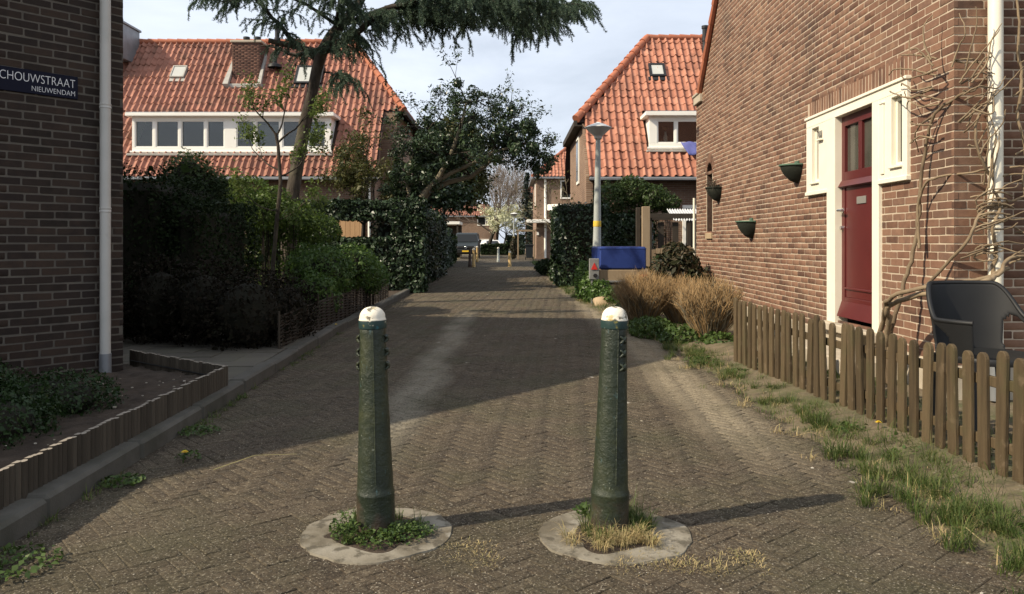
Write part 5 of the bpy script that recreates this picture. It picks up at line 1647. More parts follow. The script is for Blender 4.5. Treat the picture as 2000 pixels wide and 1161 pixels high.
def young_tree():
    T = Thing('young_tree', 'slender young tree with forked stem and sparse spring leaves', 'tree', (-3.85, 12.8, 0))
    rs = np.random.default_rng(62)
    mb = MB(); Y = 12.8
    mb.tube([(-3.87, Y, 0), (-3.84, Y, .9), (-3.78, Y, 1.6), (-3.72, Y, 2.2), (-3.76, Y, 2.8), (-3.80, Y, 3.0)], [.04, .036, .032, .029, .026, .023], 10)
    T.add('trunk', mb, mt['bark'], smooth=True)
    br = MB(); tips = []
    for (p, d, L, r) in [((-3.80, Y, 2.98), (-.45, .1, .9), .55, .02), ((-3.76, Y, 2.85), (.75, -.1, .55), .62, .018), ((-3.79, Y, 2.95), (.6, .2, .7), .55, .017), ((-3.74, Y, 2.4), (-.9, -.1, .45), .62, .016), ((-3.73, Y, 2.3), (.8, .1, .3), .6, .015), ((-3.76, Y, 1.75), (-.9, 0, .1), .55, .012), ((-3.76, Y, 1.6), (.9, -.2, .25), .6, .013)]:
        grow(br, tips, p, d, L, r, 2, rs, wig=.14, up=.07, spread=.7, kids=(2, 3), seg=6, shrink=.6, rmin=.0025)
    T.add('branches', br, mt['bark'], smooth=True)
    P, Nn = tip_points(tips, 3200, rs, .06)
    leaf_part(T, 'crown', P, Nn, .045, mt['leaf_spring'], 62)
young_tree()

def evergreen_tree():
    T = Thing('evergreen_tree', 'spreading dark evergreen tree leaning right over the lane from the ivy screen', 'tree', (-2.75, 20.9, 0))
    rs = np.random.default_rng(63)
    mb = MB(); Y = 20.9
    stems = [[(-2.75, Y, 0), (-2.72, Y, 1.5), (-2.55, Y, 2.35), (-2.1, Y - .05, 2.75), (-1.6, Y - .1, 3.05), (-1.0, Y - .2, 3.3), (-.4, Y - .2, 3.6), (.2, Y - .2, 3.8)],
             [(-2.7, Y, 1.6), (-2.4, Y - .1, 2.4), (-1.9, Y - .2, 2.95), (-1.6, Y - .2, 3.5), (-1.35, Y - .2, 4.2), (-1.2, Y, 4.9)],
             [(-2.65, Y, 1.9), (-2.2, Y + .2, 2.6), (-1.7, Y + .4, 2.85), (-1.1, Y + .5, 3.0), (-.6, Y + .5, 3.4), (-.4, Y + .6, 4.1), (-.3, Y + .6, 4.6)],
             [(-2.6, Y, 2.2), (-2.75, Y, 2.9), (-2.6, Y, 3.5), (-2.2, Y, 4.2)]]
    tips = []
    for s in stems:
        n = len(s); mb.tube(s, [.085 * (1 - .75 * i / (n - 1)) + .008 for i in range(n)], 9)
    T.add('trunk', mb, mt['bark_pale'], smooth=True)
    br = MB()
    for s in stems:
        for i in range(len(s) // 2, len(s)):
            for k in range(3):
                d = Vector(rs.normal(0, 1, 3)); d.z = abs(d.z) * .7
                grow(br, tips, s[i], d, rs.uniform(.5, .85), .022, 2, rs, wig=.15, up=.05, spread=.8, kids=(2, 3), shrink=.66, rmin=.003)
    T.add('branches', br, mt['bark_dark'])
    blobs = [(-1.35, Y, 4.75, .62, .7, .85), (-1.0, Y, 4.1, .95, .9, .6), (-.2, Y + .1, 4.3, .78, .8, .55), (.35, Y, 3.95, .75, .8, .52), (-2.0, Y, 3.7, .75, .7, .6), (-.35, Y - .1, 3.6, 1.0, .8, .42), (.72, Y, 3.5, .42, .5, .45), (-1.5, Y + .2, 3.5, .8, .7, .4), (-2.35, Y, 3.0, .5, .5, .4), (-2.75, Y + .1, 3.35, .5, .5, .5), (-2.9, Y, 2.7, .45, .5, .4), (-2.1, Y + .2, 4.2, .4, .5, .4)]
    sub = []
    for b in blobs:       # break each lobe into clumps with gaps between
        for k in range(13):
            d = unit(rs.normal(0, 1, (1, 3)))[0]; q = rs.uniform(.45, 1.12)
            sub.append((b[0] + d[0] * b[3] * q, b[1] + d[1] * b[4] * q, b[2] + d[2] * b[5] * q, *(rs.uniform(.12, .26, 3))))
    P, Nn = ellipsoids(rs, 24000, sub, inner=.2)
    P2, N2 = tip_points(tips, 7000, rs, .07)
    leaf_part(T, 'crown', np.vstack([P, P2]), np.vstack([Nn, N2]), .074, mt['leaf_evergreen'], 63, asp=.42, spread=.8)
evergreen_tree()

def side_tree():
    T = Thing('leafy_tree', 'sparse brownish green small tree in front of the roof corner and ivy screen', 'tree', (-4.1, 21.6, 0))
    rs = np.random.default_rng(64); Y = 21.6
    mb = MB(); tips = []
    mb.tube([(-4.1, Y, 0), (-4.05, Y, 1.2), (-4.0, Y, 2.2)], [.07, .06, .05], 8); T.add('trunk', mb, mt['bark_dark'], smooth=True)
    br = MB()
    for k in range(11):
        a = rs.uniform(0, 6.28); d = (math.cos(a) * .75, math.sin(a) * .6, rs.uniform(.4, 1.3))
        grow(br, tips, (-4.03, Y, 1.7 + rs.uniform(0, .5)), d, rs.uniform(.8, 1.25), .028, 3, rs, wig=.16, up=.05, spread=.75, kids=(2, 3), shrink=.66, rmin=.003)
    T.add('branches', br, mt['bark_dark'])
    P, Nn = tip_points(tips, 8500, rs, .09)
    leaf_part(T, 'crown', P, Nn, .07, mt['leaf_olive'], 64, asp=.5)
side_tree()

def plain_tree(name, label, loc, h, crown, n, size, mat, seed, trunk_r=.12, lean=(0, 0), bark='bark_dark', bare=False, blossom=None, levels=3):
    T = Thing(name, label, 'tree', loc)
    rs = np.random.default_rng(seed); x, y, z = loc
    mb = MB(); top = Vector((x + lean[0], y + lean[1], h))
    base = Vector(loc); mid = base.lerp(top, .5) + Vector((rs.normal(0, .15), 0, 0))
    mb.tube([base, base.lerp(mid, .5), mid, mid.lerp(top, .5), top], [trunk_r, trunk_r * .85, trunk_r * .75, trunk_r * .6, trunk_r * .45], 8); T.add('trunk', mb, mt[bark], smooth=True)
    br = MB(); tips = []
    for k in range(7 if not bare else 10):
        a = 6.28 * k / 7 + rs.normal(0, .3); st = mid.lerp(top, rs.uniform(0, 1))
        grow(br, tips, st, (math.cos(a), math.sin(a), rs.uniform(.5, 1.4)), crown * rs.uniform(.5, .8), trunk_r * .45, levels, rs, wig=.14, up=.06, spread=.7, kids=(2, 3) if not bare else (3, 4), seg=5, shrink=.68, rmin=.006 if not bare else .011)
    T.add('branches', br, mt['bare_far' if bare else bark])
    if n:
        P, Nn = tip_points(tips, n, rs, crown * .10)
        leaf_part(T, 'crown', P, Nn, size, mat, seed, asp=.6)
    return T
plain_tree('broadleaf_tree', 'olive green tree overhanging the parked van', (-4.6, 47, 0), 2.8, 3.4, 26000, .21, mt['leaf_olive'], 71, .16, (.5, 0))
plain_tree('broadleaf_tree', 'dark green garden tree between the ivy hedge and the van', (-5.2, 41, 0), 2.4, 3.0, 24000, .18, mt['leaf_evergreen'], 72, .14)
plain_tree('bare_tree', 'bare brown tree beside the white blossom at the end of the lane', (-2.6, 80, 0), 4.0, 4.6, 0, 0, None, 73, .22, (1.6, 0), 'bark_dark', True, levels=4)
plain_tree('bare_tree', 'tall bare tree standing behind the blossom at the end of the lane', (-2.0, 96, 0), 5.5, 6.4, 0, 0, None, 74, .24, (.5, 0), 'bark_dark', True, levels=4)
plain_tree('bare_tree', 'pale bare tree behind the spruce at the end of the lane', (2.6, 105, 0), 5., 5.6, 0, 0, None, 78, .22, (-.5, 0), 'bark_dark', True, levels=4)
plain_tree('blossom_tree', 'small tree in white blossom at the end of the lane', (-.7, 78, 0), 2.2, 2.2, 3400, .17, mt['blossom'], 75, .1, (.2, 0))
def spruce():
    T = Thing('spruce_tree', 'narrow dark spruce beside the far roof', 'tree', (1.4, 74, 0))
    rs = np.random.default_rng(76); mb = MB(); mb.tube([(1.4, 74, 0), (1.4, 74, 7.7)], [.15, .02], 7); T.add('trunk', mb, mt['bark_dark'])
    P = []; D = []
    for i in range(46):
        z = .8 + i * .15; L = 1.25 * (1 - (z / 8.0)) + .1
        for k in range(9):
            a = rs.uniform(0, 6.28); l = L * rs.uniform(.75, 1.1)
            for j in range(14):
                t = (j + 1) / 14; P.append((1.4 + math.cos(a) * l * t, 74 + math.sin(a) * l * t, z - .28 * l * t + .1 * t * t)); D.append((math.cos(a), math.sin(a), .5))
    leaf_part(T, 'crown', np.array(P), np.array(D), .17, mt['conifer'], 76, asp=.4, droop=.5)
spruce()

# hedge and gardens at the far end of the lane
block_hedge('clipped_hedge', 'clipped dark hedge closing the far end of the lane', [(-3.0, .95, 77, 78.2, 0, 1.0)], 3500, .16, mt['leaf_dark'], (-1, 77.6, 0), 81)
block_hedge('garden_hedge', 'brighter green hedge behind the dark one at the far end', [(-.6, 1.2, 79.5, 81, 0, 1.9)], 2200, .18, mt['leaf_evergreen'], (.3, 80, 0), 82)
block_hedge('shaded_hedge', 'shaded hedge on the left beside the parked van', [(-5.4, -3.6, 40, 52, 0, 1.6)], 8000, .13, mt['leaf_dark'], (-4.5, 46, 0), 83)

# ------------------------------------------------------------------ picket fence
PF = Thing('picket_fence', 'low weathered wooden picket fence in front of the sunlit brick house', 'fence', (2.36, 5.9, 0))
A0 = Vector((2.257, 8.03, 0)); A1 = Vector((2.48, 3.62, 0))
fd = (A1 - A0).normalized(); FL = (A1 - A0).length; fn = Vector((fd.y, -fd.x, 0))
if fn.x > 0: fn = -fn            # towards the lane
def picket_mesh(seed):
    r = random.Random(seed); w = .0375; t = .012; H = .66
    pts = [(-w, 0), (w, 0), (w, H - .035)] + [(w * math.cos(R(a)), H - .035 + .035 * math.sin(R(a))) for a in (25, 50, 75, 105, 130, 155)] + [(-w, H - .035)]
    pts = [(x + r.uniform(-.0015, .0015), z) for x, z in pts]
    mb = MB(); n = len(pts); b = .004
    ins = [(x * .9, z - (.004 if z > .3 else 0)) for x, z in pts]
    vs = [(x, -t, z) for x, z in ins] + [(x, -t + b, z) for x, z in pts] + [(x, t - b, z) for x, z in pts] + [(x, t, z) for x, z in ins]
    fs = [tuple(range(n)), tuple(range(3 * n, 4 * n))[::-1]]
    for k in range(3):
        for i in range(n):
            j = (i + 1) % n; fs.append((k * n + i, (k + 1) * n + i, (k + 1) * n + j, k * n + j))
    mb.add(vs, fs); me = mb.mesh('picket'); me.materials.append(mt['picket']); return me
pmesh = [picket_mesh(i) for i in range(4)]
s = .04; k = 0
while s < FL:
    p = A0 + fd * s + fn * .012
    M_ = Matrix(((fd.x, -fn.x, 0, p.x), (fd.y, -fn.y, 0, p.y), (0, 0, 1, .015 + rng.normal(0, .012)), (0, 0, 0, 1))) @ Matrix.Rotation(rng.normal(0, .012), 4, 'Y') @ Matrix.Rotation(rng.normal(0, .012), 4, 'X')
    PF.inst('picket', pmesh[k % 4], M_)
    k += 1
    s += .131 if k not in (5, 17) else .17
for z in (.17, .47):
    for (a, b) in ((0, .70), (.74, 2.45), (2.5, FL)):
        mb = MB(); Fm = Matrix(((fd.x, fn.x, 0, A0.x), (fd.y, fn.y, 0, A0.y), (0, 0, 1, 0), (0, 0, 0, 1)))
        mb.box(a, b, -.026, -.003, z, z + .055, Fm @ Matrix.Rotation(rng.normal(0, .004), 4, 'Y'), b=.004); PF.add('rail', mb, mt['picket'])
for a in (.72, 2.47, FL - .1):
    mb = MB(); mb.box(a - .03, a + .03, -.09, -.03, -.1, .60, Fm, b=.006); PF.add('fence_post', mb, mt['picket'])

# ------------------------------------------------------------------ plastic armchair
def armchair():
    cx, cy, gz = 2.87, 4.78, .145
    T = Thing('garden_chair', 'charcoal moulded plastic armchair behind the picket fence', 'chair', (cx, cy, gz))
    rot = R(6)           # the seat faces the lane and the camera, turned to the right
    B = Matrix.Translation((cx, cy, gz)) @ Matrix.Rotation(rot, 4, 'Z')
    # local: x right of the sitter's back view, front = -y
    n = 84; rows = 24
    def shell(off):
        vs = []
        for i in range(n + 1):
            t = -1 + 2 * i / n                # -1 left arm tip .. 0 back centre .. 1 right arm tip
            a = t * R(128)
            rx, ry = .285 + off, .265 + off
            x = rx * math.sin(a); y = ry * math.cos(a) if abs(a) < R(90) else ry * math.cos(a) * 1.15
            at = abs(t)
            top = .845 if at < .30 else (.845 - (.845 - .635) * min(1, (at - .30) / .34) ** 1.0 if at < .64 else .635)
            if .30 <= at < .64:
                u = (at - .30) / .34; top = .845 - .21 * (u * u * (3 - 2 * u))
            bot = .42
            for j in range(rows + 1):
                f = j / rows; z = bot + (top - bot) * f
                lean = 1 + .20 * (z - .42) / .42
                vs.append((x * lean, y * lean + .02, z))
        return vs
    out_, inn = shell(.0), shell(-.018)
    fs = []
    m = rows + 1; N_ = len(out_)
    def open_(i, j):
        t = abs(-1 + 2 * (i + .5) / n); f = (j + .5) / rows
        # opening between the seat and each arm
        return ((t - .60) / .20) ** 2 + ((f - .34) / .50) ** 2 < 1
    cells = {(i, j) for i in range(n) for j in range(rows) if not open_(i, j)}
    for (i, j) in cells:
        a, b, c, d = i * m + j, (i + 1) * m + j, (i + 1) * m + j + 1, i * m + j + 1
        fs.append((a, b, c, d)); fs.append((N_ + d, N_ + c, N_ + b, N_ + a))
        for (di, dj, e0, e1) in ((-1, 0, d, a), (1, 0, b, c), (0, -1, a, b), (0, 1, c, d)):
            if (i + di, j + dj) not in cells:
                fs.append((e0, e1, e1 + N_, e0 + N_)[::-1])
    mb = MB(); mb.add(out_ + inn, fs, B)
    sh = T.add('backrest', mb, mt['chair'], smooth=True, ang=50)
    md = sh.modifiers.new('soften', 'SUBSURF'); md.levels = 1; md.render_levels = 1
    mb = MB(); pts = []
    for i in range(n + 1):
        a_ = out_[i * m + rows]; b_ = inn[i * m + rows]; pts.append(B @ ((Vector(a_) + Vector(b_)) / 2))
    mb.tube(pts, .015, 8); T.add('rim', mb, mt['chair'], smooth=True, ang=80)
    mb = MB(); ring = []
    for i in range(28):
        a = 2 * math.pi * i / 28; e = 2.6
        ring.append((.27 * math.copysign(abs(math.cos(a)) ** (2 / e), math.cos(a)), .26 * math.copysign(abs(math.sin(a)) ** (2 / e), math.sin(a)) - .02, 0))
    vs = []
    for (sc2, z) in ((.0, .405), (.5, .408), (.85, .42), (1., .435), (1.03, .425), (1.0, .395)):
        vs += [(p[0] * max(sc2, .001), p[1] * max(sc2, .001), z) for p in ring]
    fs = []
    for k in range(5):
        for i in range(28):
            j = (i + 1) % 28; fs.append((k * 28 + i, k * 28 + j, (k + 1) * 28 + j, (k + 1) * 28 + i))
    mb.add(vs, fs, B); T.add('seat', mb, mt['chair'], smooth=True, ang=60)
    for (lx, ly) in ((-.23, -.23), (.23, -.23), (-.21, .2), (.21, .2)):
        mb = MB()
        s_ = 1 if lx > 0 else -1
        mb.prism([B @ Vector(p) for p in [(lx - .035 * s_, ly, .42), (lx + .045 * s_, ly, .42), (lx + .062 * s_, ly + (.03 if ly > 0 else -.03), 0), (lx + .02 * s_, ly + (.03 if ly > 0 else -.03), 0)]], (B.to_3x3() @ Vector((0, .045 if ly < 0 else -.045, 0))))
        T.add('leg', mb, mt['chair'])
armchair()

# ------------------------------------------------------------------ wall planters
def planter(label, v, ztop, w, hgt, proj, plants=False, mat='planter'):
    p0 = FR @ Vector((v, .005, ztop))
    T = Thing('wall_planter', label, 'planter', p0, 'half bowl planters on the sunlit wall')
    mb = MB(); n = 14; rows = 8
    vs = []
    for j in range(rows + 1):
        f = j / rows; r = math.sin(R(90) * (.18 + .82 * f)) if f > 0 else .10
        for i in range(n + 1):
            a = math.pi * i / n; vs.append((v + w / 2 * r * math.cos(a), .008 + proj * r * math.sin(a), ztop - hgt + hgt * f))
    fs = [(j * (n + 1) + i, j * (n + 1) + i + 1, (j + 1) * (n + 1) + i + 1, (j + 1) * (n + 1) + i) for j in range(rows) for i in range(n)]
    fs.append(tuple(range(n + 1)))
    fs.append(tuple((rows) * (n + 1) + i for i in range(n + 1)))
    mb.add(vs, fs, FR); T.add('bowl', mb, mt['coco'], smooth=True, ang=50)
    mb = MB(); pts = [FR @ Vector((v + w / 2 * 1.04 * math.cos(math.pi * i / n), .008 + proj * 1.04 * math.sin(math.pi * i / n), ztop)) for i in range(n + 1)]
    mb.tube(pts, .011, 8); mb.box(v - w / 2, v + w / 2, .0, .02, ztop - .02, ztop + .012, FR); T.add('rim', mb, mt[mat], smooth=True)
    mb = MB(); mb.box(v - .05, v + .05, .0, .025, ztop - .01, ztop + .05, FR); T.add('back_plate', mb, mt[mat])
    if plants:
        rs = np.random.default_rng(90); mb = MB()
        for k in range(26):
            a = rs.uniform(0, 3.14); q = FR @ Vector((v + rs.uniform(-.12, .12), .02 + rs.uniform(0, .12), ztop))
            e = FR @ Vector((v + rs.uniform(-.25, .25), .05 + rs.uniform(0, .22), ztop + rs.uniform(-.1, .14)))
            mb.tube([q, q.lerp(e, .5) + Vector((0, 0, .07)), e], [.006, .005, .003], 4)
        T.add('dead_stems', mb, mt['wattle'])
    return T
planter('green rimmed half bowl planter on the wall next to the white door frame', 3.30, 2.13, .32, .20, .19)
planter('green rimmed half bowl planter low on the wall, the lowest of the three', 5.12, 1.53, .36, .23, .20)
planter('dark half bowl planter with dead stems beside the arched niche', 6.95, 2.12, .34, .22, .20, True, 'coco')

# ------------------------------------------------------------------ bare climbing vine on the corner
def vine():
    T = Thing('climbing_vine', 'bare woody climbing vine on the brick corner round the white downpipe', 'vine', (3.05, 6.6, .1))
    rs = np.random.default_rng(95)
    def W(v, o, z): return FR @ Vector((v, o, z))            # on the sunlit wall
    def G(u, o, z): return F2 @ Vector((u, o, z))            # on the near face
    def spline(pts, k=6):
        q = []
        pts = [Vector(p) for p in pts]
        ext = [pts[0] * 2 - pts[1]] + pts + [pts[-1] * 2 - pts[-2]]
        for i in range(1, len(ext) - 2):
            for j in range(k):
                t = j / k; a, b, c, d = ext[i - 1], ext[i], ext[i + 1], ext[i + 2]
                q.append(.5 * ((2 * b) + (c - a) * t + (2 * a - 5 * b + 4 * c - d) * t * t + (3 * b - a - 3 * c + d) * t ** 3))
        q.append(pts[-1]); return q
    def stem(name, pts, r0, r1, seg=7):
        q = spline(pts); n = len(q)
        q = [p + Vector(rs.normal(0, r0 * .22, 3)) for p in q]
        mb = MB(); mb.tube(q, [r0 + (r1 - r0) * i / (n - 1) for i in range(n)], seg); T.add(name, mb, mt['vine'], smooth=True, ang=80)
    # main stems from the root by the doorstep, behind the chair, up the corner
    stem('main_stem', [W(.64, .22, .1), W(.54, .25, .38), W(.38, .3, .62), W(.18, .33, .80), G(.0, .30, .95), G(.16, .22, 1.02), G(.30, .16, 1.06)], .026, .016)
    stem('main_stem', [W(.60, .2, .1), W(.50, .24, .45), W(.42, .20, .78), W(.39, .14, 1.05), W(.36, .09, 1.35), W(.34, .07, 1.7), W(.28, .06, 2.0), W(.15, .06, 2.22), G(.05, .06, 2.34)], .020, .010)
    stem('main_stem', [W(.34, .08, 1.2), W(.36, .09, 1.45), W(.30, .09, 1.62), W(.14, .08, 1.73), G(.12, .09, 1.76), G(.22, .11, 1.80)], .012, .007)
    stem('main_stem', [W(.2, .12, .9), G(.02, .12, 1.25), G(.12, .12, 1.45), G(.24, .14, 1.52), G(.40, .12, 1.56), G(.62, .1, 1.66)], .013, .008)
    stem('main_stem', [G(.22, .10, .95), G(.235, .12, 1.20), G(.19, .16, 1.35), G(.25, .15, 1.5), G(.20, .15, 1.62)], .016, .01)
    stem('main_stem', [W(.7, .2, .1), W(.58, .28, .42), W(.36, .34, .70), W(.1, .36, .86), G(.1, .26, 1.0), G(.26, .2, 1.12), G(.45, .16, 1.15)], .022, .012)
    # hoop and sprawl at the corner
    stem('stem', [G(.20, .12, 1.72), G(.10, .16, 1.86), G(.06, .16, 2.04), G(.12, .15, 2.20), G(.24, .10, 2.26), G(.28, .11, 2.2)], .011, .008)
    stem('stem', [G(.40, .1, 2.2), G(.42, .12, 2.05), G(.47, .1, 1.85), G(.46, .08, 1.7), G(.5, .1, 1.4)], .012, .008)
    stem('stem', [G(.42, .10, 2.2), G(.44, .1, 2.45), G(.41, .1, 2.62), G(.42, .1, 2.8), G(.40, .08, 3.1)], .014, .008)
    ends = [((-.02, 2.50), (-.02, 2.9)), ((.0, 2.40), (.28, 2.60)), ((.02, 2.35), (.30, 2.42)), ((-.03, 2.38), (.22, 2.78)), ((.03, 2.2), (.30, 2.33)), ((.0, 2.10), (.34, 2.5)), ((.02, 2.05), (.20, 2.30)), ((.05, 1.95), (.25, 2.2)), ((-.02, 2.6), (.25, 2.55)), ((.1, 1.6), (.4, 1.7)), ((.05, 1.35), (.5, 1.45)), ((.0, 1.15), (.55, 1.3)), ((.3, 1.1), (.75, 1.25)), ((.35, 1.3), (.7, 1.2)), ((.3, 1.75), (.7, 1.74)), ((.4, 1.9), (.7, 2.1)), ((.42, 2.5), (.7, 2.65)), ((.38, 2.3), (.65, 2.45)), ((.2, 1.5), (.23, 2.0)), ((.13, 1.7), (.14, 2.2))]
    for (a, b) in ends:
        for rep in range(2):
            p = G(a[0] + rs.normal(0, .03), .06 + rs.uniform(0, .14), a[1] + rs.normal(0, .03)); q = G(b[0] + rs.normal(0, .05), .06 + rs.uniform(0, .16), b[1] + rs.normal(0, .05))
            m1 = p.lerp(q, .33) + Vector((rs.normal(0, .02), -abs(rs.normal(0, .04)), rs.normal(0, .03))); m2 = p.lerp(q, .66) + Vector((rs.normal(0, .02), -abs(rs.normal(0, .05)), rs.normal(0, .03)))
            stem('shoot', [p, m1, m2, q], .0075, .0035, 5)
    # shoots trained left over the sunlit wall towards the frame
    for (v0, z0, v1, z1) in [(.05, 2.40, .62, 2.52), (.03, 2.48, .70, 2.62), (.02, 2.52, .55, 2.66), (.05, 2.30, .50, 2.45), (.02, 2.6, .42, 2.72), (.1, 2.4, .75, 2.50), (.08, 2.12, .40, 2.20), (.1, 2.02, .45, 2.06), (.2, 2.2, .38, 1.95), (.03, 2.55, .25, 2.85), (.05, 2.6, .12, 2.95), (.1, 2.28, .42, 2.3)]:
        p = W(v0, .05 + rs.uniform(0, .10), z0); q = W(v1, .06 + rs.uniform(0, .16), z1)
        stem('shoot', [p, p.lerp(q, .35) + Vector((-.05, 0, rs.normal(0, .03))), p.lerp(q, .7) + Vector((-.06, 0, rs.normal(0, .035))), q], .0085, .004, 5)
    # a knot of old growth tied to the pipe
    for k in range(9):
        c = G(.20 + rs.normal(0, .03), .12, 1.50 + rs.normal(0, .05) if k < 6 else 1.2 + rs.normal(0, .06)); r_ = rs.uniform(.04, .10)
        ax = rs.uniform(0, 3.1); pts = []
        for i in range(9):
            a = i / 8 * 5.2 + ax; pts.append(c + Vector((r_ * 1.4 * math.cos(a), -.03 * math.sin(a * 1.3) - .02, r_ * .6 * math.sin(a))))
        stem('knot', pts, .008, .005, 5)
vine()

# ------------------------------------------------------------------ dry shrubs, rhododendron, trailer, lamp
def twig_bush(label, c, rx, ry, h, n, seed):
    T = Thing('dry_shrub', label, 'shrub', c, 'dry golden shrubs in the verge')
    rs = np.random.default_rng(seed)
    V = []; Fc = []
    mb = MB(); mb2 = MB()
    for k in range(n):
        a = rs.uniform(0, 6.28); q = rs.random() ** .5
        tip = Vector((c[0] + rx * q * math.cos(a), c[1] + ry * q * math.sin(a), c[2] + h * (1.0 - .30 * q * q) * rs.uniform(.72, 1.04)))
        b = Vector((c[0] + .22 * rx * q * math.cos(a) + rs.normal(0, .02), c[1] + .22 * ry * q * math.sin(a) + rs.normal(0, .02), c[2]))
        m1 = b.lerp(tip, .4) + Vector((rs.normal(0, .03), rs.normal(0, .03), .04)); m2 = b.lerp(tip, .75) + Vector((rs.normal(0, .03), rs.normal(0, .03), .05))
        (mb if k % 4 == 0 else mb2).tube([b, m1, m2, tip], [.008, .006, .004, .0018] if k % 4 == 0 else [.0046, .0036, .0028, .0014], 4 if k % 4 == 0 else 3, cap=False)
        for j in range(3):
            s_ = (m1, m2, m2.lerp(tip, .5))[j]; e = s_ + Vector((rs.normal(0, .045), rs.normal(0, .045), rs.uniform(.03, .14)))
            mb2.tube([s_, e], [.0026, .0013], 3, cap=False)
    T.add('main_stems', mb, mt['bark_pale'])
    T.add('twigs', mb2, mt['dry_twig'])
twig_bush('dry golden twiggy shrub at the end of the picket fence', (2.42, 9.75, .04), .46, .5, .80, 800, 101)
twig_bush('dry golden twiggy shrub in front of the blue trailer, nearest the lane', (1.92, 11.6, .02), .50, .7, .82, 950, 102)
twig_bush('dry golden twiggy shrub between the other two, near the rhododendron', (2.45, 11.6, .04), .5, .6, .72, 650, 103)
low_plant('rhododendron', 'dark leaved rhododendron with browned flower heads against the brick corner', [(2.82, 13.4, .85, .34, .36, .36), (2.55, 13.3, .70, .30, .3, .32), (3.05, 13.2, .62, .28, .3, .26), (2.85, 13.4, .4, .45, .4, .35), (2.75, 13.5, 1.12, .2, .22, .14)], 2600, .085, mt['leaf_brown'], (2.8, 13.4, .04), 104, asp=.38, spread=.7, core=False)
low_plant('dark_evergreen_shrub', 'deep green evergreen under the rhododendron flowers', [(2.78, 13.55, .75, .42, .36, .42), (2.6, 13.5, .45, .45, .4, .35), (3.08, 13.3, .5, .3, .3, .3)], 3600, .07, mt['leaf_dark'], (2.75, 13.55, .04), 105, asp=.4)
low_plant('verge_plant', 'lush green nettle like plant beside the trailer tail light', [(1.62, 16.4, .32, .24, .35, .32), (1.75, 15.7, .26, .25, .3, .24), (1.55, 17.2, .42, .22, .4, .42), (1.95, 15.4, .2, .25, .3, .2)], 5200, .05, mt['leaf_green'], (1.68, 16.3, .0), 106, cat='plant', stems=8, core=False)
low_plant('verge_plant', 'low dark green weeds in the shade under the dry shrubs', [(1.85, 10.6, .10, .32, .5, .16), (2.1, 9.9, .08, .28, .4, .15), (1.75, 12.4, .1, .3, .5, .18), (2.45, 9.4, .07, .26, .25, .12)], 6000, .04, mt['weed'], (1.95, 10.8, .0), 107, cat='plant', stems=5, core=False)

def boulder(name, label, c, r, seed):
    mb = MB(); pr = [(.001, -1)] + [(math.cos(R(a)), math.sin(R(a))) for a in range(-75, 90, 15)] + [(.001, 1)]
    mb.lathe(pr, 18); mb.v = [tuple(Vector(v) * (1 + .25 * mn.noise(Vector(v) * 1.3 + Vector((seed, 0, 0))))) for v in mb.v]
    m2 = MB(); m2.add(mb.v, mb.f, Matrix.Translation(c) @ Matrix.Diagonal((*r, 1))); single(name, m2, mt['stone'], label, 'stone', c, smooth=True, ang=70)
boulder('boulder', 'rounded sandstone boulder at the foot of the green plant by the trailer', (1.80, 15.4, .07), (.24, .2, .15), 3)

def trailer():
    T = Thing('box_trailer', 'small box trailer with blue tarpaulin cover parked by the lamp post', 'trailer', (2.2, 16.6, 0))
    mb = MB(); mb.box(1.76, 2.70, 16.0, 17.6, .70, 1.155, b=.03); cv = T.add('cover', mb, mt['blue'])
    mb = MB(); mb.box(1.756, 2.704, 15.996, 17.604, 1.105, 1.12, b=.003); T.add('cover_hem', mb, mt['blue'], cv)
    mb = MB(); mb.box(1.74, 2.72, 15.96, 17.62, .46, .69, b=.01); T.add('body', mb, mt['fence_wood'])
    mb = MB(); mb.box(1.70, 2.76, 15.93, 15.96, .44, .48); mb.box(1.70, 1.74, 15.95, 17.6, .44, .70); T.add('chassis', mb, mt['grey_metal'])
    mb = MB(); mb.box(1.54, 1.74, 15.88, 15.94, .50, .92, b=.01); lb = T.add('light_board', mb, mt['grey_metal'])
    mb = MB(); mb.prism([(1.575, 15.875, .70), (1.705, 15.875, .70), (1.64, 15.875, .84)], (0, -.012, 0)); T.add('reflector', mb, mt['red_lens'], lb)
    mb = MB(); mb.tube([(1.66, 15.88, .58), (1.66, 15.86, .58)], .04, 12); T.add('socket', mb, mt['black_metal'], lb)
    mb = MB(); mb.box(2.55, 2.70, 15.90, 15.95, .53, .60); T.add('tail_light', mb, mt['red_lens'])
    for x in (1.62, 2.72):
        mb = MB(); mb.lathe([(.05, -.07), (.20, -.07), (.235, -.05), (.235, .05), (.20, .07), (.05, .07)], 20, Matrix.Translation((x, 16.9, .235)) @ Matrix.Rotation(R(90), 4, 'Y')); w = T.add('wheel', mb, mt['tyre'], smooth=True)
        mb = MB(); mb.lathe([(.001, -.06), (.13, -.065), (.13, .065), (.001, .06)], 16, Matrix.Translation((x, 16.9, .235)) @ Matrix.Rotation(R(90), 4, 'Y')); T.add('rim', mb, mt['rim'], w, smooth=True)
    mb = MB(); mb.tube([(2.2, 17.6, .44), (2.2, 18.5, .42)], .03, 8); mb.tube([(2.2, 18.35, .44), (2.2, 18.35, 0)], .022, 8); mb.box(1.58, 1.62, 15.9, 15.94, .02, .5); T.add('drawbar', mb, mt['grey_metal'])
trailer()

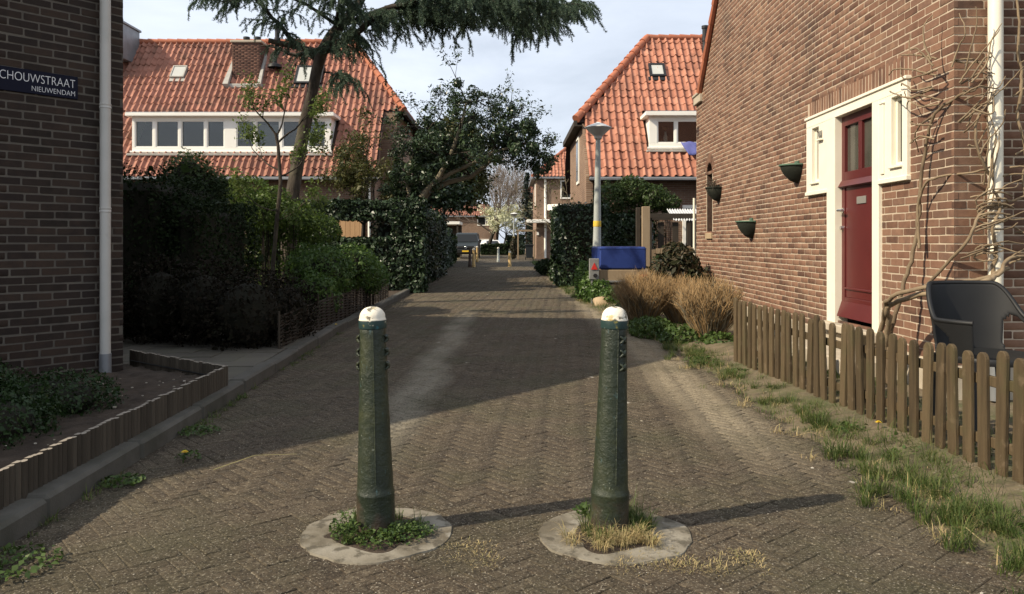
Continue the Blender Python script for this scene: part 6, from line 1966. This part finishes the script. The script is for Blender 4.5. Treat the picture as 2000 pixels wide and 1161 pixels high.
def street_lamp(label, x, y, h, rd):
    T = Thing('street_lamp', label, 'street lamp', (x, y, 0), 'street lamps along the lane')
    mb = MB(); F = Matrix.Translation((x, y, 0)) @ Matrix.Rotation(R(.6), 4, 'Y')
    mb.lathe([(.105, -.1), (.105, .9), (.10, .92), (.088, 1.5), (.055, h - .38), (.055, h - .36)], 20, F); T.add('pole', mb, mt['pole'], smooth=True, ang=60)
    mb = MB(); mb.lathe([(.091, 1.60), (.0915, 1.602), (.0895, 1.73), (.089, 1.732)], 20, F); T.add('band', mb, mt['yellow'], smooth=True)
    mb = MB(); mb.box(.03, .10, -.098, -.085, .75, .95, F); T.add('hatch', mb, mt['grey_metal'])
    mb = MB(); mb.lathe([(.06, h - .38), (.085, h - .36), (.10, h - .30), (rd * .96, h - .125), (rd, h - .11)], 28, F); T.add('bowl', mb, mt['lamp_under'], smooth=True, ang=30)
    mb = MB(); mb.lathe([(rd * 1.01, h - .115), (rd * 1.01, h - .10), (rd * .6, h - .04), (.05, h + .005), (.03, h + .02), (.001, h + .022)], 28, F); T.add('shade', mb, mt['lamp_shade'], smooth=True, ang=30)
    return T
street_lamp('grey lamp post with white disc shade and yellow band beside the blue trailer', 1.93, 18.2, 3.97, .30)
street_lamp('distant lamp post with white disc shade at the end of the lane', .15, 72, 3.9, .36)

# ------------------------------------------------------------------ right hand gardens
block_hedge('ivy_hedge', 'clipped block of dark ivy hedge behind the lamp post on the right', [(1.28, 2.6, 21.4, 26.0, 0, 2.28), (2.6, 3.9, 22.0, 23.2, 0, 2.0, '-y+z')], 24000, .075, mt['ivy'], (2, 23, 0), 121, rough=.14, spread=.7)
low_plant('garden_shrub', 'loose green shrub standing above the ivy hedge below the orange eaves', [(2.75, 22.4, 2.5, .5, .5, .45), (3.35, 22.5, 2.7, .55, .5, .45), (3.95, 22.4, 2.5, .5, .5, .4), (4.35, 22.4, 2.35, .4, .4, .3), (3.4, 22.6, 1.6, .9, .5, .8)], 11000, .06, mt['leaf_mid'], (3.4, 22.5, .02), 122, stems=6, core=False)
plain_tree('garden_tree', 'small thin tree with twigs against the side wall of the orange roofed house', (1.75, 27.6, 0), 2.2, 1.35, 700, .06, mt['leaf_olive'], 123, .05, (.1, 0), 'bark_pale')
GF = Thing('garden_fence', 'timber garden fence with tall post beside the trailer', 'fence', (4, 19.6, 0))
mb = MB(); mb.box(3.19, 3.385, 19.5, 19.62, 0, 2.12, b=.01); GF.add('tall_post', mb, mt['fence_wood'])
mb = MB(); mb.box(3.06, 3.17, 19.62, 19.7, 0, 2.10, b=.01); GF.add('tall_post', mb, mt['dark_wood'])
x = 3.42; k = 0
while x < 4.6:
    w = rng.uniform(.10, .14); hgt = 1.05 + .12 * math.sin((x - 3.42) / 1.2 * math.pi) + rng.normal(0, .012)
    mb = MB(); mb.box(x, x + w - .008, 19.52, 19.545, 0, hgt, b=.004); GF.add('board', mb, mt['fence_wood']); x += w
mb = MB(); mb.box(3.38, 4.6, 19.545, 19.58, .85, .93); mb.box(3.38, 4.6, 19.545, 19.58, .25, .33); GF.add('rail', mb, mt['fence_wood'])
SH = Thing('lean_to_shed', 'open garden lean to with corrugated roof sheet and dark posts', 'shed', (4.6, 21, 0))
for (x, y) in ((3.5, 20.4), (4.85, 20.4), (3.5, 22.0), (4.85, 22.0)):
    mb = MB(); mb.box(x, x + .09, y, y + .09, 0, 1.95); SH.add('post', mb, mt['dark_wood'])
mb = MB(); mb.box(3.4, 5.0, 20.36, 20.5, 1.86, 1.98); mb.box(3.4, 5.0, 21.96, 22.1, 1.86, 1.98); mb.box(3.45, 3.56, 20.5, 21.96, 1.88, 1.96); mb.box(4.85, 4.96, 20.5, 21.96, 1.88, 1.96); SH.add('beam', mb, mt['dark_wood'])
vs = []; fs = []
for i in range(61):
    x = 4.12 + i * .0135; z = .022 * math.sin(i * 1.25)
    vs += [(x, 20.25, 1.80 + z), (x, 21.2, 2.12 + z)]
fs = [(2 * i, 2 * i + 2, 2 * i + 3, 2 * i + 1) for i in range(60)]
mb = MB(); mb.add(vs, fs); SH.add('roof_sheet', mb, mt['corrugated'], smooth=True, ang=80)
for x in (3.75, 4.05, 4.45):
    mb = MB(); mb.box(x, x + .16, 22.05, 22.1, .1, 1.8); SH.add('panel', mb, mt['dark_wood'] if x > 4 else mt['zinc'])

# ------------------------------------------------------------------ far lane: posts, van, cars, bin
def far_post(label, x, y, h, mat, r=.075):
    T = Thing('bollard', label, 'bollard', (x, y, 0), 'bollards at the far end of the lane')
    mb = MB(); F = Matrix.Translation((x, y, 0)); mb.lathe([(r * 1.25, -.05), (r * 1.25, .12), (r * 1.05, .14), (r * .8, h - .12), (r * .8, h - .1)], 14, F); T.add('post', mb, mt[mat], smooth=True)
    mb = MB(); mb.lathe([(r * .8, h - .1), (r * .95, h - .095), (r * .95, h - .06), (r * .8, h - .02), (.001, h)], 14, F); T.add('cap', mb, mt['cap'] if mat != 'brown_post' else mt[mat], smooth=True)
far_post('dark brown bollard in front of the parked van', -2.10, 39.7, .93, 'brown_post')
far_post('ochre bollard beside the dark brown one in front of the van', -1.90, 39.5, .95, 'ochre_post')
far_post('slim ochre bollard behind the ochre and brown pair, at the van corner', -2.18, 49.8, 1.0, 'ochre_post')
far_post('greyish bollard alone in the middle of the far lane', -.86, 49.8, .93, 'pole')
far_post('ochre bollard at the right edge of the far lane, nearest the ivy block', -.12, 40.5, .80, 'ochre_post')

def vehicle_body(mb, prof, hw, tumble, F, zb):
    """side outline (y,z) swept across the width, narrowing above the belt line zb"""
    n = len(prof); vs = []
    for s in (-1, 1):
        for (y, z) in prof:
            w = hw - max(0, z - zb) * tumble - .04 * (1 if z < .35 else 0)
            vs.append((s * w, y, z))
    fs = [tuple(range(n)), tuple(range(n, 2 * n))[::-1]] + [(i, i + n, (i + 1) % n + n, (i + 1) % n) for i in range(n)]
    mb.add(vs, fs, F)
def van():
    T = Thing('parked_van', 'dark grey van parked facing the camera on the left of the far lane', 'van', (-4.0, 60, 0))
    F = Matrix.Translation((-3.48, 60, 0))
    prof = [(0.02, .34), (-.03, .48), (-.03, .62), (0.0, .72), (.02, .95), (.18, 1.04), (.62, 1.16), (.70, 1.20), (1.28, 1.86), (1.42, 1.93), (1.9, 1.96), (4.5, 1.94), (4.68, 1.84), (4.72, .95), (4.72, .4), (4.5, .32), (.3, .32)]
    mb = MB(); vehicle_body(mb, prof, .92, .16, F, 1.15); body = T.add('body', mb, mt['van'], smooth=True, ang=28)
    bv = body.modifiers.new('bevel', 'BEVEL'); bv.width = .05; bv.segments = 2; bv.limit_method = 'ANGLE'
    def slope(y0, z0, y1, z1, x, t): return (x, y0 + (y1 - y0) * t, z0 + (z1 - z0) * t)
    mb = MB(); o = Vector((0, -.03, .012))
    mb.poly([F @ (Vector(p) + o) for p in [(-.80, .76, 1.265), (.80, .76, 1.265), (.70, 1.23, 1.81), (-.70, 1.23, 1.81)]]); T.add('windscreen', mb, mt['glass_dark'])
    mb = MB(); mb.box(-.60, .60, -.045, .03, .76, .93, F, b=.02); T.add('grille', mb, mt['black_metal'])
    mb = MB(); mb.box(-.93, .93, -.10, .10, .40, .68, F, b=.04); bp = T.add('bumper', mb, mt['tyre'])
    mb = MB(); mb.box(-.27, .27, -.115, -.098, .50, .61, F); T.add('number_plate', mb, mt['plate_y'], bp)
    for s in (-1, 1):
        mb = MB(); mb.box(s * .62, s * .86, -.04, .03, .76, .93, F, b=.02); T.add('headlight', mb, mt['chrome'])
        mb = MB(); mb.box(s * .95, s * 1.13, .78, .9, 1.22, 1.45, F, b=.03); mb.box(s * .88, s * .97, .82, .86, 1.28, 1.34, F); T.add('wing_mirror', mb, mt['black_metal'])
        mb = MB(); mb.poly([F @ Vector((s * (.925 - (z - 1.15) * .16), y, z)) for y, z in ((.95, 1.28), (1.75, 1.28), (1.75, 1.8), (1.36, 1.8))]); T.add('side_window', mb, mt['glass'])
        for y in (.75, 3.75):
            W = F @ Matrix.Translation((s * .80, y, .32)) @ Matrix.Rotation(R(90), 4, 'Y')
            mb = MB(); mb.lathe([(.1, -.1), (.28, -.1), (.32, -.07), (.32, .07), (.28, .1), (.1, .1)], 20, W); w = T.add('wheel', mb, mt['tyre'], smooth=True)
            mb = MB(); mb.lathe([(.001, -.085), (.19, -.1), (.19, .1), (.001, .085)], 16, W); T.add('rim', mb, mt['rim'], w, smooth=True)
    # round badge: ring with the two strokes inside
    mb = MB(); c = F @ Vector((0, -.06, .845))
    mb.tube([c + Vector((.075 * math.cos(a), 0, .075 * math.sin(a))) for a in [i * 6.2832 / 20 for i in range(21)]], .011, 5)
    mb.tube([c + Vector(p) for p in ((-.03, 0, .062), (0, 0, .01), (.03, 0, .062))], .008, 5); mb.tube([c + Vector(p) for p in ((-.06, 0, .03), (-.028, 0, -.055), (0, 0, -.01), (.028, 0, -.055), (.06, 0, .03))], .008, 5); T.add('badge', mb, mt['chrome'])
    mb = MB(); mb.tube([F @ Vector((-.05, .60, 1.2)), F @ Vector((.45, .72, 1.24))], .008, 4); mb.tube([F @ Vector((-.6, .60, 1.2)), F @ Vector((-.1, .72, 1.24))], .008, 4); T.add('wiper', mb, mt['black_metal'])
van()
def car(label, x, y, s=1.):
    T = Thing('parked_car', label, 'car', (x, y, 0), 'white cars at the end of the lane')
    F = Matrix.Translation((x, y, 0)) @ Matrix.Rotation(R(14), 4, 'Z')
    prof = [(0., .3), (-.02, .6), (.1, .78), (.85, .92), (1.55, 1.38), (2.0, 1.45), (3.1, 1.42), (3.75, .98), (4.1, .9), (4.12, .4), (3.9, .28), (.3, .28)]
    mb = MB(); vehicle_body(mb, prof, .84, .28, F, .95); T.add('body', mb, mt['car_white'], smooth=True, ang=30)
    mb = MB(); mb.poly([F @ Vector(p) for p in [(-.70, .93, .985), (.70, .93, .985), (.60, 1.50, 1.365), (-.60, 1.50, 1.365)]]); T.add('windscreen', mb, mt['glass'])
    for q in (-1, 1):
        mb = MB(); mb.box(q * .5, q * .74, -.03, .03, .56, .70, F); T.add('headlight', mb, mt['chrome'])
        for yy in (.75, 3.2):
            W = F @ Matrix.Translation((q * .74, yy, .3)) @ Matrix.Rotation(R(90), 4, 'Y')
            mb = MB(); mb.lathe([(.08, -.1), (.3, -.08), (.3, .08), (.08, .1)], 16, W); T.add('wheel', mb, mt['tyre'], smooth=True)
    mb = MB(); mb.box(-.8, .8, -.04, .02, .34, .48, F); T.add('bumper', mb, mt['tyre'])
car('white car half hidden behind the dark hedge, right of the bare trunk', -1.72, 81.5)
car('white car behind the dark hedge just right of the van', -3.55, 84)
CP = Thing('carport', 'dark carport with pale roof edge behind the van', 'carport', (-6, 63, 0))
mb = MB(); mb.box(-6.6, -4.35, 66, 70, 2.72, 2.95); CP.add('roof_edge', mb, mt['white_trim'])
for x in (-6.4, -4.6):
    mb = MB(); mb.box(x, x + .14, 66.1, 66.24, 0, 2.72); CP.add('post', mb, mt['dark_wood'])
mb = MB(); mb.box(-6.5, -4.4, 69.7, 69.85, 0, 2.7); CP.add('back_wall', mb, mt['dark_wood'])
def wheelie_bin():
    T = Thing('wheelie_bin', 'dark wheelie bin standing beside the far brick house', 'bin', (1.22, 56.2, 0)); F = Matrix.Translation((1.22, 56.2, 0))
    a = [(-.25, -.28), (.25, -.28), (.25, .28), (-.25, .28)]; mb = MB()
    vs = [(x * .82, y * .8, .12) for x, y in a] + [(x * 1.1, y * 1.1, 1.0) for x, y in a]; mb.add(vs, [(0, 3, 2, 1), (0, 1, 5, 4), (1, 2, 6, 5), (2, 3, 7, 6), (3, 0, 4, 7)], F); T.add('tub', mb, mt['bin'])
    mb = MB(); mb.box(-.31, .31, -.36, .34, 1.0, 1.07, F, b=.03); T.add('lid', mb, mt['bin'])
    for s in (-1, 1):
        mb = MB(); mb.lathe([(.02, -.03), (.11, -.03), (.11, .03), (.02, .03)], 14, F @ Matrix.Translation((s * .26, .2, .11)) @ Matrix.Rotation(R(90), 4, 'Y')); T.add('wheel', mb, mt['tyre'], smooth=True)
wheelie_bin()
PG = Thing('garden_porch', 'timber pergola frame beside the wheelie bin', 'pergola', (.8, 57.5, 0))
for x in (.38, 1.55):
    mb = MB(); mb.box(x, x + .1, 57, 57.1, 0, 2.0); PG.add('post', mb, mt['fence_wood'])
mb = MB(); mb.box(.3, 1.75, 56.98, 57.12, 2.0, 2.12); PG.add('beam', mb, mt['fence_wood'])
low_plant('brown_shrub', 'rust brown shrub at the pergola post', [(.12, 57.6, .8, .28, .3, .8)], 1500, .09, mt['leaf_brown'], (.12, 57.6, 0), 131)
low_plant('garden_shrub', 'low green shrub before the ivy block at the far right of the lane', [(1.45, 30.5, .25, .5, 1.5, .35), (1.35, 33.5, .2, .4, 1.5, .3)], 3500, .08, mt['leaf_dark'], (1.4, 31.5, 0), 132)

# ------------------------------------------------------------------ grass, weeds and litter
def blades(pts, hmin, hmax, rs, w=.0022, lean=.5, per=1):
    """arching blades in three segments, leaning away from the middle of their tuft"""
    pts = np.asarray(pts, float); n = len(pts)
    c = pts.mean(0); out_ = pts[:, :2] - c[:2]
    a = np.arctan2(out_[:, 1], out_[:, 0]) + rs.normal(0, .7, n)
    L = rs.uniform(hmin, hmax, n) * np.exp(rs.normal(0, .22, n)); le = np.clip(np.abs(rs.normal(lean, .45, n)), .05, 2.2)
    d = np.stack([np.cos(a), np.sin(a), np.zeros(n)], 1); s = np.stack([-np.sin(a), np.cos(a), np.zeros(n)], 1); up = np.array([0, 0, 1.])
    th = [le * .25, le * .75, le * 1.35]
    P_ = [pts]
    for t in th:
        P_.append(P_[-1] + (d * np.sin(t)[:, None] + up * np.cos(t)[:, None]) * (L / 3)[:, None])
    ww = (w * rs.uniform(.6, 1.4, n))[:, None]
    k = [1., .95, .65, .12]
    v = np.stack([q for i in range(4) for q in (P_[i] - s * ww * k[i], P_[i] + s * ww * k[i])], 1).reshape(-1, 3)
    v[:, 2] = np.maximum(v[:, 2], .004)
    i = np.arange(n)[:, None] * 8
    f = np.vstack([i + np.array([[0, 1, 3, 2]]), i + np.array([[2, 3, 5, 4]]), i + np.array([[4, 5, 7, 6]])])
    return v, f
rs = np.random.default_rng(201)
def tuft(cx, cy, r, n, z=0.):
    a = rs.uniform(0, 6.283, n); q = np.sqrt(rs.random(n)) * r
    return np.stack([cx + q * np.cos(a), cy + q * np.sin(a), np.full(n, z)], 1)
V = []; Fq = []; off = 0
def addb(v, f):
    global off
    V.append(v); Fq.append(f + off); off += len(v)
# lush clumps between the clinkers and the fence
clumps = [(2.02, 5.35, .20), (2.18, 5.0, .22), (2.05, 4.55, .20), (2.2, 4.3, .22), (2.34, 4.2, .2), (2.0, 4.05, .2), (2.2, 3.85, .25), (2.0, 3.6, .18), (2.25, 3.5, .25), (2.05, 3.25, .22), (2.3, 3.2, .25), (2.45, 3.6, .25), (1.98, 3.0, .18), (2.2, 2.9, .25),
          (2.12, 6.0, .14), (2.2, 6.6, .12), (2.05, 7.2, .16), (1.95, 7.9, .2), (2.0, 8.5, .22), (2.1, 8.9, .2), (1.9, 9.2, .2), (2.2, 5.6, .16), (2.36, 4.75, .12), (2.42, 4.45, .12)]
for (x, y, r) in clumps:
    for k in range(9):
        cx, cy = x + rs.normal(0, r * .6), y + rs.normal(0, r * .7)
        addb(*blades(tuft(cx, cy, .04, 60, .01), .05, .15 if y < 6 else .11, rs, w=.0015, lean=1.05))
# thin grass elsewhere along both edges and inside the fence
for k in range(900):
    y = 2.6 + 10.4 * rs.random() ** 1.5; x = xr(y) + rs.normal(.18, .16)
    addb(*blades(tuft(x, y, .04, 16, .005), .015, .07, rs, w=.0016, lean=.95))
for k in range(260):
    y = rs.uniform(3.2, 8.5); x = 2.5 + rs.uniform(0, .5)
    addb(*blades(tuft(x, y, .04, 12, .06), .03, .11, rs, lean=.7))
for k in range(150):
    y = rs.uniform(2.6, 11); x = xl(y) + abs(rs.normal(0, .045)) + .01
    if rs.random() < .5 * (1 + math.sin(y * 2.3)):
        addb(*blades(tuft(x, y, .025, 14), .012, .05, rs, lean=.9))
for k in range(260):
    y = rs.uniform(13, 27); x = xr(y) + rs.uniform(-.05, .35)
    addb(*blades(tuft(x, y, .07, 14), .04, .14, rs, w=.004, lean=.8))
for k in range(420):
    y = rs.uniform(27, 48); x = xr(y) + rs.uniform(.05, .9) if k % 2 else xl(y) - rs.uniform(.05, .9)
    addb(*blades(tuft(x, y, .18, 16), .08, .2, rs, w=.011, lean=.8))
for (x, y) in (BL, BR):
    for k in range(34 if x > 0 else 14):
        a = rs.uniform(0, 6.28) if x < 0 or k % 3 == 0 else rs.normal(.7, .9); q = rs.uniform(.10, .19); addb(*blades(tuft(x + q * math.cos(a), y + q * math.sin(a), .03, 30, .01), .03, .12 if x > 0 else .06, rs, w=.0014, lean=.9))
me = fast_mesh('grass', np.vstack(V), np.vstack(Fq)); single('grass', me, mt['grass'], 'green grass clumps along the fence and lane edges', 'grass', kind='stuff')
V = []; Fq = []; off = 0
for k in range(26): addb(*blades(tuft(BR[0] + rs.normal(.03, .09), BR[1] - .14 + rs.normal(0, .045), .03, 60, .012), .03, .08, rs, w=.0013, lean=1.5))
for k in range(30): addb(*blades(tuft(rs.uniform(.40, .95), rs.uniform(3.0, 3.2), .06, 34, .0), .010, .03, rs, w=.0011, lean=1.5))
for k in range(12): addb(*blades(tuft(rs.uniform(-.25, -.05), rs.uniform(3.05, 3.3), .06, 26, .0), .010, .025, rs, w=.0011, lean=1.5))
for k in range(210):
    y = 2.7 + 6.3 * rs.random() ** 1.3; x = xr(y) + rs.normal(.16, .2); addb(*blades(tuft(x, y, .05, 20, .005), .025, .10, rs, w=.0014, lean=1.6))
for k in range(120):
    y = rs.uniform(9, 18); x = xr(y) + rs.uniform(-.05, .5); addb(*blades(tuft(x, y, .08, 12, .005), .03, .10, rs, w=.003, lean=1.6))
for (x0, y0, x1, y1) in ((1.78, 5.05, 1.98, 4.98), (-1.62, 4.32, -1.25, 4.62), (.55, 6.05, .78, 5.95), (1.85, 3.45, 1.93, 3.25)):
    c = np.array([[x0, y0, .015], [x1, y1, .02]]); d = unit(np.array([[x1 - x0, y1 - y0, 0]]))[0]; s_ = np.array([-d[1], d[0], 0]) * .004
    m_ = (c[0] + c[1]) / 2 + np.array([0, 0, .03]) + s_ * 6
    addb(np.array([c[0] - s_, c[0] + s_, m_ + s_, m_ - s_, c[1] + s_, c[1] - s_]), np.array([[0, 1, 2, 3], [3, 2, 4, 5]]))
me = fast_mesh('dead_grass', np.vstack(V), np.vstack(Fq)); single('dead_grass', me, mt['straw'], 'straw coloured dead grass and loose stalks on the verge', 'grass', kind='stuff')

# leafy weeds at the bollards, fence foot, kerb
def weeds(name, label, spots, seed, size=.022):
    r2 = np.random.default_rng(seed); P = []; 
    for (x, y, r, h, n) in spots:
        a = r2.uniform(0, 6.283, n); q = np.sqrt(r2.random(n)) * r
        P.append(np.stack([x + q * np.cos(a), y + q * np.sin(a), .015 + r2.random(n) * h * (1 - .6 * (q / r) ** 2)], 1))
    P = np.vstack(P); v, f = leaves(P, np.tile([0, 0, 1.], (len(P), 1)), size, r2, asp=.75, spread=.5)
    single(name, fast_mesh(name, v, f), mt['weed'], label, 'weeds', kind='stuff')
weeds('weeds', 'small leafy weeds round the left bollard', [(BL[0] + .13, BL[1] - .07, .11, .05, 520), (BL[0] - .08, BL[1] - .09, .09, .07, 380), (BL[0] + .03, BL[1] - .13, .10, .04, 320), (BL[0] - .13, BL[1] + .0, .07, .09, 180), (BL[0] + .2, BL[1] - .02, .07, .03, 120)], 211, .0135)
weeds('weeds', 'low leafy weeds at the fence foot and along the kerb', [(2.2, 5.15, .16, .07, 500), (2.3, 4.55, .15, .06, 500), (2.36, 4.85, .10, .07, 260), (-1.95, 3.05, .2, .02, 340), (-2.02, 4.1, .12, .02, 220), (-2.05, 5.2, .14, .02, 260), (2.3, 3.3, .2, .08, 500), (2.42, 9.3, .16, .08, 500), (-1.85, 4.55, .07, .05, 80), (1.95, 8.2, .2, .06, 400), (.33, 3.62, .05, .05, 80), (2.15, 7.5, .12, .05, 250), (2.7, 4.4, .2, .12, 300), (2.65, 6.2, .2, .1, 300)], 212, .019)
def dandelion(label, x, y, h):
    T = Thing('dandelion', label, 'flower', (x, y, 0), 'dandelions')
    mb = MB(); mb.tube([(x, y, 0), (x + .01, y, h)], .003, 5); T.add('stalk', mb, mt['weed'])
    mb = MB()
    for ring, (r, z) in enumerate(((.02, .0), (.014, .005), (.007, .008))):
        for k in range(12):
            a = k * .5236 + ring * .3; c, s = math.cos(a), math.sin(a); mb.quad((x + .01 - s * .003, y + c * .003, h + z), (x + .01 + s * .003, y - c * .003, h + z), (x + .01 + r * c + s * .003, y + r * s - c * .003, h + z + .004), (x + .01 + r * c - s * .003, y + r * s + c * .003, h + z + .004))
    T.add('petals', mb, mt['dandelion'])
dandelion('yellow dandelion at the foot of the picket fence', 2.30, 5.02, .11)
dandelion('yellow dandelion in the kerb gutter on the left', -1.86, 4.50, .06)
dandelion('yellow dandelion among the weeds under the woven fence', -2.42, 10.9, .12)

# grit and bits of litter lying on the lane
P = []
n = 3000
y = 2.6 + 11 * rs.random(n) ** 1.6; x = rs.uniform(-2.0, 2.1, n)
sz = rs.uniform(.0012, .0036, n)
sz[:14] = rs.uniform(.006, .013, 14)
base = np.array([[1, 0, 0], [0, 1, 0], [-1, 0, 0], [0, -1, 0], [0, 0, .8]])
rot = rs.uniform(0, 6.28, n); st = rs.uniform(.5, 1.8, n)
vs = base[None] * np.stack([sz * st, sz, sz * .7], 1)[:, None]
c_, s_ = np.cos(rot)[:, None], np.sin(rot)[:, None]
vx = vs[:, :, 0] * c_ - vs[:, :, 1] * s_ + x[:, None]; vy = vs[:, :, 0] * s_ + vs[:, :, 1] * c_ + y[:, None]; vz = vs[:, :, 2] + .004
vv = np.stack([vx, vy, vz], 2).reshape(-1, 3)
ff = (np.array([[0, 1, 4], [1, 2, 4], [2, 3, 4], [3, 0, 4]])[None] + (np.arange(n) * 5)[:, None, None]).reshape(-1, 3)
single('grit', fast_mesh('grit', vv, ff), mt['debris'], 'pale grit and bits of litter on the clinkers', 'litter', kind='stuff')
n = 70; x = rs.uniform(-3.6, -2.4, n); y = rs.uniform(4.2, 6.6, n)
mb = MB()
for i in range(n):
    if bed_in(x[i], y[i]):
        s = rs.uniform(.004, .011); mb.box(x[i] - s, x[i] + s, y[i] - s * .7, y[i] + s * .7, .15, .15 + s, b=.002)
single('gravel', mb, mt['debris'], 'pale pebbles on the soil bed', 'pebbles', kind='stuff')
